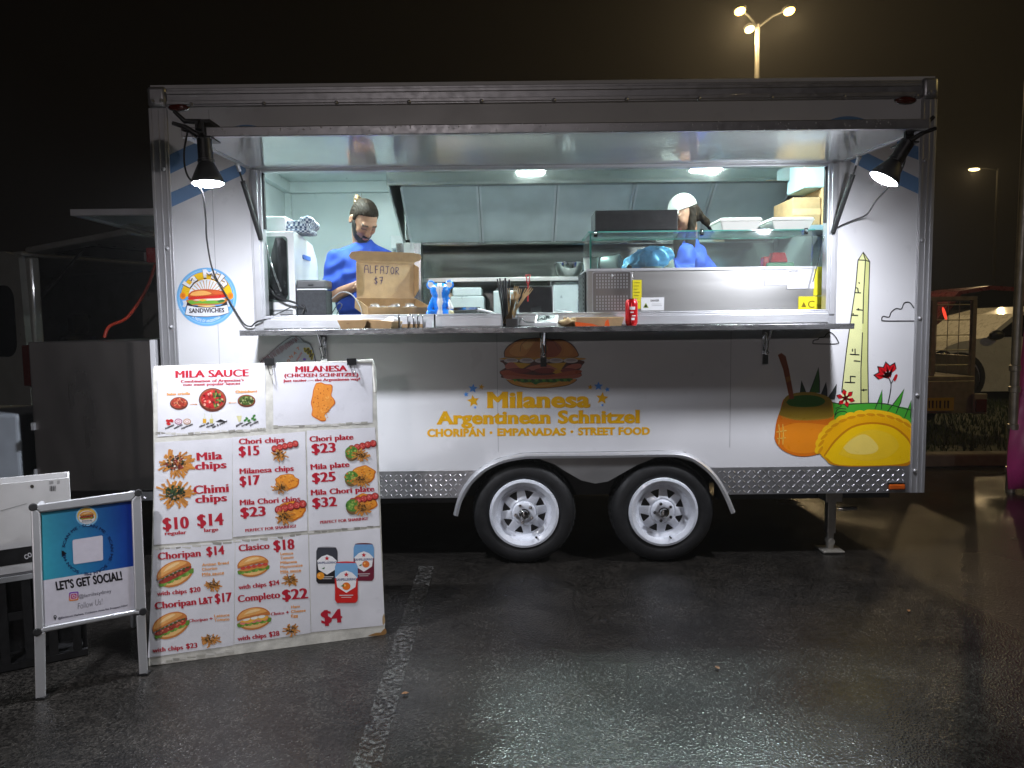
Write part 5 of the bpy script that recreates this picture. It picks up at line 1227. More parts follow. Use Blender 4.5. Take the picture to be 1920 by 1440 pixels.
# ---- man at the counter
px_, py_ = -.955, .74
FZ = .421
t = thing('person', 'person with a dark beard and hair bun in a bright blue T-shirt, looking down', 'person', (px_, py_, FZ))
hc = np.array((-.932, .70, 1.992)); Q = rot3(R(38), R(48), R(0))
hp, HP, HE, HL = head_prims(hc, Q)
yaw = R(10); S_ = lambda x, y, z: np.array((px_ + x * math.cos(yaw) - y * math.sin(yaw), py_ + x * math.sin(yaw) + y * math.cos(yaw), z))
ls, rs = S_(-.160, 0, 1.752), S_(.160, .0, 1.752)
le, re_ = np.array((-1.125, .68, 1.53)), np.array((-.765, .68, 1.53))
lw, rw = np.array((-.945, .545, 1.585)), np.array((-.845, .53, 1.575))
body = [capsule(S_(0, .03, 1.80), HP(0, .02, -.05), .055, .050, .03), ellip(S_(0, .01, 1.66), (.165, .105, .17), None, .05), ellip(S_(0, .01, 1.47), (.145, .10, .16), None, .06), ellip(S_(0, .01, 1.32), (.155, .11, .12), None, .05),
        capsule(S_(-.10, .01, 1.765), S_(.10, .01, 1.765), .042, .042, .05), capsule(S_(0, .03, 1.82), ls, .030, .030, .03), capsule(S_(0, .03, 1.82), rs, .030, .030, .03), capsule(ls, le, .048, .040, .03), capsule(le, lw, .040, .027, .02), capsule(rs, re_, .048, .040, .03), capsule(re_, rw, .040, .027, .02),
        capsule(S_(-.085, .01, 1.26), S_(-.09, .0, .88), .078, .055, .03), capsule(S_(-.09, .0, .88), S_(-.09, .02, .50), .052, .036, .02), capsule(S_(.085, .01, 1.26), S_(.09, .0, .88), .078, .055, .03), capsule(S_(.09, .0, .88), S_(.09, .02, .50), .052, .036, .02),
        capsule(S_(-.09, .03, .455), S_(-.095, -.13, .445), .034, .026, .02), capsule(S_(.09, .03, .455), S_(.095, -.13, .445), .034, .026, .02)]
hd = []
for w_, e_, sd in ((lw, le, 1), (rw, re_, -1)):
    d = (w_ - e_) / np.linalg.norm(w_ - e_); upv = np.array((0, 0, 1.0)); upv = upv - d * (upv @ d); upv /= np.linalg.norm(upv); hd += hand_prims(w_, d, upv, np.cross(d, upv) * -sd, .55)
soft(hp + body + hd, (-1.3, .30, FZ), (-.6, .98, 2.14), .0048, 'body', 'skin', t, colour=headcol(hc, Q, SK))
# T-shirt
def shirt(parts, lo, hi, m_, cuts, seed, name='t_shirt', amp=.008):
    soft(parts + cuts, lo, hi, .006, name, m_, t, rough=crumple(amp, 28, seed))
tee = [ellip(S_(0, .01, 1.66), (.185, .125, .18), None, .05), ellip(S_(0, .01, 1.47), (.172, .125, .17), None, .06), ellip(S_(0, .01, 1.30), (.178, .135, .12), None, .05), capsule(S_(-.10, .012, 1.775), S_(.10, .012, 1.775), .058, .058, .05), capsule(S_(-.02, .03, 1.815), ls, .052, .060, .04), capsule(S_(.02, .03, 1.815), rs, .052, .060, .04),
       capsule(ls, ls + (le - ls) * .62, .064, .074, .03), capsule(rs, rs + (re_ - rs) * .62, .064, .074, .03), capsule(S_(0, .03, 1.79), S_(0, .01, 1.825), .078, .070, .03)]
cuts = [capsule(S_(0, .03, 1.82), HP(0, .01, -.03), .044, .068, .0, '-')]
shirt(tee, (-1.3, .45, 1.2), (-.6, 1.0, 1.93), 'shirt', cuts, 6)
soft([capsule(S_(-.085, .01, 1.25), S_(-.09, .0, .88), .092, .07, .03), capsule(S_(-.09, .0, .88), S_(-.09, .02, .48), .068, .055, .02), capsule(S_(.085, .01, 1.25), S_(.09, .0, .88), .092, .07, .03), capsule(S_(.09, .0, .88), S_(.09, .02, .48), .068, .055, .02), ellip(S_(0, .01, 1.24), (.165, .12, .09), None, .04)], (-1.3, .5, FZ + .02), (-.6, 1.0, 1.36), .01, 'trousers', 'trousers', t)
# hair: swept back, with a knot on the crown
def mask(fn, lo, hi): return (fn, np.array(lo, float), np.array(hi, float), 0, '&')
def hairline(q, c=hc, Q=Q):
    u = (q - c) @ Q; x, y, z = u[..., 0], u[..., 1], u[..., 2]
    ax = np.abs(x); top = -(z - (.104 + .10 * np.clip(ax - .02, 0, .03) - .70 * np.clip(y + .075, 0, .055) - .95 * np.clip(y + .012, 0, .08)))
    top = np.minimum(top, np.maximum(np.maximum(-(ax - .060), -(z + .022)), np.abs(y + .006) - .017))     # keeps what lies above the hairline
    return top
B = (hc - .2, hc + .2)
strand = lambda P: P + .0012 * np.sin(((P - hc) @ Q)[:, :1] * 900) + .0008 * np.sin(((P - hc) @ Q)[:, :1] * 430 + 40 * ((P - hc) @ Q)[:, 1:2])
soft([HE(0, .018, .046, (.082, .103, .096), 0), HE(0, .06, -.01, (.062, .055, .06), .03), mask(hairline, *B), HE(0, .104, .048, (.034, .030, .030), .014)], hc - .17, hc + .19, .0036, 'hair', 'hair', t, relax=1, rough=strand)
soft([HE(0, .134, .046, (.032, .029, .030), .012), HE(.014, .142, .014, (.022, .020, .024), .012), HE(-.012, .150, .068, (.019, .018, .019), .010)], hc - .1, hc + .22, .003, 'hair_knot', 'hair_tip', t, rough=crumple(.003, 160, 4))
q = MB(); rd = random.Random(8)
for i in range(26):
    p = HP(rd.uniform(-.02, .02), .142 + rd.uniform(-.01, .02), .048 + rd.uniform(-.02, .02)); d = np.array((rd.uniform(-1, 1), rd.uniform(-.5, .8), rd.uniform(-.2, 1))); d /= np.linalg.norm(d)
    q.tube([p, p + d * .022 + np.array((0, 0, .004)), p + d * .036 + np.array((rd.uniform(-.01, .01), 0, rd.uniform(-.006, .008)))], [.0012, .0009, .0004], 4)
q.build('stray_hair', 'hair_tip', t)
def beardmask(q, c=hc, Q=Q):
    u = (q - c) @ Q; x, y, z = u[..., 0], u[..., 1], u[..., 2]
    ax = np.abs(x); line = -.030 + .9 * np.clip(ax - .045, 0, .05) * 1.0
    a = z - np.where(ax < .030, np.where(z > -.045, -.030, -.060), line)
    a = np.maximum(z - (-.034 + 3.0 * np.clip(ax - .052, 0, .04)), y - .008)
    mouth = .0 + (.017 - np.hypot(x / 1.0, (z + .0545) * 2.6)) ; mouth = np.where(y < -.07, mouth, -1)
    cheek = np.where((ax < .052) & (ax > .024) & (z > -.058 + .35 * (ax - .024)), .01, -1)
    return np.maximum(np.maximum(a, mouth * .8), cheek)
soft([HE(0, -.030, .0, (.0675, .072, .085), 0), HE(0, -.012, .002, (.0785, .044, .07), .02), HE(0, -.040, -.062, (.055, .057, .056), .03), HE(0, -.082, -.100, (.029, .023, .026), .02), HE(0, -.098, -.040, (.026, .012, .008), .006), mask(beardmask, *B)], hc - .16, hc + .12, .0034, 'beard', 'beard', t, rough=crumple(.0012, 300, 3))

# ---- cook behind the display fridge
cx, cy = 1.215, .98
t = thing('person', 'person in a white cap and royal blue top bending over behind the display fridge', 'person', (cx, cy, FZ))
hc = np.array((1.158, .93, 2.045)); Q = rot3(R(-62), R(34), R(0))
hp, HP, HE, HL = head_prims(hc, Q)
ls, rs = np.array((1.15, .87, 1.77)), np.array((1.29, 1.08, 1.77)); le, re_ = np.array((1.10, .70, 1.58)), np.array((1.36, .86, 1.58)); lw, rw = np.array((1.05, .60, 1.46)), np.array((1.18, .66, 1.46))
body = [capsule((cx, .97, 1.80), HP(0, .02, -.05), .050, .046, .03), ellip((cx + .02, .99, 1.64), (.115, .125, .17), None, .05), ellip((cx + .03, 1.02, 1.45), (.115, .12, .17), None, .06), ellip((cx, 1.03, 1.28), (.14, .12, .12), None, .05), capsule(ls + np.array((.0, .03, .01)), rs - np.array((.0, .03, -.01)), .04, .04, .05),
        capsule(ls, le, .032, .028, .03), capsule(le, lw, .028, .025, .02), capsule(rs, re_, .032, .028, .03), capsule(re_, rw, .028, .025, .02)]
for s_ in (-1, 1): body += [capsule((cx + s_ * .085, 1.03, 1.24), (cx + s_ * .09, 1.0, .86), .076, .054, .03), capsule((cx + s_ * .09, 1.0, .86), (cx + s_ * .09, 1.04, .50), .052, .036, .02), capsule((cx + s_ * .09, 1.05, .455), (cx + s_ * .095, .9, .445), .034, .026, .02)]
hd = []
for w_, e_, sd in ((lw, le, 1), (rw, re_, -1)):
    d = (w_ - e_) / np.linalg.norm(w_ - e_); upv = np.array((0, 0, 1.0)); upv = upv - d * (upv @ d); upv /= np.linalg.norm(upv); hd += hand_prims(w_, d, upv, np.cross(d, upv) * -sd, .5)
soft(hp + body + hd, (.95, .42, FZ), (1.52, 1.2, 2.2), .0055, 'body', 'skin', t, colour=headcol(hc, Q, SK * .9))
soft([ellip((cx + .03, .99, 1.63), (.140, .150, .18), None, .05), ellip((cx + .03, 1.02, 1.45), (.14, .14, .17), None, .06), ellip((cx, 1.03, 1.26), (.16, .14, .10), None, .05), capsule(ls + np.array((.0, .03, .012)), rs - np.array((.0, .03, -.012)), .06, .06, .05), capsule(ls, le, .066, .054, .03), capsule(le, le + (lw - le) * .6, .054, .046, .02), capsule(rs, re_, .066, .054, .03), capsule(re_, re_ + (rw - re_) * .6, .054, .046, .02), capsule((cx + .01, .99, 1.80), (cx - .01, .97, 1.845), .066, .056, .03)],
     (.95, .45, 1.15), (1.52, 1.2, 1.95), .007, 'jacket', 'jacket', t, rough=crumple(.012, 32, 9))
soft([capsule((cx + s_ * .085, 1.03, 1.24), (cx + s_ * .09, 1.0, .86), .09, .07, .03) for s_ in (-1, 1)] + [capsule((cx + s_ * .09, 1.0, .86), (cx + s_ * .09, 1.04, .48), .068, .055, .02) for s_ in (-1, 1)], (.95, .7, FZ + .02), (1.5, 1.25, 1.35), .011, 'trousers', 'trousers', t)
def capmask(q, c=hc, Q=Q):
    u = (q - c) @ Q; return -(u[..., 2] - .050 + .25 * np.clip(u[..., 1], -.1, .1))
B = (hc - .2, hc + .2)
soft([HE(0, .012, .046, (.086, .104, .096), 0), mask(capmask, *B), HE(0, -.115, .058, (.068, .068, .008), .012)], hc - .22, hc + .22, .0042, 'cap', 'cap', t)
def nape(q, c=hc, Q=Q):
    u = (q - c) @ Q; return np.maximum(-(u[..., 1] + .015 - .3 * (u[..., 2])), u[..., 2] - .055)
soft([HE(0, .02, .02, (.080, .098, .088), 0), HE(0, .06, -.03, (.06, .05, .06), .03), mask(nape, *B), capsule(HP(.04, .07, -.03), HP(.02, .12, -.12), .030, .020, .02), capsule(HP(.02, .12, -.12), HP(.03, .13, -.20), .022, .010, .02), capsule(HP(-.03, .06, -.06), (1.10, .86, 1.86), .030, .026, .02), capsule((1.10, .86, 1.86), (1.085, .84, 1.76), .028, .012, .02), capsule(HP(.066, .03, .02), (1.19, .88, 1.86), .026, .030, .02), capsule((1.19, .88, 1.86), (1.20, .86, 1.80), .030, .014, .02)], hc - .3, hc + .22, .0045, 'hair', 'hair', t, rough=crumple(.002, 90, 5))
q = MB(); p = np.array((1.165, .815, 1.70)); q.lathe([(0, 0), (.010, 0), (.011, .002), (.0, .004)], p + np.array((-.02, -.008, 0)), (0, -1, 0), 14); q.build('button', 'white_plastic', t)
# ================================================================== BOARDS AND SIGNS IN FRONT
def plane(bl, br, tilt):
    P0, P1 = PZ(*bl, 0.0), PZ(*br, 0.0); e = (P1 - P0) / np.linalg.norm(P1 - P0); h = np.array([e[1], -e[0], 0])
    n = h * math.cos(R(tilt)) + np.array([0, 0, 1]) * math.sin(R(tilt)); u = np.cross(n, e); u = u if u[2] > 0 else -u
    return P0, e, u, n
c5 = lambda X, Y: (270 + X / 4.174, 660 + Y / 4.174)
c6 = lambda X, Y: (270 + X / 4.174, 950 + Y / 4.174)
RED, ORA, INK = S(178, 24, 46), S(228, 150, 62), S(30, 26, 30)
def chips(A, cx, cy, r, seed, top='mix', lay=2):
    rd = random.Random(seed)
    big_ = r > 28
    for i in range(64 if big_ else 34):
        a = rd.uniform(0, 6.283); rr = r * rd.uniform(.25, .86); L = r * rd.uniform(.18, .32); wd = r * (.048 if big_ else .07)
        x, y = cx + rr * math.cos(a) * 1.0, cy + rr * math.sin(a) * .72; b = a + rd.uniform(-.5, .5)
        dx, dy = math.cos(b) * L, math.sin(b) * L * .8; nx, ny = -math.sin(b) * wd, math.cos(b) * wd
        k = rd.uniform(.75, 1.1); col = tuple(min(1, c * k) for c in S(206, 138, 62))
        A.poly([(x - dx - nx, y - dy - ny), (x + dx - nx, y + dy - ny), (x + dx + nx, y + dy + ny), (x - dx + nx, y - dy + ny)], col, lay + i % 6)
    pal = {'mix': [(150, 60, 45), (60, 62, 30), (225, 215, 200), (40, 42, 30), (120, 40, 30)], 'green': [(38, 60, 34), (52, 80, 44), (26, 40, 28)], 'dark': [(60, 52, 30), (38, 40, 24), (150, 110, 50), (30, 26, 20)]}[top]
    for i in range(110 if big_ else 46):
        a = rd.uniform(0, 6.283); rr = r * .52 * math.sqrt(rd.uniform(0, 1)); x, y = cx + rr * math.cos(a), cy - r * .08 + rr * .75 * math.sin(a); q = r * rd.uniform(.04, .08)
        A.poly([(x + q * math.cos(t + a), y + q * math.sin(t + a)) for t in (0, 1.4, 3.0, 4.5)], S(*rd.choice(pal)), lay + 6 + i % 4)
def blob(A, pts, col, lay): A.poly([tuple(p[:2]) for p in curve_pts([(*p, 0) for p in pts + [pts[0]]], 4)[:-1]], col, lay)
def sandwich(A, cx, cy, s, rot=-.25, kind='chorizo', lay=2):
    c, n = math.cos(rot), math.sin(rot)
    T = lambda pts: [(cx + (x * c - y * .88 * n) * s, cy + (x * n + y * .88 * c) * s) for x, y in pts]
    rd = random.Random(int(cx * 7 + cy))
    blob(A, T([(-.98, .22), (-.6, .55), (0, .68), (.6, .55), (.98, .25), (.9, .02), (-.9, .02)]), S(196, 122, 56), lay)
    blob(A, T([(-.9, .22), (-.5, .45), (0, .56), (.5, .46), (.9, .22), (.85, .05), (-.85, .05)]), S(232, 186, 118), lay + 1)
    for i in range(9):
        x = -.92 + i * .225; blob(A, T([(x - .14, .08), (x - .1, .30 + .06 * (i % 2)), (x + .1, .32 - .05 * (i % 2)), (x + .16, .06)]), S(*((96, 140, 48), (130, 172, 70))[i % 2]), lay + 2)
    if kind in ('lettuce', 'club'):
        for i in range(5):
            x = -.7 + i * .34; blob(A, T([(x - .2, .10), (x, .22), (x + .2, .10), (x, -.02)]), S(206, 66, 48) if kind == 'lettuce' else S(222, 130, 116), lay + 3)
    if kind == 'club':
        blob(A, T([(-.9, -.02), (-.3, .14), (.2, .04), (.6, .16), (.92, -.06), (.5, -.16), (-.5, -.14)]), S(238, 176, 66), lay + 4)
        for x in (-.45, .05, .5): A.ell(*T([(x, -.12)])[0], .22 * s, .09 * s, S(240, 236, 224), lay + 5, rot=rot)
    elif kind == 'schnitzel':
        blob(A, T([(-.95, .08), (-.4, .2), (.2, .12), (.7, .2), (.95, .0), (.6, -.1), (-.6, -.1)]), S(206, 140, 70), lay + 4)
        for i in range(5): blob(A, T([(-.85 + i * .36, -.08), (-.66 + i * .36, .06), (-.46 + i * .36, -.06), (-.66 + i * .36, -.2)]), S(200, 70, 58), lay + 5)
    else:
        blob(A, T([(-.96, .10), (-.6, .2), (.6, .12), (.98, -.02), (.94, -.2), (.5, -.14), (-.7, -.08), (-.98, -.02)]), S(158, 52, 38), lay + 4)
        for i in range(12):
            x, y = rd.uniform(-.8, .8), rd.uniform(-.06, .1); A.ell(*T([(x, y)])[0], .07 * s, .05 * s, S(*rd.choice([(196, 86, 60), (110, 34, 26), (214, 120, 90)])), lay + 5, n=7)
        for i in range(7): blob(A, T([(-.8 + i * .25, -.14), (-.7 + i * .25, -.06), (-.58 + i * .25, -.14), (-.7 + i * .25, -.2)]), S(74, 84, 36), lay + 6)
    blob(A, T([(-1.0, -.12), (-.96, -.42), (-.6, -.74), (0, -.86), (.6, -.74), (.97, -.42), (1.0, -.14), (.5, -.22), (-.5, -.18)]), S(196, 118, 54), lay + 7)
    blob(A, T([(-.9, -.24), (-.86, -.44), (-.5, -.70), (.05, -.80), (.55, -.68), (.86, -.42), (.5, -.36), (-.4, -.30)]), S(230, 166, 92), lay + 8)
    blob(A, T([(-.55, -.46), (-.2, -.66), (.3, -.70), (.5, -.58), (.1, -.52)]), S(244, 206, 146), lay + 9)
def salami(A, pts, r, lay=2):
    rd = random.Random(int(pts[0][0]))
    for i, (x, y) in enumerate(pts):
        A.ell(x, y, r, r * 1.05, S(120, 30, 30), lay + i % 5); A.ell(x, y - r * .1, r * .8, r * .8, S(196, 64, 60), lay + 5 + i % 2)
        for _ in range(6): A.ell(x + rd.uniform(-.5, .5) * r, y + rd.uniform(-.55, .4) * r, r * .15, r * .12, S(232, 140, 130), lay + 7, n=6)
def escalope(A, cx, cy, rx, ry, lay=2, seed=1):
    rd = random.Random(seed)
    pts = [(cx + rx * (1 + rd.uniform(-.1, .1)) * math.cos(t * math.pi / 9), cy + ry * (1 + rd.uniform(-.1, .1)) * math.sin(t * math.pi / 9)) for t in range(18)]
    blob(A, pts, S(196, 108, 30), lay); blob(A, [(cx + (x - cx) * .9, cy + (y - cy) * .88 - ry * .05) for x, y in pts], S(230, 148, 48), lay + 1)
    for _ in range(26):
        a, q = rd.uniform(0, 6.28), math.sqrt(rd.uniform(0, .75)); A.ell(cx + rx * q * math.cos(a), cy + ry * q * math.sin(a), rx * .08, ry * .07, S(*rd.choice([(240, 176, 84), (206, 116, 36), (184, 98, 30)])), lay + 2, n=7)
def salad(A, cx, cy, rx, ry, lay=8):
    rd = random.Random(int(cx)); A.ell(cx, cy + ry * .35, rx * .95, ry * .75, S(116, 92, 60), lay); A.ell(cx, cy, rx, ry * .75, S(84, 134, 54), lay + 1)
    for _ in range(22):
        a, q = rd.uniform(0, 6.28), math.sqrt(rd.uniform(0, .8)); A.ell(cx + rx * q * math.cos(a), cy + ry * .7 * q * math.sin(a), rx * .16, ry * .12, S(*rd.choice([(120, 170, 74), (206, 118, 54), (62, 108, 42), (168, 190, 96)])), lay + 2, n=6, rot=a)
def bowl(A, cx, cy, r, kinds, lay=2, squash=.86):
    rd = random.Random(int(cx * 3)); A.ell(cx, cy, r, r * squash, S(96, 42, 28), lay); A.ell(cx, cy - r * .06, r * .92, r * squash * .86, S(150, 78, 52), lay + 1); A.ell(cx, cy - r * .04, r * .84, r * squash * .76, S(*kinds[0][0]), lay + 2)
    for i in range(70):
        a, q = rd.uniform(0, 6.28), math.sqrt(rd.uniform(0, .95)); x = r * .8 * q * math.cos(a); y = r * .72 * squash * q * math.sin(a)
        pal = kinds[0] if (len(kinds) == 1 or x < r * .02) else kinds[1]
        A.ell(cx + x, cy - r * .04 + y, r * .10, r * .08, S(*rd.choice(pal)), lay + 3 + i % 3, n=6, rot=a)
def can_print(A, x0, x1, y0, y1, top, mid, fruit, lay=2, lid=(150, 150, 155)):
    """a printed drink can: lid, coloured shoulder, white crest with star, lettering, fruit, coloured base."""
    w_, h_ = x1 - x0, y1 - y0; cx = (x0 + x1) / 2
    A.ell(cx, y0 + h_ * .03, w_ * .42, h_ * .03, S(*lid), lay)
    A.poly([(x0 + w_ * .07, y0 + h_ * .03), (x1 - w_ * .07, y0 + h_ * .03), (x1, y0 + h_ * .13), (x1, y0 + h_ * .93), (x1 - w_ * .09, y1), (x0 + w_ * .09, y1), (x0, y0 + h_ * .93), (x0, y0 + h_ * .13)], S(*mid), lay + 1)
    A.poly([(x0 + w_ * .07, y0 + h_ * .04), (x1 - w_ * .07, y0 + h_ * .04), (x1, y0 + h_ * .13), (x1, y0 + h_ * .40), (x0, y0 + h_ * .40), (x0, y0 + h_ * .13)], S(*top), lay + 2)
    A.poly([(x0 + w_ * .04, y0 + h_ * .38), (x0 + w_ * .25, y0 + h_ * .27), (cx, y0 + h_ * .22), (x1 - w_ * .25, y0 + h_ * .27), (x1 - w_ * .04, y0 + h_ * .38), (x1 - w_ * .1, y0 + h_ * .62), (cx, y0 + h_ * .76), (x0 + w_ * .1, y0 + h_ * .62)], S(236, 236, 238), lay + 3)
    A.star(cx, y0 + h_ * .32, w_ * .12, S(200, 30, 40), lay + 4)
    A.text('SANPELLEGRINO', (x0 + w_ * .06, y0 + h_ * .47), (x1 - w_ * .05, y0 + h_ * .455), h_ * .055, S(40, 52, 110), 'bold', lay + 4)
    if fruit: A.ell(cx + fruit[3] * w_, y0 + h_ * fruit[4], w_ * .18, w_ * .17, S(*fruit[:3]), lay + 5, n=16); A.ell(cx + fruit[3] * w_ - w_ * .06, y0 + h_ * (fruit[4] - .02), w_ * .05, w_ * .05, S(250, 190, 110), lay + 6, n=8); A.poly([(cx - w_ * .25, y0 + h_ * .6), (cx - w_ * .1, y0 + h_ * .55), (cx - w_ * .12, y0 + h_ * .61)], S(50, 110, 50), lay + 6)
    A.line([(x0 + w_ * .2, y0 + h_ * .82), (x1 - w_ * .2, y0 + h_ * .815)], h_ * .02, S(210, 205, 205), lay + 4); A.line([(x0 + w_ * .28, y0 + h_ * .87), (x1 - w_ * .28, y0 + h_ * .865)], h_ * .014, S(210, 205, 205), lay + 4)

# ---- menu board
P0, e_, u_, n_ = plane((278, 1250), (722, 1190), 15)
mb_t = thing('menu_board', 'tall white menu board with red prices standing in front of the trailer', 'menu board', tuple(P0 * (1, 1, 0)))
def onb(px, py, lift=0.0): return PP(px, py, P0, n_) + n_ * lift
out = [onb(278, 1250), onb(716, 1192), onb(722, 1187), onb(707, 760), onb(703, 682), onb(698, 675), onb(290, 686), onb(286, 692), onb(288, 900)]
q = MB(); n = len(out); vs = out + [p - n_ * .012 for p in out]; q.add(vs, [tuple(range(n)), tuple(range(2 * n - 1, n - 1, -1))] + [(i, i + n, (i + 1) % n + n, (i + 1) % n) for i in range(n)]); q.build('panel', 'board', mb_t, bevel=.003)
q = MB(); back = P0 + e_ * .03 + u_ * 1.17 - n_ * .014; foot_ = np.array((P0[0] - .17 + .03, P0[1] + .62, 0.0)); ed = e_ * .86
q.hexa([tuple(back), tuple(back + ed), tuple(foot_ + ed), tuple(foot_)], [tuple(p - np.array((0, -.010, 0))) for p in (back, back + ed, foot_ + ed, foot_)]); q.build('rear_panel', 'board', mb_t)
q = MB(); a, b_ = onb(690, 680, .004), onb(702, 690, .006); q.tube([onb(652, 679, -.006), onb(698, 677, -.006), onb(701, 690, -.004), onb(704, 735, -.004)], [.010, .013, .010, .008], 10); q.build('tape_roll', 'board', mb_t, smooth=60)
def sheet(corners, items, m_='paper', lift=.0009):
    A = Art(P0, n_, lift, 0); A.mb = MB(); q = MB(); vs = [onb(*c, lift) for c in corners]
    q.add(vs + [v - n_ * .0006 for v in vs], [(0, 1, 2, 3), (0, 4, 5, 1), (1, 5, 6, 2), (2, 6, 7, 3), (3, 7, 4, 0)]); sh = q.build('menu_sheet', m_, mb_t)
    L = Art(P0, n_, lift + .0004, .00012); F = Art(P0, n_, lift + .0004, .00012)
    items(L, F)
    if L.mb.v: L.build('lettering', sh)
    if F.mb.v: F.build('food_picture', sh)
c5s = lambda *pts: [c5(*p) for p in pts]
def sA(L, F):
    L.text('MILA SAUCE', c5(245, 203), c5(822, 190), 55 / 4.174, RED, 'fat'); L.text("Combination of Argentina's", c5(288, 241), c5(783, 229), 21 / 4.174, RED, 'fat'); L.text('two most popular sauces', c5(305, 267), c5(755, 255), 21 / 4.174, RED, 'fat')
    L.text('Salsa criolla', c5(178, 340), c5(362, 333), 19 / 4.174, ORA, 'heavy'); L.text('Chimichurri', c5(716, 322), c5(886, 316), 19 / 4.174, ORA, 'heavy')
    r1, g1 = [(170, 50, 34), (212, 90, 60), (224, 150, 110), (120, 32, 24)], [(70, 92, 40), (120, 140, 66), (176, 180, 130), (44, 60, 30)]
    bowl(F, *c5(274, 403), 71 / 4.174, [r1], squash=.70); bowl(F, *c5(537, 375), 108 / 4.174, [[(178, 30, 34), (220, 60, 54), (240, 170, 150), (140, 20, 24)], g1]); bowl(F, *c5(802, 383), 70 / 4.174, [g1], squash=.70)
    for x0, x1, y, hd in ((362, 418, 410, 418), (662, 720, 399, 662)):
        L.line([c5(x0, y), c5(x1, y - 2)], .9, ORA, 2); s_ = 1 if hd == x1 or hd == 418 else -1; L.poly([c5(hd, y - 1), c5(hd - s_ * 14, y - 8), c5(hd - s_ * 14, y + 7)], ORA, 2)
    for x, y in ((188, 540), (215, 538), (192, 562)): F.ell(*c5(x, y), 17 / 4.174, 12 / 4.174, S(190, 30, 34), 2, rot=.4)
    for x, y, c in ((270, 545, (150, 60, 110)), (338, 545, (176, 130, 70))):
        F.ell(*c5(x, y), 30 / 4.174, 23 / 4.174, S(*c), 2); F.ell(*c5(x, y), 24 / 4.174, 17 / 4.174, S(230, 216, 220), 3); F.ell(*c5(x, y), 15 / 4.174, 10 / 4.174, S(*c), 4); F.ell(*c5(x, y), 11 / 4.174, 7 / 4.174, S(230, 216, 220), 5)
    for x, c in ((474, (214, 160, 30)), (528, (198, 186, 110))): F.poly(c5s((x - 6, 482), (x + 6, 482), (x + 6, 510), (x + 15, 525), (x + 15, 560), (x - 15, 560), (x - 15, 525), (x - 6, 510)), S(208, 210, 196), 2); F.poly(c5s((x - 13, 524), (x + 13, 524), (x + 13, 557), (x - 13, 557)), S(*c), 3)
    F.poly(c5s((560, 546), (600, 526), (640, 544), (600, 550)), S(40, 38, 40), 2); F.poly(c5s((722, 500), (765, 498), (760, 540), (742, 550)), S(214, 210, 160), 2)
    for x, y in ((805, 520), (792, 535), (820, 538), (862, 500), (850, 520), (866, 530)): F.ell(*c5(x, y), 13 / 4.174, 9 / 4.174, S(60, 124, 50), 2 + int(x) % 3, rot=.7 if x % 2 else -.6)
    for w_, a, b in (('tomato', (168, 605), (238, 575)), ('onion', (236, 605), (302, 574)), ('capsicum', (292, 606), (384, 570)), ('olive oil', (436, 592), (510, 562)), ('vinegar', (488, 596), (556, 568)), ('salt & pepper', (536, 598), (656, 544)), ('garlic', (720, 584), (776, 560)), ('oregano', (764, 586), (842, 554)), ('parsley', (832, 580), (900, 546))): L.text(w_, c5(*a), c5(*b), 15 / 4.174, INK, 'heavy')
sheet(c5s((105, 132), (948, 92), (955, 600), (108, 665)), sA)
def sB(L, F):
    L.text('MILANESA', c5(1183, 158), c5(1592, 150), 45 / 4.174, RED, 'fat'); L.text('(CHICKEN SCHNITZEL)', c5(1098, 198), c5(1678, 190), 27 / 4.174, RED, 'fat'); L.text('Just tastier — the Argentinean way!', c5(1088, 236), c5(1692, 221), 21 / 4.174, RED, 'fat')
    pts = c5s((1345, 245), (1385, 238), (1420, 252), (1470, 258), (1474, 300), (1466, 340), (1490, 372), (1494, 405), (1462, 440), (1440, 470), (1414, 495), (1424, 535), (1390, 542), (1352, 524), (1312, 496), (1318, 450), (1306, 400), (1318, 340), (1326, 290))
    blob(F, pts, S(206, 104, 32), 2); cx, cy = c5(1395, 380); blob(F, [(cx + (x - cx) * .93, cy + (y - cy) * .95) for x, y in pts], S(232, 146, 58), 3)
    rd = random.Random(6)
    for i in range(90):
        x, y = c5(rd.uniform(1325, 1480), rd.uniform(255, 520))
        if abs(x - cx) < 17 - abs(y - cy) * .18: F.ell(x, y, rd.uniform(.8, 2.2), rd.uniform(.6, 1.5), S(*rd.choice([(242, 178, 92), (214, 120, 42), (190, 92, 30), (236, 160, 70)])), 4 + i % 3, n=7, rot=rd.uniform(0, 3))
sheet(c5s((1010, 90), (1788, 80), (1790, 553), (1012, 580)), sB)
def sC(L, F):
    L.text('Mila', c5(412, 850), c5(615, 838), 60 / 4.174, RED, 'fat'); L.text('chips', c5(400, 922), c5(648, 908), 58 / 4.174, RED, 'fat'); L.text('Chimi', c5(388, 1112), c5(666, 1094), 64 / 4.174, RED, 'fat'); L.text('chips', c5(402, 1182), c5(652, 1166), 58 / 4.174, RED, 'fat')
    L.text('$10', c6(148, 182), c6(355, 168), 92 / 4.174, RED, 'fat'); L.text('$14', c6(418, 155), c6(626, 142), 92 / 4.174, RED, 'fat'); L.text('regular', c6(163, 224), c6(336, 212), 28 / 4.174, RED, 'fat'); L.text('large', c6(470, 198), c6(583, 190), 28 / 4.174, RED, 'fat')
    chips(F, *c5(245, 880), 150 / 4.174, 3, 'mix'); chips(F, *c5(245, 1115), 150 / 4.174, 5, 'green')
sheet([c5(85, 708), c5(690, 672), c6(690, 255), c6(76, 300)], sC)
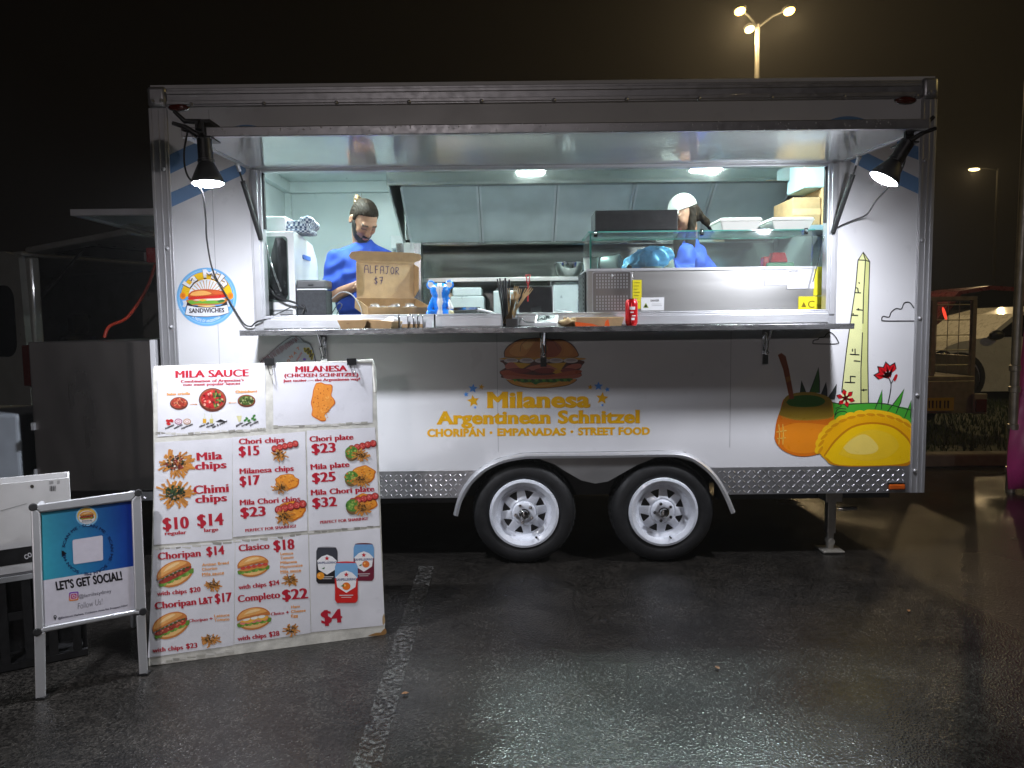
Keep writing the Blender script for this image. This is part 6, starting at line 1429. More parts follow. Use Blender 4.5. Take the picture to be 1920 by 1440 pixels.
def dish(F, kinds, x, y, s):
    if 'm' in kinds: escalope(F, x + s * .35, y - s * .12, s * .95, s * .66, 2, int(x))
    if 's' in kinds: salami(F, [(x - s * .55 + i * s * .42, y - s * (.18 + .10 * i)) for i in range(5)], s * .27, 5)
    if 'v' in kinds: salad(F, x - s * .55, y + s * .1, s * .52, s * .62, 13)
    chips(F, x + s * (.15 if 'v' in kinds else -.15), y + s * .35, s * .72, int(x + y), 'dark', 16)
def sD(L, F):
    for t_, a, b, p, pa, pb in (('Chori chips', c5(742, 722), c5(1102, 706), '$15', c5(742, 814), c5(905, 806)), ('Milanesa chips', c5(748, 955), c5(1174, 930), '$17', c5(750, 1048), c5(912, 1036)), ('Mila Chori chips', c5(750, 1200), c5(1226, 1168), '$23', c6(755, 83), c6(955, 70))):
        L.text(t_, a, b, 42 / 4.174, RED, 'fat'); L.text(p, pa, pb, 74 / 4.174, RED, 'fat')
    L.text('PERFECT FOR SHARING!', c6(793, 198), c6(1190, 162), 22 / 4.174, RED, 'fat')
    dish(F, 's', *c5(1075, 775), 23); dish(F, 'm', *c5(1085, 1030), 23); dish(F, 'ms', *c6(1115, 45), 27)
sheet([c5(692, 668), c5(1262, 622), c6(1280, 188), c6(697, 238)], sD, lift=.0012)
def sE(L, F):
    for t_, a, b, p, pa, pb in (('Chori plate', c5(1296, 703), c5(1640, 684), '$23', c5(1312, 795), c5(1502, 783)), ('Mila plate', c5(1304, 922), c5(1610, 898), '$25', c5(1316, 1022), c5(1502, 1010)), ('Mila Chori plate', c5(1306, 1122), c5(1804, 1090), '$32', c5(1318, 1218), c5(1512, 1205))):
        L.text(t_, a, b, 42 / 4.174, RED, 'fat'); L.text(p, pa, pb, 74 / 4.174, RED, 'fat')
    L.text('PERFECT FOR SHARING!', c6(1378, 134), c6(1750, 104), 22 / 4.174, RED, 'fat')
    dish(F, 'sv', *c5(1680, 775), 24); dish(F, 'mv', *c5(1680, 970), 25); dish(F, 'msv', *c5(1690, 1190), 25)
sheet([c5(1274, 616), c5(1808, 590), c6(1845, 150), c6(1290, 190)], sE, lift=.0012)
def sF(L, F):
    L.text('Choripan', c6(110, 416), c6(447, 387), 54 / 4.174, RED, 'fat'); L.text('$14', c6(490, 384), c6(632, 372), 68 / 4.174, RED, 'fat')
    for t_, a, b in (('Artisan Bread', (455, 466), (665, 448)), ('Chorizo', (455, 502), (575, 490)), ('Mila sauce', (455, 540), (628, 526)), ('Lettuce', (550, 866), (670, 856)), ('Tomato', (550, 898), (670, 888))): L.text(t_, c6(*a), c6(*b), 21 / 4.174, ORA, 'bold')
    L.line([c6(455, 545), c6(628, 531)], .5, ORA, 2)
    L.text('with chips', c6(103, 698), c6(337, 676), 34 / 4.174, RED, 'fat'); L.text('$20', c6(358, 672), c6(445, 664), 38 / 4.174, RED, 'fat'); L.text('Choripan', c6(86, 802), c6(412, 766), 52 / 4.174, RED, 'fat'); L.text('L&T', c6(434, 764), c6(542, 752), 48 / 4.174, RED, 'heavy'); L.text('$17', c6(556, 752), c6(692, 740), 70 / 4.174, RED, 'fat')
    L.text('Choripan', c6(352, 905), c6(500, 890), 24 / 4.174, RED, 'fatital'); L.text('+', c6(510, 888), c6(540, 886), 22 / 4.174, RED, 'heavy'); L.text('with chips', c6(66, 1142), c6(308, 1115), 34 / 4.174, RED, 'fat'); L.text('$23', c6(330, 1110), c6(420, 1102), 38 / 4.174, RED, 'fat')
    sandwich(F, *c6(245, 535), 34, -.42, 'chorizo'); sandwich(F, *c6(212, 940), 34, -.42, 'lettuce'); chips(F, *c6(540, 615), 72 / 4.174, 9, 'dark'); chips(F, *c6(520, 1040), 78 / 4.174, 11, 'dark')
sheet([c6(75, 330), c6(712, 268), c6(702, 1085), c6(30, 1183)], sF)
def sG(L, F):
    L.text('Clasico', c6(742, 350), c6(985, 328), 50 / 4.174, RED, 'fat'); L.text('$18', c6(1015, 345), c6(1180, 332), 80 / 4.174, RED, 'fat')
    for t_, a, b in (('Lettuce', (1068, 380), (1168, 373)), ('Tomato', (1068, 414), (1172, 404)), ('Milanesa', (1068, 450), (1198, 438)), ('Mayonnaise', (1068, 484), (1242, 467)), ('Mila sauce', (1068, 520), (1230, 506)), ('Ham', (1152, 796), (1220, 788)), ('Cheese', (1152, 832), (1266, 820)), ('Egg', (1152, 866), (1206, 860))): L.text(t_, c6(*a), c6(*b), 21 / 4.174, ORA, 'bold')
    L.line([c6(1068, 525), c6(1230, 511)], .5, ORA, 2)
    L.text('with chips', c6(740, 648), c6(960, 623), 34 / 4.174, RED, 'fat'); L.text('$24', c6(980, 620), c6(1062, 610), 38 / 4.174, RED, 'fat'); L.text('Completo', c6(736, 748), c6(1068, 712), 52 / 4.174, RED, 'fat'); L.text('$22', c6(1083, 732), c6(1286, 716), 80 / 4.174, RED, 'fat')
    L.text('Clasico', c6(994, 852), c6(1098, 841), 24 / 4.174, RED, 'fatital'); L.text('+', c6(1110, 838), c6(1138, 836), 22 / 4.174, RED, 'heavy'); L.text('with chips', c6(733, 1050), c6(960, 1022), 34 / 4.174, RED, 'fat'); L.text('$28', c6(980, 1018), c6(1062, 1008), 38 / 4.174, RED, 'fat')
    sandwich(F, *c6(855, 475), 29, -.18, 'schnitzel'); sandwich(F, *c6(860, 885), 31, -.18, 'club'); chips(F, *c6(1145, 575), 72 / 4.174, 13, 'dark'); chips(F, *c6(1150, 965), 70 / 4.174, 15, 'dark')
sheet([c6(716, 262), c6(1284, 218), c6(1305, 988), c6(707, 1080)], sG)
def sH(L, F):
    L.text('$4', c6(1388, 918), c6(1555, 904), 104 / 4.174, RED, 'fat')
    can_print(F, *[c6(1348, 0)[0], c6(1515, 0)[0], c6(0, 312)[1], c6(0, 602)[1]], (60, 62, 70), (34, 32, 36), (232, 150, 40, -.3, .79), 2)
    can_print(F, *[c6(1640, 0)[0], c6(1800, 0)[0], c6(0, 284)[1], c6(0, 580)[1]], (110, 160, 206), (110, 30, 52), (222, 120, 50, .1, .56), 2, (96, 26, 40))
    can_print(F, *[c6(1494, 0)[0], c6(1672, 0)[0], c6(0, 428)[1], c6(0, 752)[1]], (120, 170, 214), (206, 36, 32), (236, 120, 30, 0, .60), 12, (206, 30, 34))
sheet([c6(1292, 222), c6(1845, 168), c6(1886, 928), c6(1310, 983)], sH)
for (x, y, label) in ((505, 676, 'black binder clip at the middle of the menu board top edge'), (659, 676, 'black binder clip near the taped corner of the menu board top edge')):
    p = onb(x, y, .0); t = thing('binder_clip', label, 'binder clip', tuple(p), group='binder clips on the menu board')
    q = MB(); sx = e_ * .021
    q.hexa([tuple(p + u_ * .006 - n_ * .018 + s_ * sx) for s_ in (-1, 1)] + [tuple(p + u_ * .006 + n_ * .006 + s_ * sx) for s_ in (1, -1)], [tuple(p + u_ * .009 - n_ * .018 + s_ * sx) for s_ in (-1, 1)] + [tuple(p + u_ * .009 + n_ * .006 + s_ * sx) for s_ in (1, -1)])
    q.hexa([tuple(p - u_ * .022 + n_ * .003 + s_ * sx) for s_ in (-1, 1)] + [tuple(p - u_ * .022 + n_ * .005 + s_ * sx) for s_ in (1, -1)], [tuple(p + u_ * .006 + n_ * .006 + s_ * sx) for s_ in (-1, 1)] + [tuple(p + u_ * .006 + n_ * .0085 + s_ * sx) for s_ in (1, -1)])
    q.build('spring', 'black', t)
    q = MB(); a = p - u_ * .020 + n_ * .007; q.tube([a - e_ * .012, a - u_ * .022 - e_ * .004 + n_ * .004, a - u_ * .046 + e_ * .002 + n_ * .007, a - u_ * .050 + e_ * .010 + n_ * .007, a - u_ * .044 + e_ * .014 + n_ * .006, a - u_ * .02 + e_ * .012 + n_ * .004, a + e_ * .014], .0016, 6); q.build('wire_handle', 'chrome', t, smooth=70)

As = Art(P0, n_, .0008, .0002)
blob(As, [(714, 1186), (722, 1178), (723, 1189), (700, 1192), (690, 1192), (704, 1187)], S(150, 112, 66), 1); blob(As, [(720, 1150), (722, 1165), (718, 1172), (717, 1158)], S(176, 150, 110), 1)
for pts in ([(292, 812), (340, 814), (400, 809), (470, 806), (498, 804)], [(512, 800), (560, 799), (620, 796), (690, 792)], [(288, 1029), (340, 1026), (436, 1015), (520, 1008), (577, 998), (640, 993), (700, 986)], [(285, 1244), (350, 1232), (440, 1217)]):
    rd = random.Random(len(pts) + int(pts[0][0]))
    for a, b_ in zip(pts, pts[1:]):
        for k in range(5):
            f = k / 5; x, y = a[0] + (b_[0] - a[0]) * f, a[1] + (b_[1] - a[1]) * f; w_ = (b_[0] - a[0]) / 5
            As.poly([(x, y - rd.uniform(.5, 3)), (x + w_ * .95, y - rd.uniform(.5, 3)), (x + w_ * .9, y + rd.uniform(.5, 3.5)), (x + w_ * .1, y + rd.uniform(.5, 3.5))], S(*rd.choice([(168, 166, 156), (196, 194, 186), (146, 144, 136), (208, 206, 200)])), 2)
As.build('torn_paper', mb_t)
# ---- A-frame sign
c8 = lambda X, Y: (X / 3.0, 860 + Y / 3.0)
G0, ge, gu, gn = plane((75, 1310), (268, 1265), 12)
st = thing('pavement_sign', 'small aluminium snap-frame pavement sign with a blue poster standing beside the white carton', 'pavement sign', tuple(G0 * (1, 1, 0)))
def ong(px, py, lift=0.0): return PP(px, py, G0, gn) + gn * lift
fo = [c8(172, 262), c8(792, 176), c8(822, 862), c8(196, 985)]; fi = [c8(226, 302), c8(738, 236), c8(758, 850), c8(246, 945)]
def strip(a, b, c, d, d0, d1, m=0, q=None):
    q = q or MB(); q.hexa([ong(*p, d0) for p in (a, b, c, d)], [ong(*p, d1) for p in (a, b, c, d)], m); return q
for k in range(4):
    j = (k + 1) % 4; q = strip(fo[k], fo[j], fi[j], fi[k], -.010, .010); q.build('frame_rail', 'frame_alu', st, bevel=.005, seg=3)
for k, cpx in enumerate(fo):
    q = MB(); ip = fi[k]; c = ong(cpx[0] * .72 + ip[0] * .28, cpx[1] * .72 + ip[1] * .28, 0); q.cyl(c - gn * .0105, c + gn * .0115, .015, n=20); q.build('corner_cap', 'dark', st, bevel=.004)
q = strip(*fi, -.004, -.002); q.build('backing', 'white_plastic', st)
A = Art(G0, gn, -.0016, .00015)
ql = [c8(230, 304), c8(738, 238), c8(752, 604), c8(240, 686)]
NX = 8
TE, DB, TE2, DB2 = np.array(S(70, 168, 190)), np.array(S(16, 44, 150)), np.array(S(64, 178, 196)), np.array(S(22, 62, 168))
for i in range(NX):
    f0, f1 = i / NX, (i + 1) / NX; lp = lambda a, b, f: tuple(np.array(a) * (1 - f) + np.array(b) * f); g0, g1 = f0 ** .8, f1 ** .8
    A.poly([lp(ql[0], ql[1], f0), lp(ql[0], ql[1], f1), lp(ql[3], ql[2], f1), lp(ql[3], ql[2], f0)], [tuple(TE * (1 - g0) + DB * g0), tuple(TE * (1 - g1) + DB * g1), tuple(TE2 * (1 - g1) + DB2 * g1), tuple(TE2 * (1 - g0) + DB2 * g0)], 0)
A.poly([ql[3], ql[2], c8(756, 848), c8(247, 940)], S(228, 226, 234), 0)
po = A.build('poster', st)
A = Art(G0, gn, -.0012, .00012)
A.ell(*c8(488, 325), 62 / 3, 54 / 3, S(140, 200, 236), 1); A.ell(*c8(488, 322), 54 / 3, 46 / 3, S(236, 190, 90), 2); A.ell(*c8(488, 330), 46 / 3, 38 / 3, S(236, 236, 238), 3); sandwich(A, *c8(488, 326), 13, -.1, 'lettuce', 4); A.poly([c8(452, 346), c8(524, 340), c8(526, 354), c8(452, 358)], S(236, 236, 238), 15)
A.text('SANDWICHES', c8(460, 355), c8(518, 351), 2.2, INK, 'bold', 16)
cx, cy = c8(494, 512)
A.text('SCAN ME · SCAN ME · SCAN ME · SCAN ME · SCAN ME ·', (0, 0), (100, 0), 5.2, S(20, 40, 90), 'bold', 2, arc=(cx, cy, 43, -85, 268))
A.poly([c8(346, 515), c8(376, 532), c8(348, 554)], S(24, 22, 30), 2)
card = [c8(408, 462), c8(414, 456), c8(572, 432), c8(578, 438), c8(580, 566), c8(574, 572), c8(420, 594), c8(413, 588)]
A.poly(card, S(226, 222, 232), 2)
A.text("LET'S GET SOCIAL!", c8(318, 740), c8(690, 680), 46 / 3, S(22, 20, 26), 'heavy', 2)
ix, iy = c8(415, 774); sq = lambda r, k=.3: [(ix + r * math.copysign(abs(math.cos(t)) ** k, math.cos(t)), iy - r * .12 * math.copysign(abs(math.cos(t)) ** k, math.cos(t)) + r * .92 * math.copysign(abs(math.sin(t)) ** k, math.sin(t))) for t in np.arange(0, 6.28, .16)]
def igc(p): f = (p[1] - iy) / 9 + .5; g = (p[0] - ix) / 18 + .5; return tuple(np.array(S(250, 150, 60)) * max(0, min(1, f)) + np.array(S(120, 60, 190)) * (1 - max(0, min(1, f))))
pts = sq(9); A.poly(pts, [igc(p) for p in pts], 2); A.poly(sq(6.4), S(230, 226, 234), 3); A.poly(sq(5.2), S(200, 60, 120), 4); A.ell(ix, iy, 3.2, 3.0, S(230, 226, 234), 5); A.ell(ix, iy, 2.0, 1.9, S(200, 60, 120), 6); A.ell(ix + 4.0, iy - 4.2, .8, .8, S(200, 60, 120), 5)
A.text('@lamilasydney', c8(444, 786), c8(628, 752), 19 / 3, S(90, 86, 100), 'sans', 2); A.text('Follow Us!', c8(438, 848), c8(582, 818), 34 / 3, S(120, 116, 126), 'script', 2)
A.text('@Blacktown Markets, Cricketers Arms Rd, Prospect NSW', c8(328, 904), c8(720, 830), 10 / 3, S(90, 86, 100), 'bold', 2)
x, y = c8(310, 893); A.ell(x, y - 1.2, 3, 3, S(30, 28, 34), 2); A.poly([(x - 2.6, y), (x + 2.6, y), (x, y + 6)], S(30, 28, 34), 3); A.ell(x, y - 1.2, 1.2, 1.2, S(228, 226, 234), 4)
A.build('lettering', po)
q = MB(); q.add([ong(*p, .0006) for p in fi], [(0, 1, 2, 3)]); q.build('cover_sheet', M.setdefault('cover', glass('poster_cover', (.95, .95, .97), .12, 1.35, .8)), st)
for (a, b_, c, d) in ((c8(192, 985), c8(256, 975), c8(258, 1346), c8(200, 1350)), (c8(766, 885), c8(818, 870), c8(832, 1212), c8(784, 1216))):
    q = strip(a, b_, c, d, -.012, .008); q.build('leg', 'frame_alu', st, bevel=.003)
    q = MB(); bt = (ong(*c) + ong(*d)) / 2; q.box(bt[0] - .02, bt[0] + .02, bt[1] - .012, bt[1] + .018, 0.0, .008); q.build('foot', 'black', st)
tp = (ong(*fo[0]) + ong(*fo[1])) / 2
for s_ in (-.15, .15):
    a = tp + ge * s_ - gn * .02; q = MB(); q.tube([a, np.array((a[0] - .18, a[1] + .30, .01))], .011, 8); q.build('rear_leg', 'frame_alu', st, smooth=50)

# ---- carton on a black crate
yw = R(31); Ae = np.array((math.cos(yw), math.sin(yw), 0)); Ad = np.array((-math.sin(yw), math.cos(yw), 0)); A0 = np.array((-1.785, -1.10, 0))
def cbox(q, a0, a1, d0, d1, z0, z1, m=0):
    vs = [A0 + Ae * a + Ad * d + np.array((0, 0, z)) for z in (z0, z1) for d in (d0, d1) for a in (a0, a1)]; q.add(vs, [(0, 2, 3, 1), (4, 5, 7, 6), (0, 1, 5, 4), (2, 6, 7, 3), (0, 4, 6, 2), (1, 3, 7, 5)], m); return q
t = thing('carton', 'open white cardboard carton with a dark stripe resting on the black crate', 'box', tuple(A0 + np.array((0, 0, .38))))
q = MB(); cbox(q, -.62, 0, 0, .006, .38, .735); cbox(q, -.62, 0, .144, .15, .38, .735); cbox(q, -.006, 0, .006, .144, .38, .735); cbox(q, -.62, -.614, .006, .144, .38, .735); cbox(q, -.62, 0, .006, .144, .38, .386); cs = q.build('case', 'card_white', t)
q = MB(); cbox(q, -.62, -.13, -.0015, -.0002, .414, .478); q.build('stripe', 'black', cs)
Ab = Art(A0, -Ad, .0018, .0003); Ab.text('CO', (48, 1049), (61, 1042), 8, S(225, 225, 228), 'bold', 1)
for i in range(8): Ab.poly([(93 + i * 1.5, 911 - i * .12), (93.4 + i * 1.5 + (i % 3) * .3, 911 - i * .12), (93.4 + i * 1.5 + (i % 3) * .3, 921 - i * .12), (93 + i * 1.5, 921 - i * .12)], S(60, 58, 60), 1)
for i in range(3): Ab.line([(92, 903 + i * 2.2), (100, 902.2 + i * 2.2)], .7, S(90, 88, 90), 1); Ab.line([(107, 902 + i * 2.2), (112, 901.4 + i * 2.2)], .7, S(90, 88, 90), 1)
Ab.ell(60, 912, 3.5, 3.2, S(70, 66, 60), 1); Ab.line([(0, 958), (50, 944)], .8, S(110, 110, 112), 1)
Ab.build('lettering', cs)
t = thing('crate', 'black slatted plastic crate standing on the wet asphalt below the white carton', 'crate', tuple(A0))
q = MB(); cbox(q, -.66, .03, -.03, .34, .355, .379); cbox(q, -.66, .03, -.03, .34, .005, .03)
for i in range(9): cbox(q, -.66 + i * .08, -.66 + i * .08 + .03, -.03, -.015, .031, .354)
for i in range(5): cbox(q, .015, .03, -.012 + i * .078, .02 + i * .078, .031, .354)
cbox(q, -.655, .025, .1, .33, .031, .34); cbox(q, -.66, .01, -.026, -.018, .2, .23)
q.build('slat_frame', 'black', t)
q = MB(); cbox(q, -.66, .03, -.034, -.0305, .357, .377); q.build('rim_strip', 'grey_plastic', t)
t = thing('cool_box', 'pale plastic cool box standing behind the crate beside the steel front box', 'cool box', (-3.0, .3, 0))
q = MB(); q.box(-3.45, -2.79, .1, .6, .46, .86); q.build('tub', M.setdefault('pale_tub', mat('pale_tub', (.45, .50, .56), .5)), t, bevel=.02, seg=3); q = MB(); q.box(-3.47, -2.77, .08, .62, .45, .4595); q.box(-3.43, -2.81, .12, .58, .0, .449); q.build('stand', 'dark', t)

# ================================================================== VEHICLES AND THINGS BEHIND
# white van with its tailgate up
VA = R(-26)
def Vv(x, y, z): p = Rz(math.pi + VA) @ Vector((x, y, z)); return (-3.86 + p.x, 1.85 + p.y, p.z)
def vbox(q, x0, x1, y0, y1, z0, z1, m=0):
    vs = [Vv(x, y, z) for z in (z0, z1) for y in (y0, y1) for x in (x0, x1)]; q.add(vs, [(0, 2, 3, 1), (4, 5, 7, 6), (0, 1, 5, 4), (2, 6, 7, 3), (0, 4, 6, 2), (1, 3, 7, 5)], m)
van = thing('van', 'white delivery van with its rear tailgate raised, dark behind the trailer', 'van', (-3.86, 1.85, 0))
VW = -1.68      # width runs away from the camera
q = MB(); prof = [(0, .42), (4.1, .42), (4.45, .55), (4.5, .95), (4.25, 1.15), (3.75, 1.82), (3.5, 1.93), (.25, 1.97), (.06, 1.92)]
def sidepanel(y0, y1): q.prism(prof, lambda u, v, d: Vv(u, d, v), y0, y1)
q = MB(); sidepanel(0, -.05); sidepanel(VW, VW + .05); vbox(q, .10, 3.6, -.051, VW + .051, 1.93, 1.97); vbox(q, .0, 4.4, -.051, VW + .051, .42, .50); vbox(q, 3.0, 3.05, -.051, VW + .051, .5, 1.9); vbox(q, .0, .08, -.051, -.13, .5, 1.92); vbox(q, .0, .08, VW + .13, VW + .051, .5, 1.92); vbox(q, 3.06, 4.3, -.051, VW + .051, .501, 1.0)
body = q.build('body', 'van_paint', van, bevel=.03, seg=3)
q = MB(); q.prism(rounded(.15, 1.05, 1.12, 1.70, .12), lambda u, v, d: Vv(u, d, v), .001, .008); w1 = q.build('side_window', 'dark_glass', van); q = MB(); q.prism(rounded(1.6, 2.7, 1.15, 1.72, .10), lambda u, v, d: Vv(u, d, v), .001, .008); q.build('side_window', 'dark_glass', van)
q = MB(); vbox(q, -.02, .10, .004, -.06, .88, 1.22); q.build('tail_light', 'red', van, bevel=.015)
q = MB(); vs = [Vv(.08, -.06, 1.95), Vv(.08, VW + .06, 1.95), Vv(-1.15, VW + .06, 2.02), Vv(-1.15, -.06, 2.02)]; q.hexa(vs, [(p[0], p[1], p[2] + .05) for p in vs]); tg = q.build('tailgate', 'van_paint', van, bevel=.02)
q = MB(); vs = [Vv(-.15, -.16, 1.945), Vv(-.15, VW + .16, 1.945), Vv(-.62, VW + .16, 1.972), Vv(-.62, -.16, 1.972)]; q.hexa(vs, [(p[0], p[1], p[2] + .006) for p in vs]); q.build('rear_window', 'dark_glass', tg)
q = MB()
for yy in (-.14, VW + .14): q.tube([Vv(.1, yy, 1.55), Vv(-.55, yy, 1.96)], .012, 8)
q.build('gas_strut', 'black', tg)
for yy in (-.35, VW + .45):
    q = MB(); vbox(q, 1.3, 1.45, yy - .28, yy + .1, .5, 1.28); q.build('seat_back', 'charcoal', van, bevel=.05, seg=3); q = MB(); vbox(q, 1.3, 1.42, yy - .18, yy, 1.30, 1.50); q.build('headrest', 'charcoal', van, bevel=.04, seg=3)
q = MB(); vbox(q, .3, 2.9, -.051, -.056, .9, 1.0); q.build('inner_rail', 'grey_plastic', van)
for x in (.75, 3.65):
    for yy in (-.02, VW + .20):
        q = MB(); a = np.array(Vv(x, yy, .31)); ax = np.array(Vv(x, yy + 1, .31)) - a; q.lathe([(.0, -.01), (.19, -.01), (.20, .0), (.29, -.005), (.31, .03), (.31, -.16), (.29, -.18), (0, -.18)], a, ax, 28); q.build('wheel', 'rubber', van, smooth=40)
# orange-red power cord from the trailer to the box
t = thing('power_cord', 'orange-red power lead running from the trailer end down to the steel front box', 'power lead', (-1.93, .35, 1.6))
q = MB(); q.tube(curve_pts([PY(292, 495, .45), PY(278, 535, .45), PY(258, 570, .44), PY(235, 598, .42), PY(205, 612, .4), PY(195, 633, .38)], 8), .010, 8); q.build('lead', 'red_cord', t, smooth=80)
q = MB(); p = PY(290, 478, .45); q.box(p[0] - .03, p[0] + .03, .40, .48, p[2] - .05, p[2] + .04); q.build('plug', 'red_plastic', t, bevel=.01); q = MB(); q.box(p[0] - .04, p[0] - .0305, .40, .46, p[2] - .04, p[2] + .01); q.build('socket_cover', 'grey_plastic', t)
# cage trailer on the verge
t = thing('cage_trailer', 'galvanised box trailer with a tall open cage parked on the verge past the food trailer', 'trailer', (4.7, 4.0, .09))
Yc = 4.0
p0, p1 = PY(1754, 558, Yc), PY(1834, 556, Yc); zt = p0[2]; xa, xb = p0[0] - .62, p1[0]
zf = PY(1800, 705, Yc)[2]; zb = PY(1800, 775, Yc)[2]
q = MB(); q.box(xa, xb, Yc, Yc + 1.9, zf - .05, zf); q.box(xa, xb, Yc - .0, Yc + .03, zb + .0, zf - .051); q.box(xa, xa + .02, Yc + .031, Yc + 1.9, zf + .001, zf + .22); q.box(xb - .02, xb, Yc + .031, Yc + 1.9, zf + .001, zf + .22); q.build('tray', 'galv', t, bevel=.006)
for x in (xa + .02, xa + .62, xb - .02):
    for yy in (Yc + .03, Yc + 1.86):
        q = MB(); q.box(x - .022, x + .022, yy - .02, yy + .02, zf + .001, zt - .03); q.build('cage_post', 'galv', t)
q = MB()
for yy in (Yc + .01, Yc + 1.84): q.box(xa, xb, yy, yy + .04, zt - .0295, zt + .01)
q.box(xa, xa + .04, Yc + .051, Yc + 1.83, zt - .0295, zt + .01); q.box(xb - .04, xb, Yc + .051, Yc + 1.83, zt - .0295, zt + .01); q.build('top_frame', 'galv', t)
q = MB()
for k in range(5): q.tube([(xa + .03, Yc + .03, zf + .12 + k * (zt - zf - .2) / 4), (xb - .03, Yc + .03, zf + .12 + k * (zt - zf - .2) / 4)], .006, 6)
for k in range(9): q.tube([(xa + .05 + k * (xb - xa - .1) / 8, Yc + .04, zf + .02), (xa + .05 + k * (xb - xa - .1) / 8, Yc + .04, zt - .04)], .004, 6)
q.build('cage_mesh', 'galv', t)
q = MB(); a, c = PY(1738, 746, Yc - .02), PY(1788, 770, Yc - .02); q.box(a[0], c[0], Yc - .02, Yc - .012, c[2], a[2]); npl = q.build('number_plate', mat('plate_yellow', (.50, .36, .02), .4), t)
q = MB(); a, c = PY(1829, 738, Yc - .03), PY(1850, 776, Yc - .03); q.box(a[0] - .02, c[0], Yc - .035, Yc - .001, c[2], a[2]); q.build('light_bracket', 'grey_plastic', t, bevel=.01); q = MB(); q.box(a[0] + .0, c[0] - .012, Yc - .05, Yc - .0355, c[2] + .02, a[2] - .06); q.build('tail_light', 'red', t, bevel=.008)
q = MB(); rp = PY(1771, 588, Yc + 1.0); q.ball((rp[0], Yc + 1.0, rp[2]), (.016, .02, .085), 10, 8, rot=Matrix.Rotation(R(-18), 3, 'Y')); q.build('brake_light', 'red_glow', t, smooth=180)
for x in (xa + .1, xb - .1):
    q = MB(); q.lathe([(.0, -.01), (.15, -.01), (.16, 0), (.25, -.005), (.27, .03), (.27, .14), (0, .15)], (x, Yc + 1.0, .36), (1, 0, 0), 28); q.build('wheel', 'rubber', t, smooth=40)
# light car further back
Yk = 7.4
def kz(px, py): p = PY(px, py, Yk); return (p[0], p[2])
t = thing('car', 'pale yellow-lit car seen from the side behind the cage trailer', 'car', (8.3, Yk + .9, .09))
sideo = [kz(1760, 735), kz(1757, 690), kz(1762, 662), kz(1775, 650), kz(1800, 641), kz(1850, 633), kz(1868, 618), kz(1905, 588)]
x_r = sideo[-1][0]; sideo += [(x_r + .5, sideo[-1][1] + .12), (x_r + 1.6, sideo[-1][1] + .12), (x_r + 2.2, sideo[4][1] - .02), (x_r + 2.7, sideo[4][1] - .08), (x_r + 2.75, sideo[0][1] + .05), (x_r + 2.6, sideo[0][1])]
q = MB(); q.prism(sideo, lambda u, v, d: (u, Yk + d, v), 0, 1.75); cb = q.build('body', 'car_paint', t, bevel=.06, seg=3)
q = MB(); a = kz(1862, 632); b_ = kz(1912, 590); q.prism([a, (b_[0], b_[1] - .02), (x_r + .5, b_[1] + .06), (x_r + 1.5, b_[1] + .05), (x_r + 1.8, a[1] + .02)], lambda u, v, d: (u, Yk + d, v), -.012, .01); q.build('side_window', 'dark_glass', t)
q = MB(); c = kz(1862, 628); q.ball((c[0], Yk - .09, c[1]), (.12, .06, .075), 16, 10); q.build('wing_mirror', 'black', t, smooth=180)
for px in (1797, 2000):
    c = kz(px, 712); q = MB(); q.lathe([(0, -.02), (.18, -.02), (.2, -.03), (.31, -.025), (.33, .02), (.33, .2), (0, .2)], (c[0], Yk, .42), (0, 1, 0), 32); w_ = q.build('wheel', 'rubber', t, smooth=40)
    q = MB(); q.lathe([(.33, -.03), (.40, -.028), (.40, .0), (.33, .0)], (c[0], Yk - .005, .44), (0, 1, 0), 32); q.build('wheel_arch', 'black', t, smooth=40)
q = MB(); a = kz(1758, 705); q.ball((a[0] + .08, Yk + .02, sideo[2][1] - .02), (.12, .05, .06), 14, 8); q.build('headlight', 'dark_glass', t, smooth=180)
# darker red car roof beyond
Yr = 10.0; a, c = PY(1788, 556, Yr), PY(1872, 548, Yr)
t = thing('car', 'dark red car parked in the gloom beyond the cage trailer', 'car', (a[0] + 1.5, Yr + .9, .09))
q = MB(); q.prism([(a[0] - 1.0, .35), (a[0] - 1.0, .85), (a[0] - .5, 1.1), (a[0] + .1, a[2] + .1), (a[0] + .7, a[2] + .2), (c[0] + .4, a[2] + .16), (c[0] + 1.2, 1.05), (c[0] + 2.1, .9), (c[0] + 2.2, .35)], lambda u, v, d: (u, Yr + d, v), 0, 1.7); q.build('body', mat('dark_red_paint', (.10, .006, .01), .3, coat=.4), t, bevel=.07, seg=3)
q = MB(); q.prism([(a[0] - .35, 1.12), (a[0] + .15, a[2] + .04), (a[0] + .7, a[2] + .12), (c[0] + .35, a[2] + .08), (c[0] + 1.0, 1.08)], lambda u, v, d: (u, Yr + d, v), -.012, .01); q.build('side_window', 'dark_glass', t)
for x in (a[0] - .3, c[0] + 1.4):
    q = MB(); q.lathe([(0, -.02), (.18, -.02), (.2, -.03), (.31, -.025), (.33, .02), (.33, .2), (0, .2)], (x, Yr, .42), (0, 1, 0), 28); q.build('wheel', 'rubber', t, smooth=40)
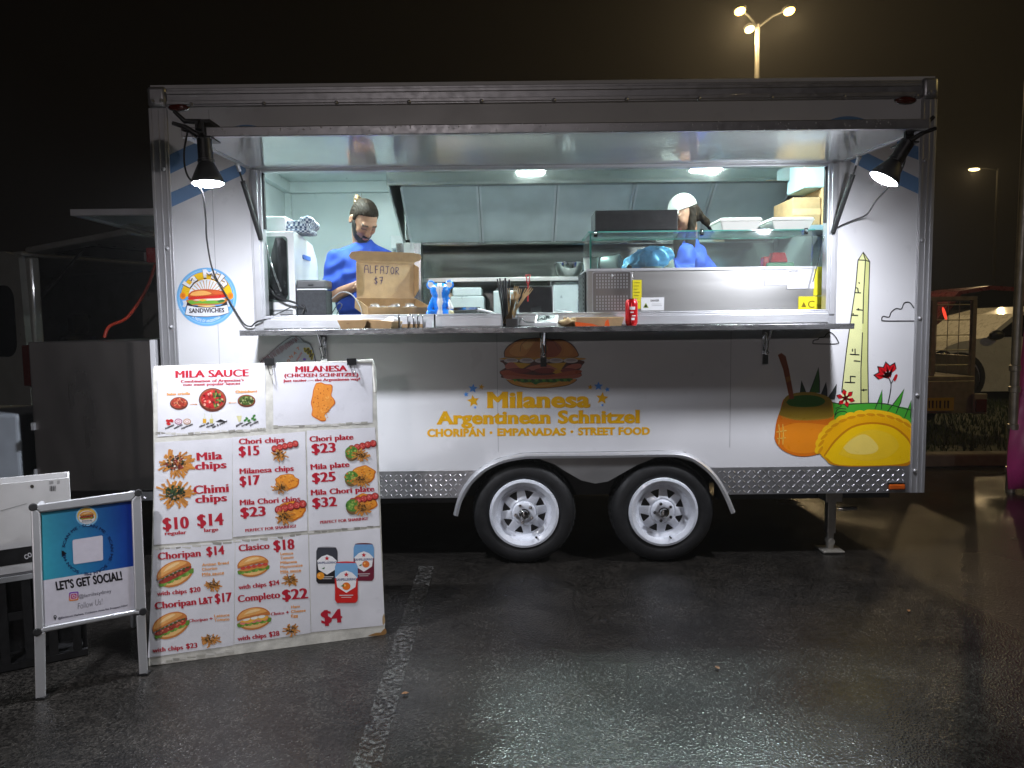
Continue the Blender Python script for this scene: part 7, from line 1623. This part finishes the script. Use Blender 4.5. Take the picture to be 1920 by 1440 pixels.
# marquee edge: pole and pink sheet
t = thing('marquee', 'marquee edge with a pale grey pole and a magenta plastic sheet', 'marquee', (3.72, 1.35, 0))
q = MB(); b0, b1 = PZ(1893, 922, 0), None; Ym = b0[1]; pts = [PY(1894, 922, Ym), PY(1900, 780, Ym), PY(1906, 640, Ym), PY(1914, 480, Ym), PY(1921, 330, Ym), PY(1930, 150, Ym)]; q.tube(pts, .032, 12); po = q.build('pole', 'galv', t, smooth=60)
for px, py in ((1896, 880), (1899, 800), (1902, 730), (1903, 690)):
    p = PY(px, py, Ym); q = MB(); q.lathe([(.030, -.025), (.040, -.02), (.040, .02), (.030, .025)], p, (0, 0, 1), 14); q.build('pole_collar', 'galv', po, smooth=40)
q = MB(); NU, NVv = 10, 16; vs = []
for i in range(NVv + 1):
    z = .03 + 2.6 * i / NVv
    for k in range(NU + 1):
        x = pts[0][0] + .03 + k * .11 + .05 * (z / 2.6) + .05; bul = .16 * math.exp(-((z - .25) / .5) ** 2); vs.append((x - bul * (1 if k == 0 else .6), Ym + .05 + .03 * math.sin(k * 1.9 + z * 2) - bul * .8, z))
q.add(vs, [(i * (NU + 1) + k, i * (NU + 1) + k + 1, (i + 1) * (NU + 1) + k + 1, (i + 1) * (NU + 1) + k) for i in range(NVv) for k in range(NU)]); sh = q.build('side_sheet', 'pink', t, smooth=180)
sm = sh.modifiers.new('thick', 'SOLIDIFY'); sm.thickness = .006
# fallen leaves on the wet asphalt
M['leaf'] = mat('fallen_leaf', (.20, .09, .03), .4, var=.3, vscale=40)
for px, py, rz_, label in ((1345, 1252, .4, 'small brown fallen leaf on the wet asphalt in front of the wheels'), (760, 1300, 1.9, 'pale fallen leaf on the wet asphalt beside the worn parking line'), (1704, 1145, 2.6, 'tan fallen leaf on the wet asphalt towards the marquee')):
    p = PZ(px, py, 0.006); q = MB(); T = frame(tuple(p), rz_)
    pts = [(0, -.012), (.006, -.006), (.008, .001), (.005, .009), (0, .014), (-.005, .008), (-.007, .001), (-.005, -.007)]
    q.prism(pts, lambda u, v, d: tuple(T @ Vector((u, v, d + .25 * abs(u)))), 0, .0012); q.box(p[0] - .001, p[0] + .001, p[1] - .001, p[1] + .001, .005, .007)
    tag(q.build('fallen_leaf', 'leaf', None, at=tuple(p)), label, 'leaf')
# ================================================================== GRAPHICS ON THE TRAILER SIDE
FACE = (0, 0, 0); FN = (0, -1, 0)
def art(base=.0012, step=.00016): return Art(FACE, FN, base, step)
YEL, SKY = S(240, 178, 8), S(92, 164, 250)
cb_ = lambda X, Y: (780 + X / 4.174, 610 + Y / 4.174)
# lettering with stars
A = art()
A.text('Milanesa', cb_(556, 642), cb_(1364, 638), 116 / 4.174, YEL, 'slab', 0)
A.text('Argentinean Schnitzel', cb_(160, 772), cb_(1752, 760), 94 / 4.174, YEL, 'slab', 0)
A.text('CHORIPÁN', cb_(88, 870), cb_(540, 866), 56 / 4.174, YEL, 'slabs', 0); A.text('EMPANADAS', cb_(636, 863), cb_(1174, 859), 54 / 4.174, YEL, 'slabs', 0); A.text('STREET FOOD', cb_(1268, 857), cb_(1830, 853), 54 / 4.174, YEL, 'slabs', 0)
for x, y in ((587, 840), (1220, 832)): A.ell(*cb_(x, y), 11 / 4.174, 11 / 4.174, YEL, 0)
for x, y, r, c, ro in ((448, 592, 50, YEL, -.15), (1456, 570, 50, YEL, .1), (446, 494, 38, SKY, .1), (512, 482, 24, YEL, .2), (392, 540, 22, SKY, -.1), (462, 642, 13, SKY, .3), (1428, 476, 37, SKY, 0), (1363, 484, 22, YEL, .2), (1497, 502, 22, SKY, -.2), (1458, 624, 12, SKY, .2)): A.star(*cb_(x, y), r / 4.174, c, 0, ro)
A.build('banner_lettering', trailer, 'decal')
# big sandwich
A = art(); bl = lambda pts, col, lay: blob(A, [cb_(*p) for p in pts], col, lay)
bl([(690, 250), (690, 200), (730, 150), (810, 108), (900, 100), (975, 95), (1060, 106), (1150, 110), (1220, 145), (1262, 200), (1262, 248), (1100, 256), (860, 256)], S(60, 32, 18), 0)
bl([(696, 246), (698, 200), (738, 156), (815, 114), (900, 106), (975, 101), (1055, 112), (1146, 116), (1212, 150), (1256, 202), (1256, 244), (1100, 250), (860, 250)], S(206, 128, 48), 1)
bl([(770, 150), (840, 122), (930, 116), (900, 170), (850, 235), (760, 235), (730, 200)], S(228, 158, 76), 2)
bl([(1010, 120), (1080, 120), (1140, 180), (1100, 240), (1010, 245), (1030, 180)], S(176, 82, 34), 2); bl([(1110, 125), (1180, 140), (1230, 200), (1200, 240), (1150, 235), (1160, 180)], S(218, 142, 60), 2); bl([(830, 150), (880, 130), (910, 150), (860, 190)], S(240, 186, 106), 3)
for i, pts in enumerate([[(815, 205), (825, 150), (870, 112)], [(1010, 100), (985, 150), (1000, 200)], [(1120, 190), (1080, 130), (1040, 108)]]): A.line([cb_(*p[:2]) for p in curve_pts([(*p, 0) for p in pts], 5)], .7, S(110, 56, 26), 4)
bl([(690, 252), (1262, 252), (1262, 272), (690, 268)], S(216, 160, 56), 3)
bl([(686, 300), (700, 270), (1270, 268), (1296, 320), (1280, 350), (1292, 370), (1240, 410), (720, 415), (668, 390), (656, 360), (700, 330)], S(90, 40, 28), 0)
for x in (745, 865, 985, 1095, 1210): A.ell(*cb_(x, 278), 60 / 4.174, 22 / 4.174, S(60, 44, 40), 4); A.ell(*cb_(x, 276), 57 / 4.174, 19 / 4.174, S(224, 214, 212), 5); A.ell(*cb_(x + 4, 272), 40 / 4.174, 10 / 4.174, S(184, 170, 172), 6)
bl([(694, 320), (730, 290), (800, 300), (830, 345), (900, 320), (1000, 305), (1080, 320), (1140, 345), (1200, 310), (1280, 300), (1294, 325), (1240, 345), (1100, 362), (950, 356), (800, 345), (720, 348)], S(206, 116, 96), 7)
A.poly([cb_(*p) for p in ((760, 288), (900, 300), (824, 346))], S(232, 176, 46), 8); A.poly([cb_(*p) for p in ((1020, 300), (1176, 290), (1130, 352))], S(232, 176, 46), 8); A.poly([cb_(*p) for p in ((1030, 348), (1200, 338), (1112, 388))], S(226, 168, 40), 9)
for x, w_ in ((800, 105), (1010, 90), (1190, 70)): A.ell(*cb_(x, 358), w_ / 4.174, 24 / 4.174, S(110, 30, 28), 8); A.ell(*cb_(x, 355), w_ * .85 / 4.174, 17 / 4.174, S(150, 48, 42), 10)
bl([(658, 362), (720, 350), (800, 375), (950, 390), (1060, 385), (1180, 360), (1284, 350), (1288, 372), (1200, 392), (1040, 412), (860, 412), (720, 398), (672, 384)], S(188, 88, 52), 11)
bl([(676, 392), (760, 392), (900, 412), (1060, 408), (1200, 392), (1288, 380), (1282, 404), (1200, 420), (1000, 424), (780, 424), (700, 416)], S(200, 112, 88), 12)
bl([(702, 424), (830, 432), (1100, 430), (1252, 420), (1236, 448), (1170, 474), (1050, 490), (960, 494), (860, 488), (760, 466)], S(96, 54, 24), 0); bl([(708, 424), (830, 430), (1100, 428), (1246, 420), (1230, 446), (1166, 470), (1050, 486), (960, 489), (860, 484), (764, 462)], S(232, 164, 66), 13); bl([(800, 446), (950, 470), (1120, 448), (1050, 474), (950, 482), (850, 474)], S(244, 198, 108), 14)
rd = random.Random(4)
bl([(740, 424), (800, 418), (920, 424), (1060, 420), (1210, 414), (1220, 428), (1170, 440), (1120, 436), (1080, 448), (1010, 444), (960, 452), (935, 464), (900, 446), (840, 448), (800, 436)], S(56, 128, 36), 15)
for i in range(16): x = 760 + i * 28; bl([(x, 424), (x + 14, 420), (x + 30, 430 + 6 * (i % 2)), (x + 12, 440)], S(*((96, 168, 56), (40, 100, 30))[i % 2]), 16)
A.build('sandwich_graphic', trailer, 'decal')
# round logo
cl_ = lambda X, Y: (320 + X / 4.8, 480 + Y / 4.8)
A = art(); ox, oy, r0 = *cl_(325, 368), 56.2
A.ell(ox, oy, r0, r0 * .975, S(112, 176, 226), 0, n=64); A.ell(ox, oy, r0 * .93, r0 * .905, S(150, 200, 238), 1, n=64); A.ell(ox, oy, r0 * .90, r0 * .875, S(96, 166, 226), 2, n=64)
ring = [(ox + r * math.cos(R(a)), oy + r * .975 * math.sin(R(a))) for r, rng_ in ((r0 * .86, range(178, 363, 6)), (r0 * .60, range(362, 177, -6))) for a in rng_]; A.poly(ring, S(238, 190, 30), 3)
for s_ in (-1, 1): A.ell(ox + s_ * r0 * .79, oy - 2, r0 * .105, r0 * .12, S(244, 150, 30), 4); A.ell(ox + s_ * r0 * .79, oy - 2, r0 * .06, r0 * .07, S(226, 120, 30), 5)
A.ell(ox, oy, r0 * .60, r0 * .585, S(228, 232, 238), 4, a0=180, a1=360, n=30)
for i in range(15):
    a = R(186 + i * 12); d = np.array((math.cos(a), math.sin(a))); pn = np.array((-d[1], d[0]))
    A.poly([np.array((ox, oy)) + d * r0 * .22 - pn * .5, np.array((ox, oy)) + d * r0 * .22 + pn * .5, np.array((ox, oy)) + d * r0 * .56 + pn * .9, np.array((ox, oy)) + d * r0 * .56 - pn * .9], S(*((214, 150, 80), (196, 170, 120))[i % 2]), 5)
for t_, a0, a1 in (('La', -62, -28), ('Mila', -9, 62)):
    A.text(t_, (0, 0), (40, 0), 16.5, S(60, 40, 50), 'heavy', 6, arc=(ox + .6, oy + .8, r0 * .63, a0 - 1, a1 + 1)); A.text(t_, (0, 0), (40, 0), 15.5, S(236, 234, 238), 'fat', 8, arc=(ox, oy, r0 * .645, a0, a1))
sw = lambda pts, col, lay: blob(A, [cl_(*p) for p in pts], col, lay)
sw([(150, 420), (200, 442), (440, 436), (510, 404), (500, 380), (170, 392)], S(196, 120, 50), 10); sw([(155, 408), (190, 398), (230, 412), (270, 400), (320, 404), (370, 398), (420, 404), (470, 396), (486, 408), (440, 426), (370, 430), (300, 428), (240, 428), (185, 434)], S(112, 172, 62), 11)
sw([(200, 398), (260, 384), (330, 380), (400, 380), (450, 376), (494, 386), (470, 396), (380, 400), (280, 404)], S(236, 220, 206), 12); sw([(420, 402), (470, 392), (490, 404), (440, 420)], S(60, 110, 60), 13); sw([(250, 396), (290, 388), (330, 396), (290, 408)], S(236, 190, 60), 13)
sw([(158, 378), (220, 366), (330, 362), (440, 350), (496, 346), (500, 366), (440, 380), (330, 384), (230, 390), (170, 392)], S(206, 44, 40), 13); sw([(158, 362), (170, 335), (220, 308), (320, 298), (420, 306), (480, 322), (500, 344), (440, 350), (330, 362), (230, 364), (168, 374)], S(196, 84, 36), 14); sw([(176, 352), (200, 328), (270, 312), (330, 318), (370, 340), (300, 354), (220, 358)], S(240, 176, 96), 15); sw([(330, 312), (400, 312), (460, 326), (470, 340), (400, 344), (370, 332)], S(214, 100, 50), 15)
A.poly([cl_(*p) for p in ((106, 402), (150, 400), (150, 440), (128, 462), (108, 456), (118, 430))], S(210, 212, 220), 9); A.poly([cl_(*p) for p in ((500, 402), (536, 402), (524, 428), (536, 452), (516, 460), (500, 440))], S(210, 212, 220), 9)
A.poly([cl_(*p) for p in ((250, 444), (400, 444), (420, 462), (230, 462))], S(236, 200, 130), 9)
A.poly([cl_(*p) for p in ((150, 414), (200, 444), (330, 462), (450, 446), (508, 408), (530, 512), (440, 540), (330, 548), (220, 546), (130, 530))], S(40, 36, 44), 10 + 6); A.poly([cl_(*p) for p in ((152, 446), (240, 462), (330, 466), (430, 460), (512, 440), (526, 510), (440, 536), (330, 544), (220, 542), (134, 526))], S(226, 228, 234), 17)
A.text('SANDWICHES', cl_(168, 512), cl_(486, 506), 38 / 4.8, S(54, 40, 48), 'heavy', 18)
A.text('A TASTE OF ARGENTINA', (0, 0), (60, 0), 4.6, S(214, 228, 240), 'bold', 6, arc=(ox, oy, r0 * .845, 216, 146))
A.build('round_logo', trailer, 'decal')
# blue bands and discs by the awning
A = art(); BL = S(110, 152, 200)
A.poly([(318, 362), (455, 303), (461, 303), (461, 322), (457, 327), (320, 389)], BL, 0); A.poly([(316, 291), (352, 274), (405, 254), (405, 285), (317, 327)], BL, 0); A.ell(462, 302, 68, 68, BL, 1, a0=202, a1=338, n=30)
A.poly([(1589, 300), (1600, 290), (1626, 287), (1722, 334), (1722, 364), (1640, 326)], BL, 0); A.poly([(1682, 262), (1722, 275), (1722, 300), (1680, 284)], BL, 0); A.ell(1590, 292, 80, 74, BL, 1, a0=205, a1=335, n=30)
A.build('blue_band_graphic', trailer, 'decal')
# painted scene at the far end
cm = lambda X, Y: (1400 + X / 3.272, 460 + Y / 3.272)
A = art(); bm = lambda pts, col, lay: blob(A, [cm(*p) for p in pts], col, lay)
KEY = S(34, 34, 36); PAL = S(228, 230, 168)
ln = lambda pts, w_=2.0, col=KEY, lay=6, cv=True: A.line([cm(*p[:2]) for p in (curve_pts([(*p, 0) for p in pts], 5) if cv else pts)], w_, col, lay)
A.poly([cm(*p) for p in ((714, 45), (752, 100), (742, 500), (744, 968), (580, 968), (592, 820), (640, 440), (668, 250), (682, 92))], PAL, 1)
A.poly([cm(*p) for p in ((714, 45), (752, 100), (742, 500), (744, 968), (702, 968), (706, 600), (712, 400), (728, 92))], S(208, 211, 140), 2)
for pts in (((682, 92), (714, 42), (754, 100)), ((682, 92), (668, 250), (640, 440), (612, 640), (582, 900)), ((754, 100), (744, 420), (742, 700), (746, 968)), ((684, 90), (728, 92), (752, 100)), ((728, 94), (716, 300), (712, 480)), ((710, 534), (700, 760), (700, 968)), ((714, 45), (728, 92))): ln(pts, 1.9, cv=False)
for pts in (((662, 290), (700, 292)), ((664, 258), (680, 264), (684, 290)), ((686, 226), (692, 236)), ((672, 394), (712, 398)), ((684, 386), (684, 400)), ((638, 428), (682, 430)), ((652, 416), (652, 430)), ((640, 486), (662, 488)), ((632, 668), (690, 672)), ((664, 634), (664, 668)), ((648, 634), (648, 652)), ((656, 708), (696, 712)), ((600, 840), (664, 842)), ((636, 800), (636, 838)), ((640, 804), (668, 806)), ((704, 888), (738, 886)), ((716, 880), (716, 896))): ln(pts, 2.2, cv=False, lay=7)
bm([(520, 966), (600, 972), (760, 966), (900, 985), (1006, 1010), (1004, 1110), (760, 1120), (530, 1070)], S(72, 168, 52), 3)
ln([(522, 964), (600, 974), (740, 968), (850, 972), (940, 994), (1006, 1010)], 1.6)
for base, tip, w_, c in (((345, 905), (335, 830), 36, (40, 60, 36)), ((415, 905), (440, 748), 62, (58, 104, 44)), ((472, 925), (486, 838), 40, (52, 58, 60)), ((515, 945), (552, 850), 44, (60, 64, 64)), ((806, 1005), (830, 884), 40, (70, 164, 56)), ((885, 1030), (966, 880), 60, (70, 170, 50)), ((985, 1060), (1008, 950), 36, (70, 170, 50))):  # left blades coloured dark: the shade over them is painted in
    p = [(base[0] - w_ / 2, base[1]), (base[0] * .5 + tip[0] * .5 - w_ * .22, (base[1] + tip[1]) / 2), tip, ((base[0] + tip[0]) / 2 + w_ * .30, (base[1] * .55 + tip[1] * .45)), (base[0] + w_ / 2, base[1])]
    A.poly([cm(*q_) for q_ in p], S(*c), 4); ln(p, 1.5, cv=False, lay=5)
for pts in (((536, 1052), (560, 1024), (600, 1018), (622, 1040)), ((545, 1000), (580, 985), (560, 970)), ((540, 1040), (560, 1004), (610, 1004))): ln(pts, 1.4)
def flower(cx, cy, r, n_, a0, col=S(232, 22, 34)):
    for i in range(n_):
        a = a0 + i * (2 * math.pi / n_ if n_ > 4 else .62); q_ = [(cx + r * .12 * math.cos(a + 1.57), cy + r * .12 * math.sin(a + 1.57)), (cx + r * .7 * math.cos(a - .36), cy + r * .7 * math.sin(a - .36)), (cx + r * math.cos(a), cy + r * math.sin(a)), (cx + r * .7 * math.cos(a + .36), cy + r * .7 * math.sin(a + .36)), (cx - r * .12 * math.cos(a + 1.57), cy - r * .12 * math.sin(a + 1.57))]
        k = 1.13; A.poly([cm(cx + (x - cx) * k, cy + (y - cy) * k) for x, y in q_], KEY, 5); A.poly([cm(*p) for p in q_], col, 7)
flower(606, 938, 54, 6, .3); flower(872, 806, 86, 4, 3.25); ln([(868, 806), (884, 850), (880, 900), (866, 970)], 1.9); ln([(884, 850), (900, 820), (910, 800)], 1.6); bm([(900, 826), (908, 796), (924, 792), (918, 818), (906, 834)], S(206, 30, 36), 8)
for sc, ox_, oy_ in ((1.0, 0, 0), (.78, -242, 248)):
    P = [(1026, 386), (1000, 352), (966, 354), (948, 390), (916, 388), (886, 410), (872, 440), (836, 436), (828, 456), (850, 464), (1026, 464)] if sc == 1 else [(560, 588), (540, 556), (512, 534), (488, 545), (476, 562), (446, 566), (436, 578), (412, 582), (406, 596), (420, 604), (552, 604), (560, 588)]
    ln(P, 2.0 if sc == 1 else 1.8)
# gourd cup
bm([(170, 1180), (180, 1090), (205, 1010), (240, 930), (380, 900), (505, 935), (530, 1010), (536, 1100), (520, 1200), (470, 1260), (400, 1290), (310, 1292), (230, 1262), (185, 1220)], S(222, 116, 20), 8)
bm([(200, 1120), (300, 1090), (430, 1095), (520, 1120), (505, 1200), (440, 1260), (330, 1275), (230, 1240)], S(238, 140, 26), 9)
bm([(196, 1040), (215, 985), (250, 920), (370, 900), (500, 930), (526, 1000), (524, 1050), (440, 1068), (300, 1070)], S(148, 120, 34), 10); bm([(240, 962), (280, 928), (370, 918), (450, 930), (480, 958), (440, 985), (350, 992), (270, 985)], S(52, 94, 28), 11)
for i in range(15): x = 215 + i * 21; ln([(x, 1050 + 14 * math.sin(i / 14 * 3.1)), (x + 8, 1064 + 14 * math.sin(i / 14 * 3.1)), (x + 16, 1050 + 14 * math.sin(i / 14 * 3.1))], 1.0, S(196, 160, 60), 12, False)
A.poly([cm(*p) for p in ((190, 672), (212, 660), (238, 680), (258, 760), (276, 860), (290, 940), (262, 945), (244, 860), (222, 760))], S(132, 62, 26), 13); A.poly([cm(*p) for p in ((236, 812), (266, 800), (270, 830), (244, 842))], S(160, 104, 40), 14)
for pts in (((196, 1098), (200, 1160), (196, 1220)), ((220, 1096), (224, 1160), (220, 1222)), ((180, 1145), (244, 1135)), ((186, 1185), (240, 1180))): ln(pts, 1.6, S(232, 190, 90), 14, False)
# folded pastry
bm([(426, 1250), (436, 1210), (450, 1180), (480, 1150), (500, 1120), (540, 1095), (570, 1068), (610, 1050), (650, 1030), (700, 1020), (760, 1008), (820, 1012), (880, 1024), (930, 1044), (980, 1080), (1003, 1110), (1003, 1330), (900, 1352), (560, 1352), (480, 1310)], S(246, 180, 6), 15)
rd = random.Random(3)
for i in range(15):
    f = i / 14; a = math.pi * (1.0 - .86 * f) ; x = 760 - 318 * math.cos(math.pi * f * .86); y = 1250 - 222 * math.sin(math.pi * f * .86 + .02)
    A.ell(*cm(x, y), 36 / 3.272, 21 / 3.272, S(250, 196, 24), 16 + i % 2, rot=-1.0 + f * 1.9)
    A.ell(*cm(x + 8, y + 10), 28 / 3.272, 9 / 3.272, S(224, 150, 10), 18, rot=-1.0 + f * 1.9)
bm([(470, 1290), (540, 1190), (640, 1110), (760, 1084), (880, 1100), (960, 1150), (1002, 1210), (1002, 1340), (880, 1352), (560, 1352)], S(206, 130, 8), 19); bm([(478, 1294), (548, 1200), (644, 1122), (760, 1096), (876, 1112), (952, 1160), (1002, 1226), (1002, 1318), (880, 1346), (570, 1346)], S(252, 204, 10), 20); bm([(560, 1280), (640, 1180), (760, 1130), (880, 1160), (930, 1230), (860, 1300), (700, 1320)], S(247, 204, 40), 21); bm([(590, 1240), (640, 1190), (710, 1158), (760, 1180), (806, 1240), (770, 1276), (680, 1282), (620, 1270)], S(250, 222, 110), 22)
A.build('painted_scene', trailer, 'decal')
# scribbled plaque behind the menu board
qt = thing('scribble_sign', 'cloud shaped pale sign with maroon scribbled letters hanging under the counter', 'sign', tuple(PY(540, 665, -.015)))
pl_ = [cl_(*p) for p in ((790, 985), (812, 950), (880, 890), (960, 815), (1050, 745), (1090, 724), (1135, 722), (1170, 735), (1195, 770), (1250, 792), (1276, 830), (1288, 880), (1305, 940), (1310, 990))]
q = MB(); P = [PY(*p, -.014) for p in pl_]; q.prism([(p[0], p[2]) for p in P], lambda u, v, d: (u, d, v), -.014, -.004); sgp = q.build('panel', mat('pale_sign', (.46, .50, .56), .35), qt, bevel=.002)
A = Art((0, -.014, 0), (0, -1, 0), .0008, .0002)
A.line([tuple(p) for p in pl_], 1.0, S(40, 42, 60), 0)
MAR = S(120, 24, 44)
rd = random.Random(12)
zz = []
for i in range(46):
    f = i / 45; bx_, by_ = 490 + 68 * f, 680 - 46 * f; am = (9 - 3 * f) * (1 if i % 2 else -1) * rd.uniform(.7, 1.1); zz.append((bx_ + am * .62 + rd.uniform(-1, 1), by_ + am * .80))
A.line([tuple(p[:2]) for p in curve_pts([(*p, 0) for p in zz], 3)], .9, MAR, 1)
for ch_, x_, y_ in (('T', 561, 656), ('A', 554.5, 664), ('N', 547.5, 671), ('O', 543, 679)): A.text(ch_, (x_ - 2.6, y_ + 1.6), (x_ + 2.2, y_ - 1.4), 5.5, S(206, 110, 50), 'bold', 1)
A.line([tuple(p[:2]) for p in curve_pts([(566 - i * .75 + (1.6 if i % 2 else -1.6), 661 + i * 1.2 + (1 if i % 2 else -1), 0) for i in range(14)], 2)], .8, S(200, 50, 44), 1)
A.line([cl_(*p[:2]) for p in curve_pts([(1205, 825, 0), (1215, 860, 0), (1240, 830, 0), (1235, 880, 0), (1262, 850, 0), (1255, 910, 0), (1275, 880, 0), (1268, 935, 0)], 5)], 5.0, S(206, 186, 50), 1); A.line([cl_(*p[:2]) for p in curve_pts([(1205, 825, 0), (1215, 860, 0), (1240, 830, 0), (1235, 880, 0), (1262, 850, 0), (1255, 910, 0), (1275, 880, 0), (1268, 935, 0)], 5)], 1.2, S(30, 28, 30), 3); A.ell(*cl_(1205, 930), 3.2, 2.4, S(120, 90, 200), 1)
A.build('lettering', sgp)
# handwriting inside the mailer box lid (drawn in the lid's own plane)
STK = {'A': [[(0, 0), (0, .75), (.2, 1), (.75, 1), (.85, .75), (.95, 0)], [(0, .5), (.9, .48)]], 'L': [[(.1, 1), (.0, 0), (.75, .06)]], 'F': [[(.1, 0), (.08, 1), (.8, 1.0)], [(.08, .5), (.65, .52)]], 'J': [[(.1, 1), (.9, 1)], [(.5, 1), (.52, .2), (.3, 0), (.05, .1)]], 'O': [[(.5, 1), (.1, .75), (.08, .3), (.4, 0), (.8, .2), (.88, .7), (.5, 1)]], 'R': [[(.05, 0), (.1, 1), (.7, .95), (.8, .7), (.5, .5), (.1, .45), (.9, 0)]], '$': [[(.8, .8), (.45, .92), (.1, .72), (.45, .5), (.8, .3), (.45, .08), (.05, .2)], [(.45, 1.1), (.45, -.1)]], '7': [[(.05, .95), (.85, 1), (.4, 0)], [(.25, .5), (.8, .52)]]}
mb = MB()
def stroke(pts, wd):
    for a, b_ in zip(pts, pts[1:]):
        d = np.array(b_) - np.array(a); d = d / (np.linalg.norm(d) + 1e-9); nn = np.array((-d[1], d[0])) * wd / 2; a2, b2 = np.array(a) - d * wd * .4, np.array(b_) + d * wd * .4
        stroke.k += 1; mb.add([tuple(Tl(p[0], p[1], .0016 + .00005 * stroke.k)) for p in (a2 + nn, b2 + nn, b2 - nn, a2 - nn)], [(0, 1, 2, 3)], 0, S(40, 38, 92))
stroke.k = 0
def write(txt, u0, v0, cw, ch, slope):
    for i, chh in enumerate(txt):
        for st_ in STK[chh]: stroke([(u0 + i * cw * 1.14 + x * cw * .85, v0 + y * ch + slope * i) for x, y in st_], .0036)
write('ALFAJOR', -.125, .145, .027, .042, -.0010); write('$7', -.070, .080, .027, .040, .002)
mb.build('lettering', 'print', box_lid)
# small print on the labels of the display fridge
A = Art((0, fy0 - .0012 - .0042, 0), FN, .0006, .0002)
DK = S(60, 60, 30)
A.text('C', (1515, 577), (1527, 577), 13, S(120, 100, 10), 'sans', 0); A.poly([(1502, 576), (1507, 566), (1512, 576)], S(120, 100, 10), 0); A.text('fire', (1532, 575), (1540, 575), 5, S(120, 100, 10), 'sans', 0)
A.text('DANGER', (1220, 565.5), (1236, 565), 3.4, S(60, 60, 60), 'bold', 0); A.poly([(1206, 577), (1211, 568), (1216, 577)], S(120, 140, 20), 0); A.ell(1211, 574, 2, 2.4, S(30, 30, 20), 1); A.line([(1222, 570), (1240, 570)], .6, S(150, 150, 150), 0); A.line([(1222, 573), (1241, 573)], .6, S(150, 150, 150), 0)
A.text('NOMAS', (1480, 511), (1497, 510), 4, S(70, 70, 76), 'sans', 0)
for i in range(4): A.line([(1482, 516 + i * 5), (1494 + 3 * (i % 2), 516 + i * 5)], .6, S(150, 150, 154), 0)
for i in range(7): A.line([(1188, 530 + i * 6), (1200 - 2 * (i % 3), 530 + i * 6)], .6, DK, 0)
A.build('label_lettering', bpy.data.objects['display_fridge'])
# the plate's worn, unreadable characters
A = Art((0, Yc - .0206, 0), FN, .0006, .0002)
for x_, w_ in ((1741, 3), (1747, 4), (1755, 2.5), (1761, 4), (1770, 3), (1776, 4)): A.poly([(x_, 751), (x_ + w_, 751), (x_ + w_ * .8, 766), (x_, 765)], S(52, 38, 12), 0)
A.build('plate_marking', npl)

# ================================================================== MIST IN THE NIGHT AIR
if HAZE:
    q = MB(); q.box(-16, 24, -14.9, 34, -1.0, 11.0)
    m = bpy.data.materials.new('mist'); m.use_nodes = True; nt = m.node_tree; nt.nodes.remove(nt.nodes['Principled BSDF'])
    v = nt.nodes.new('ShaderNodeVolumePrincipled'); v.inputs['Color'].default_value = (.9, .9, .9, 1); v.inputs['Density'].default_value = HAZE; v.inputs['Anisotropy'].default_value = 0.35
    nt.links.new(v.outputs[0], nt.nodes['Material Output'].inputs['Volume'])
    tag(q.build('haze', m), kind='stuff')
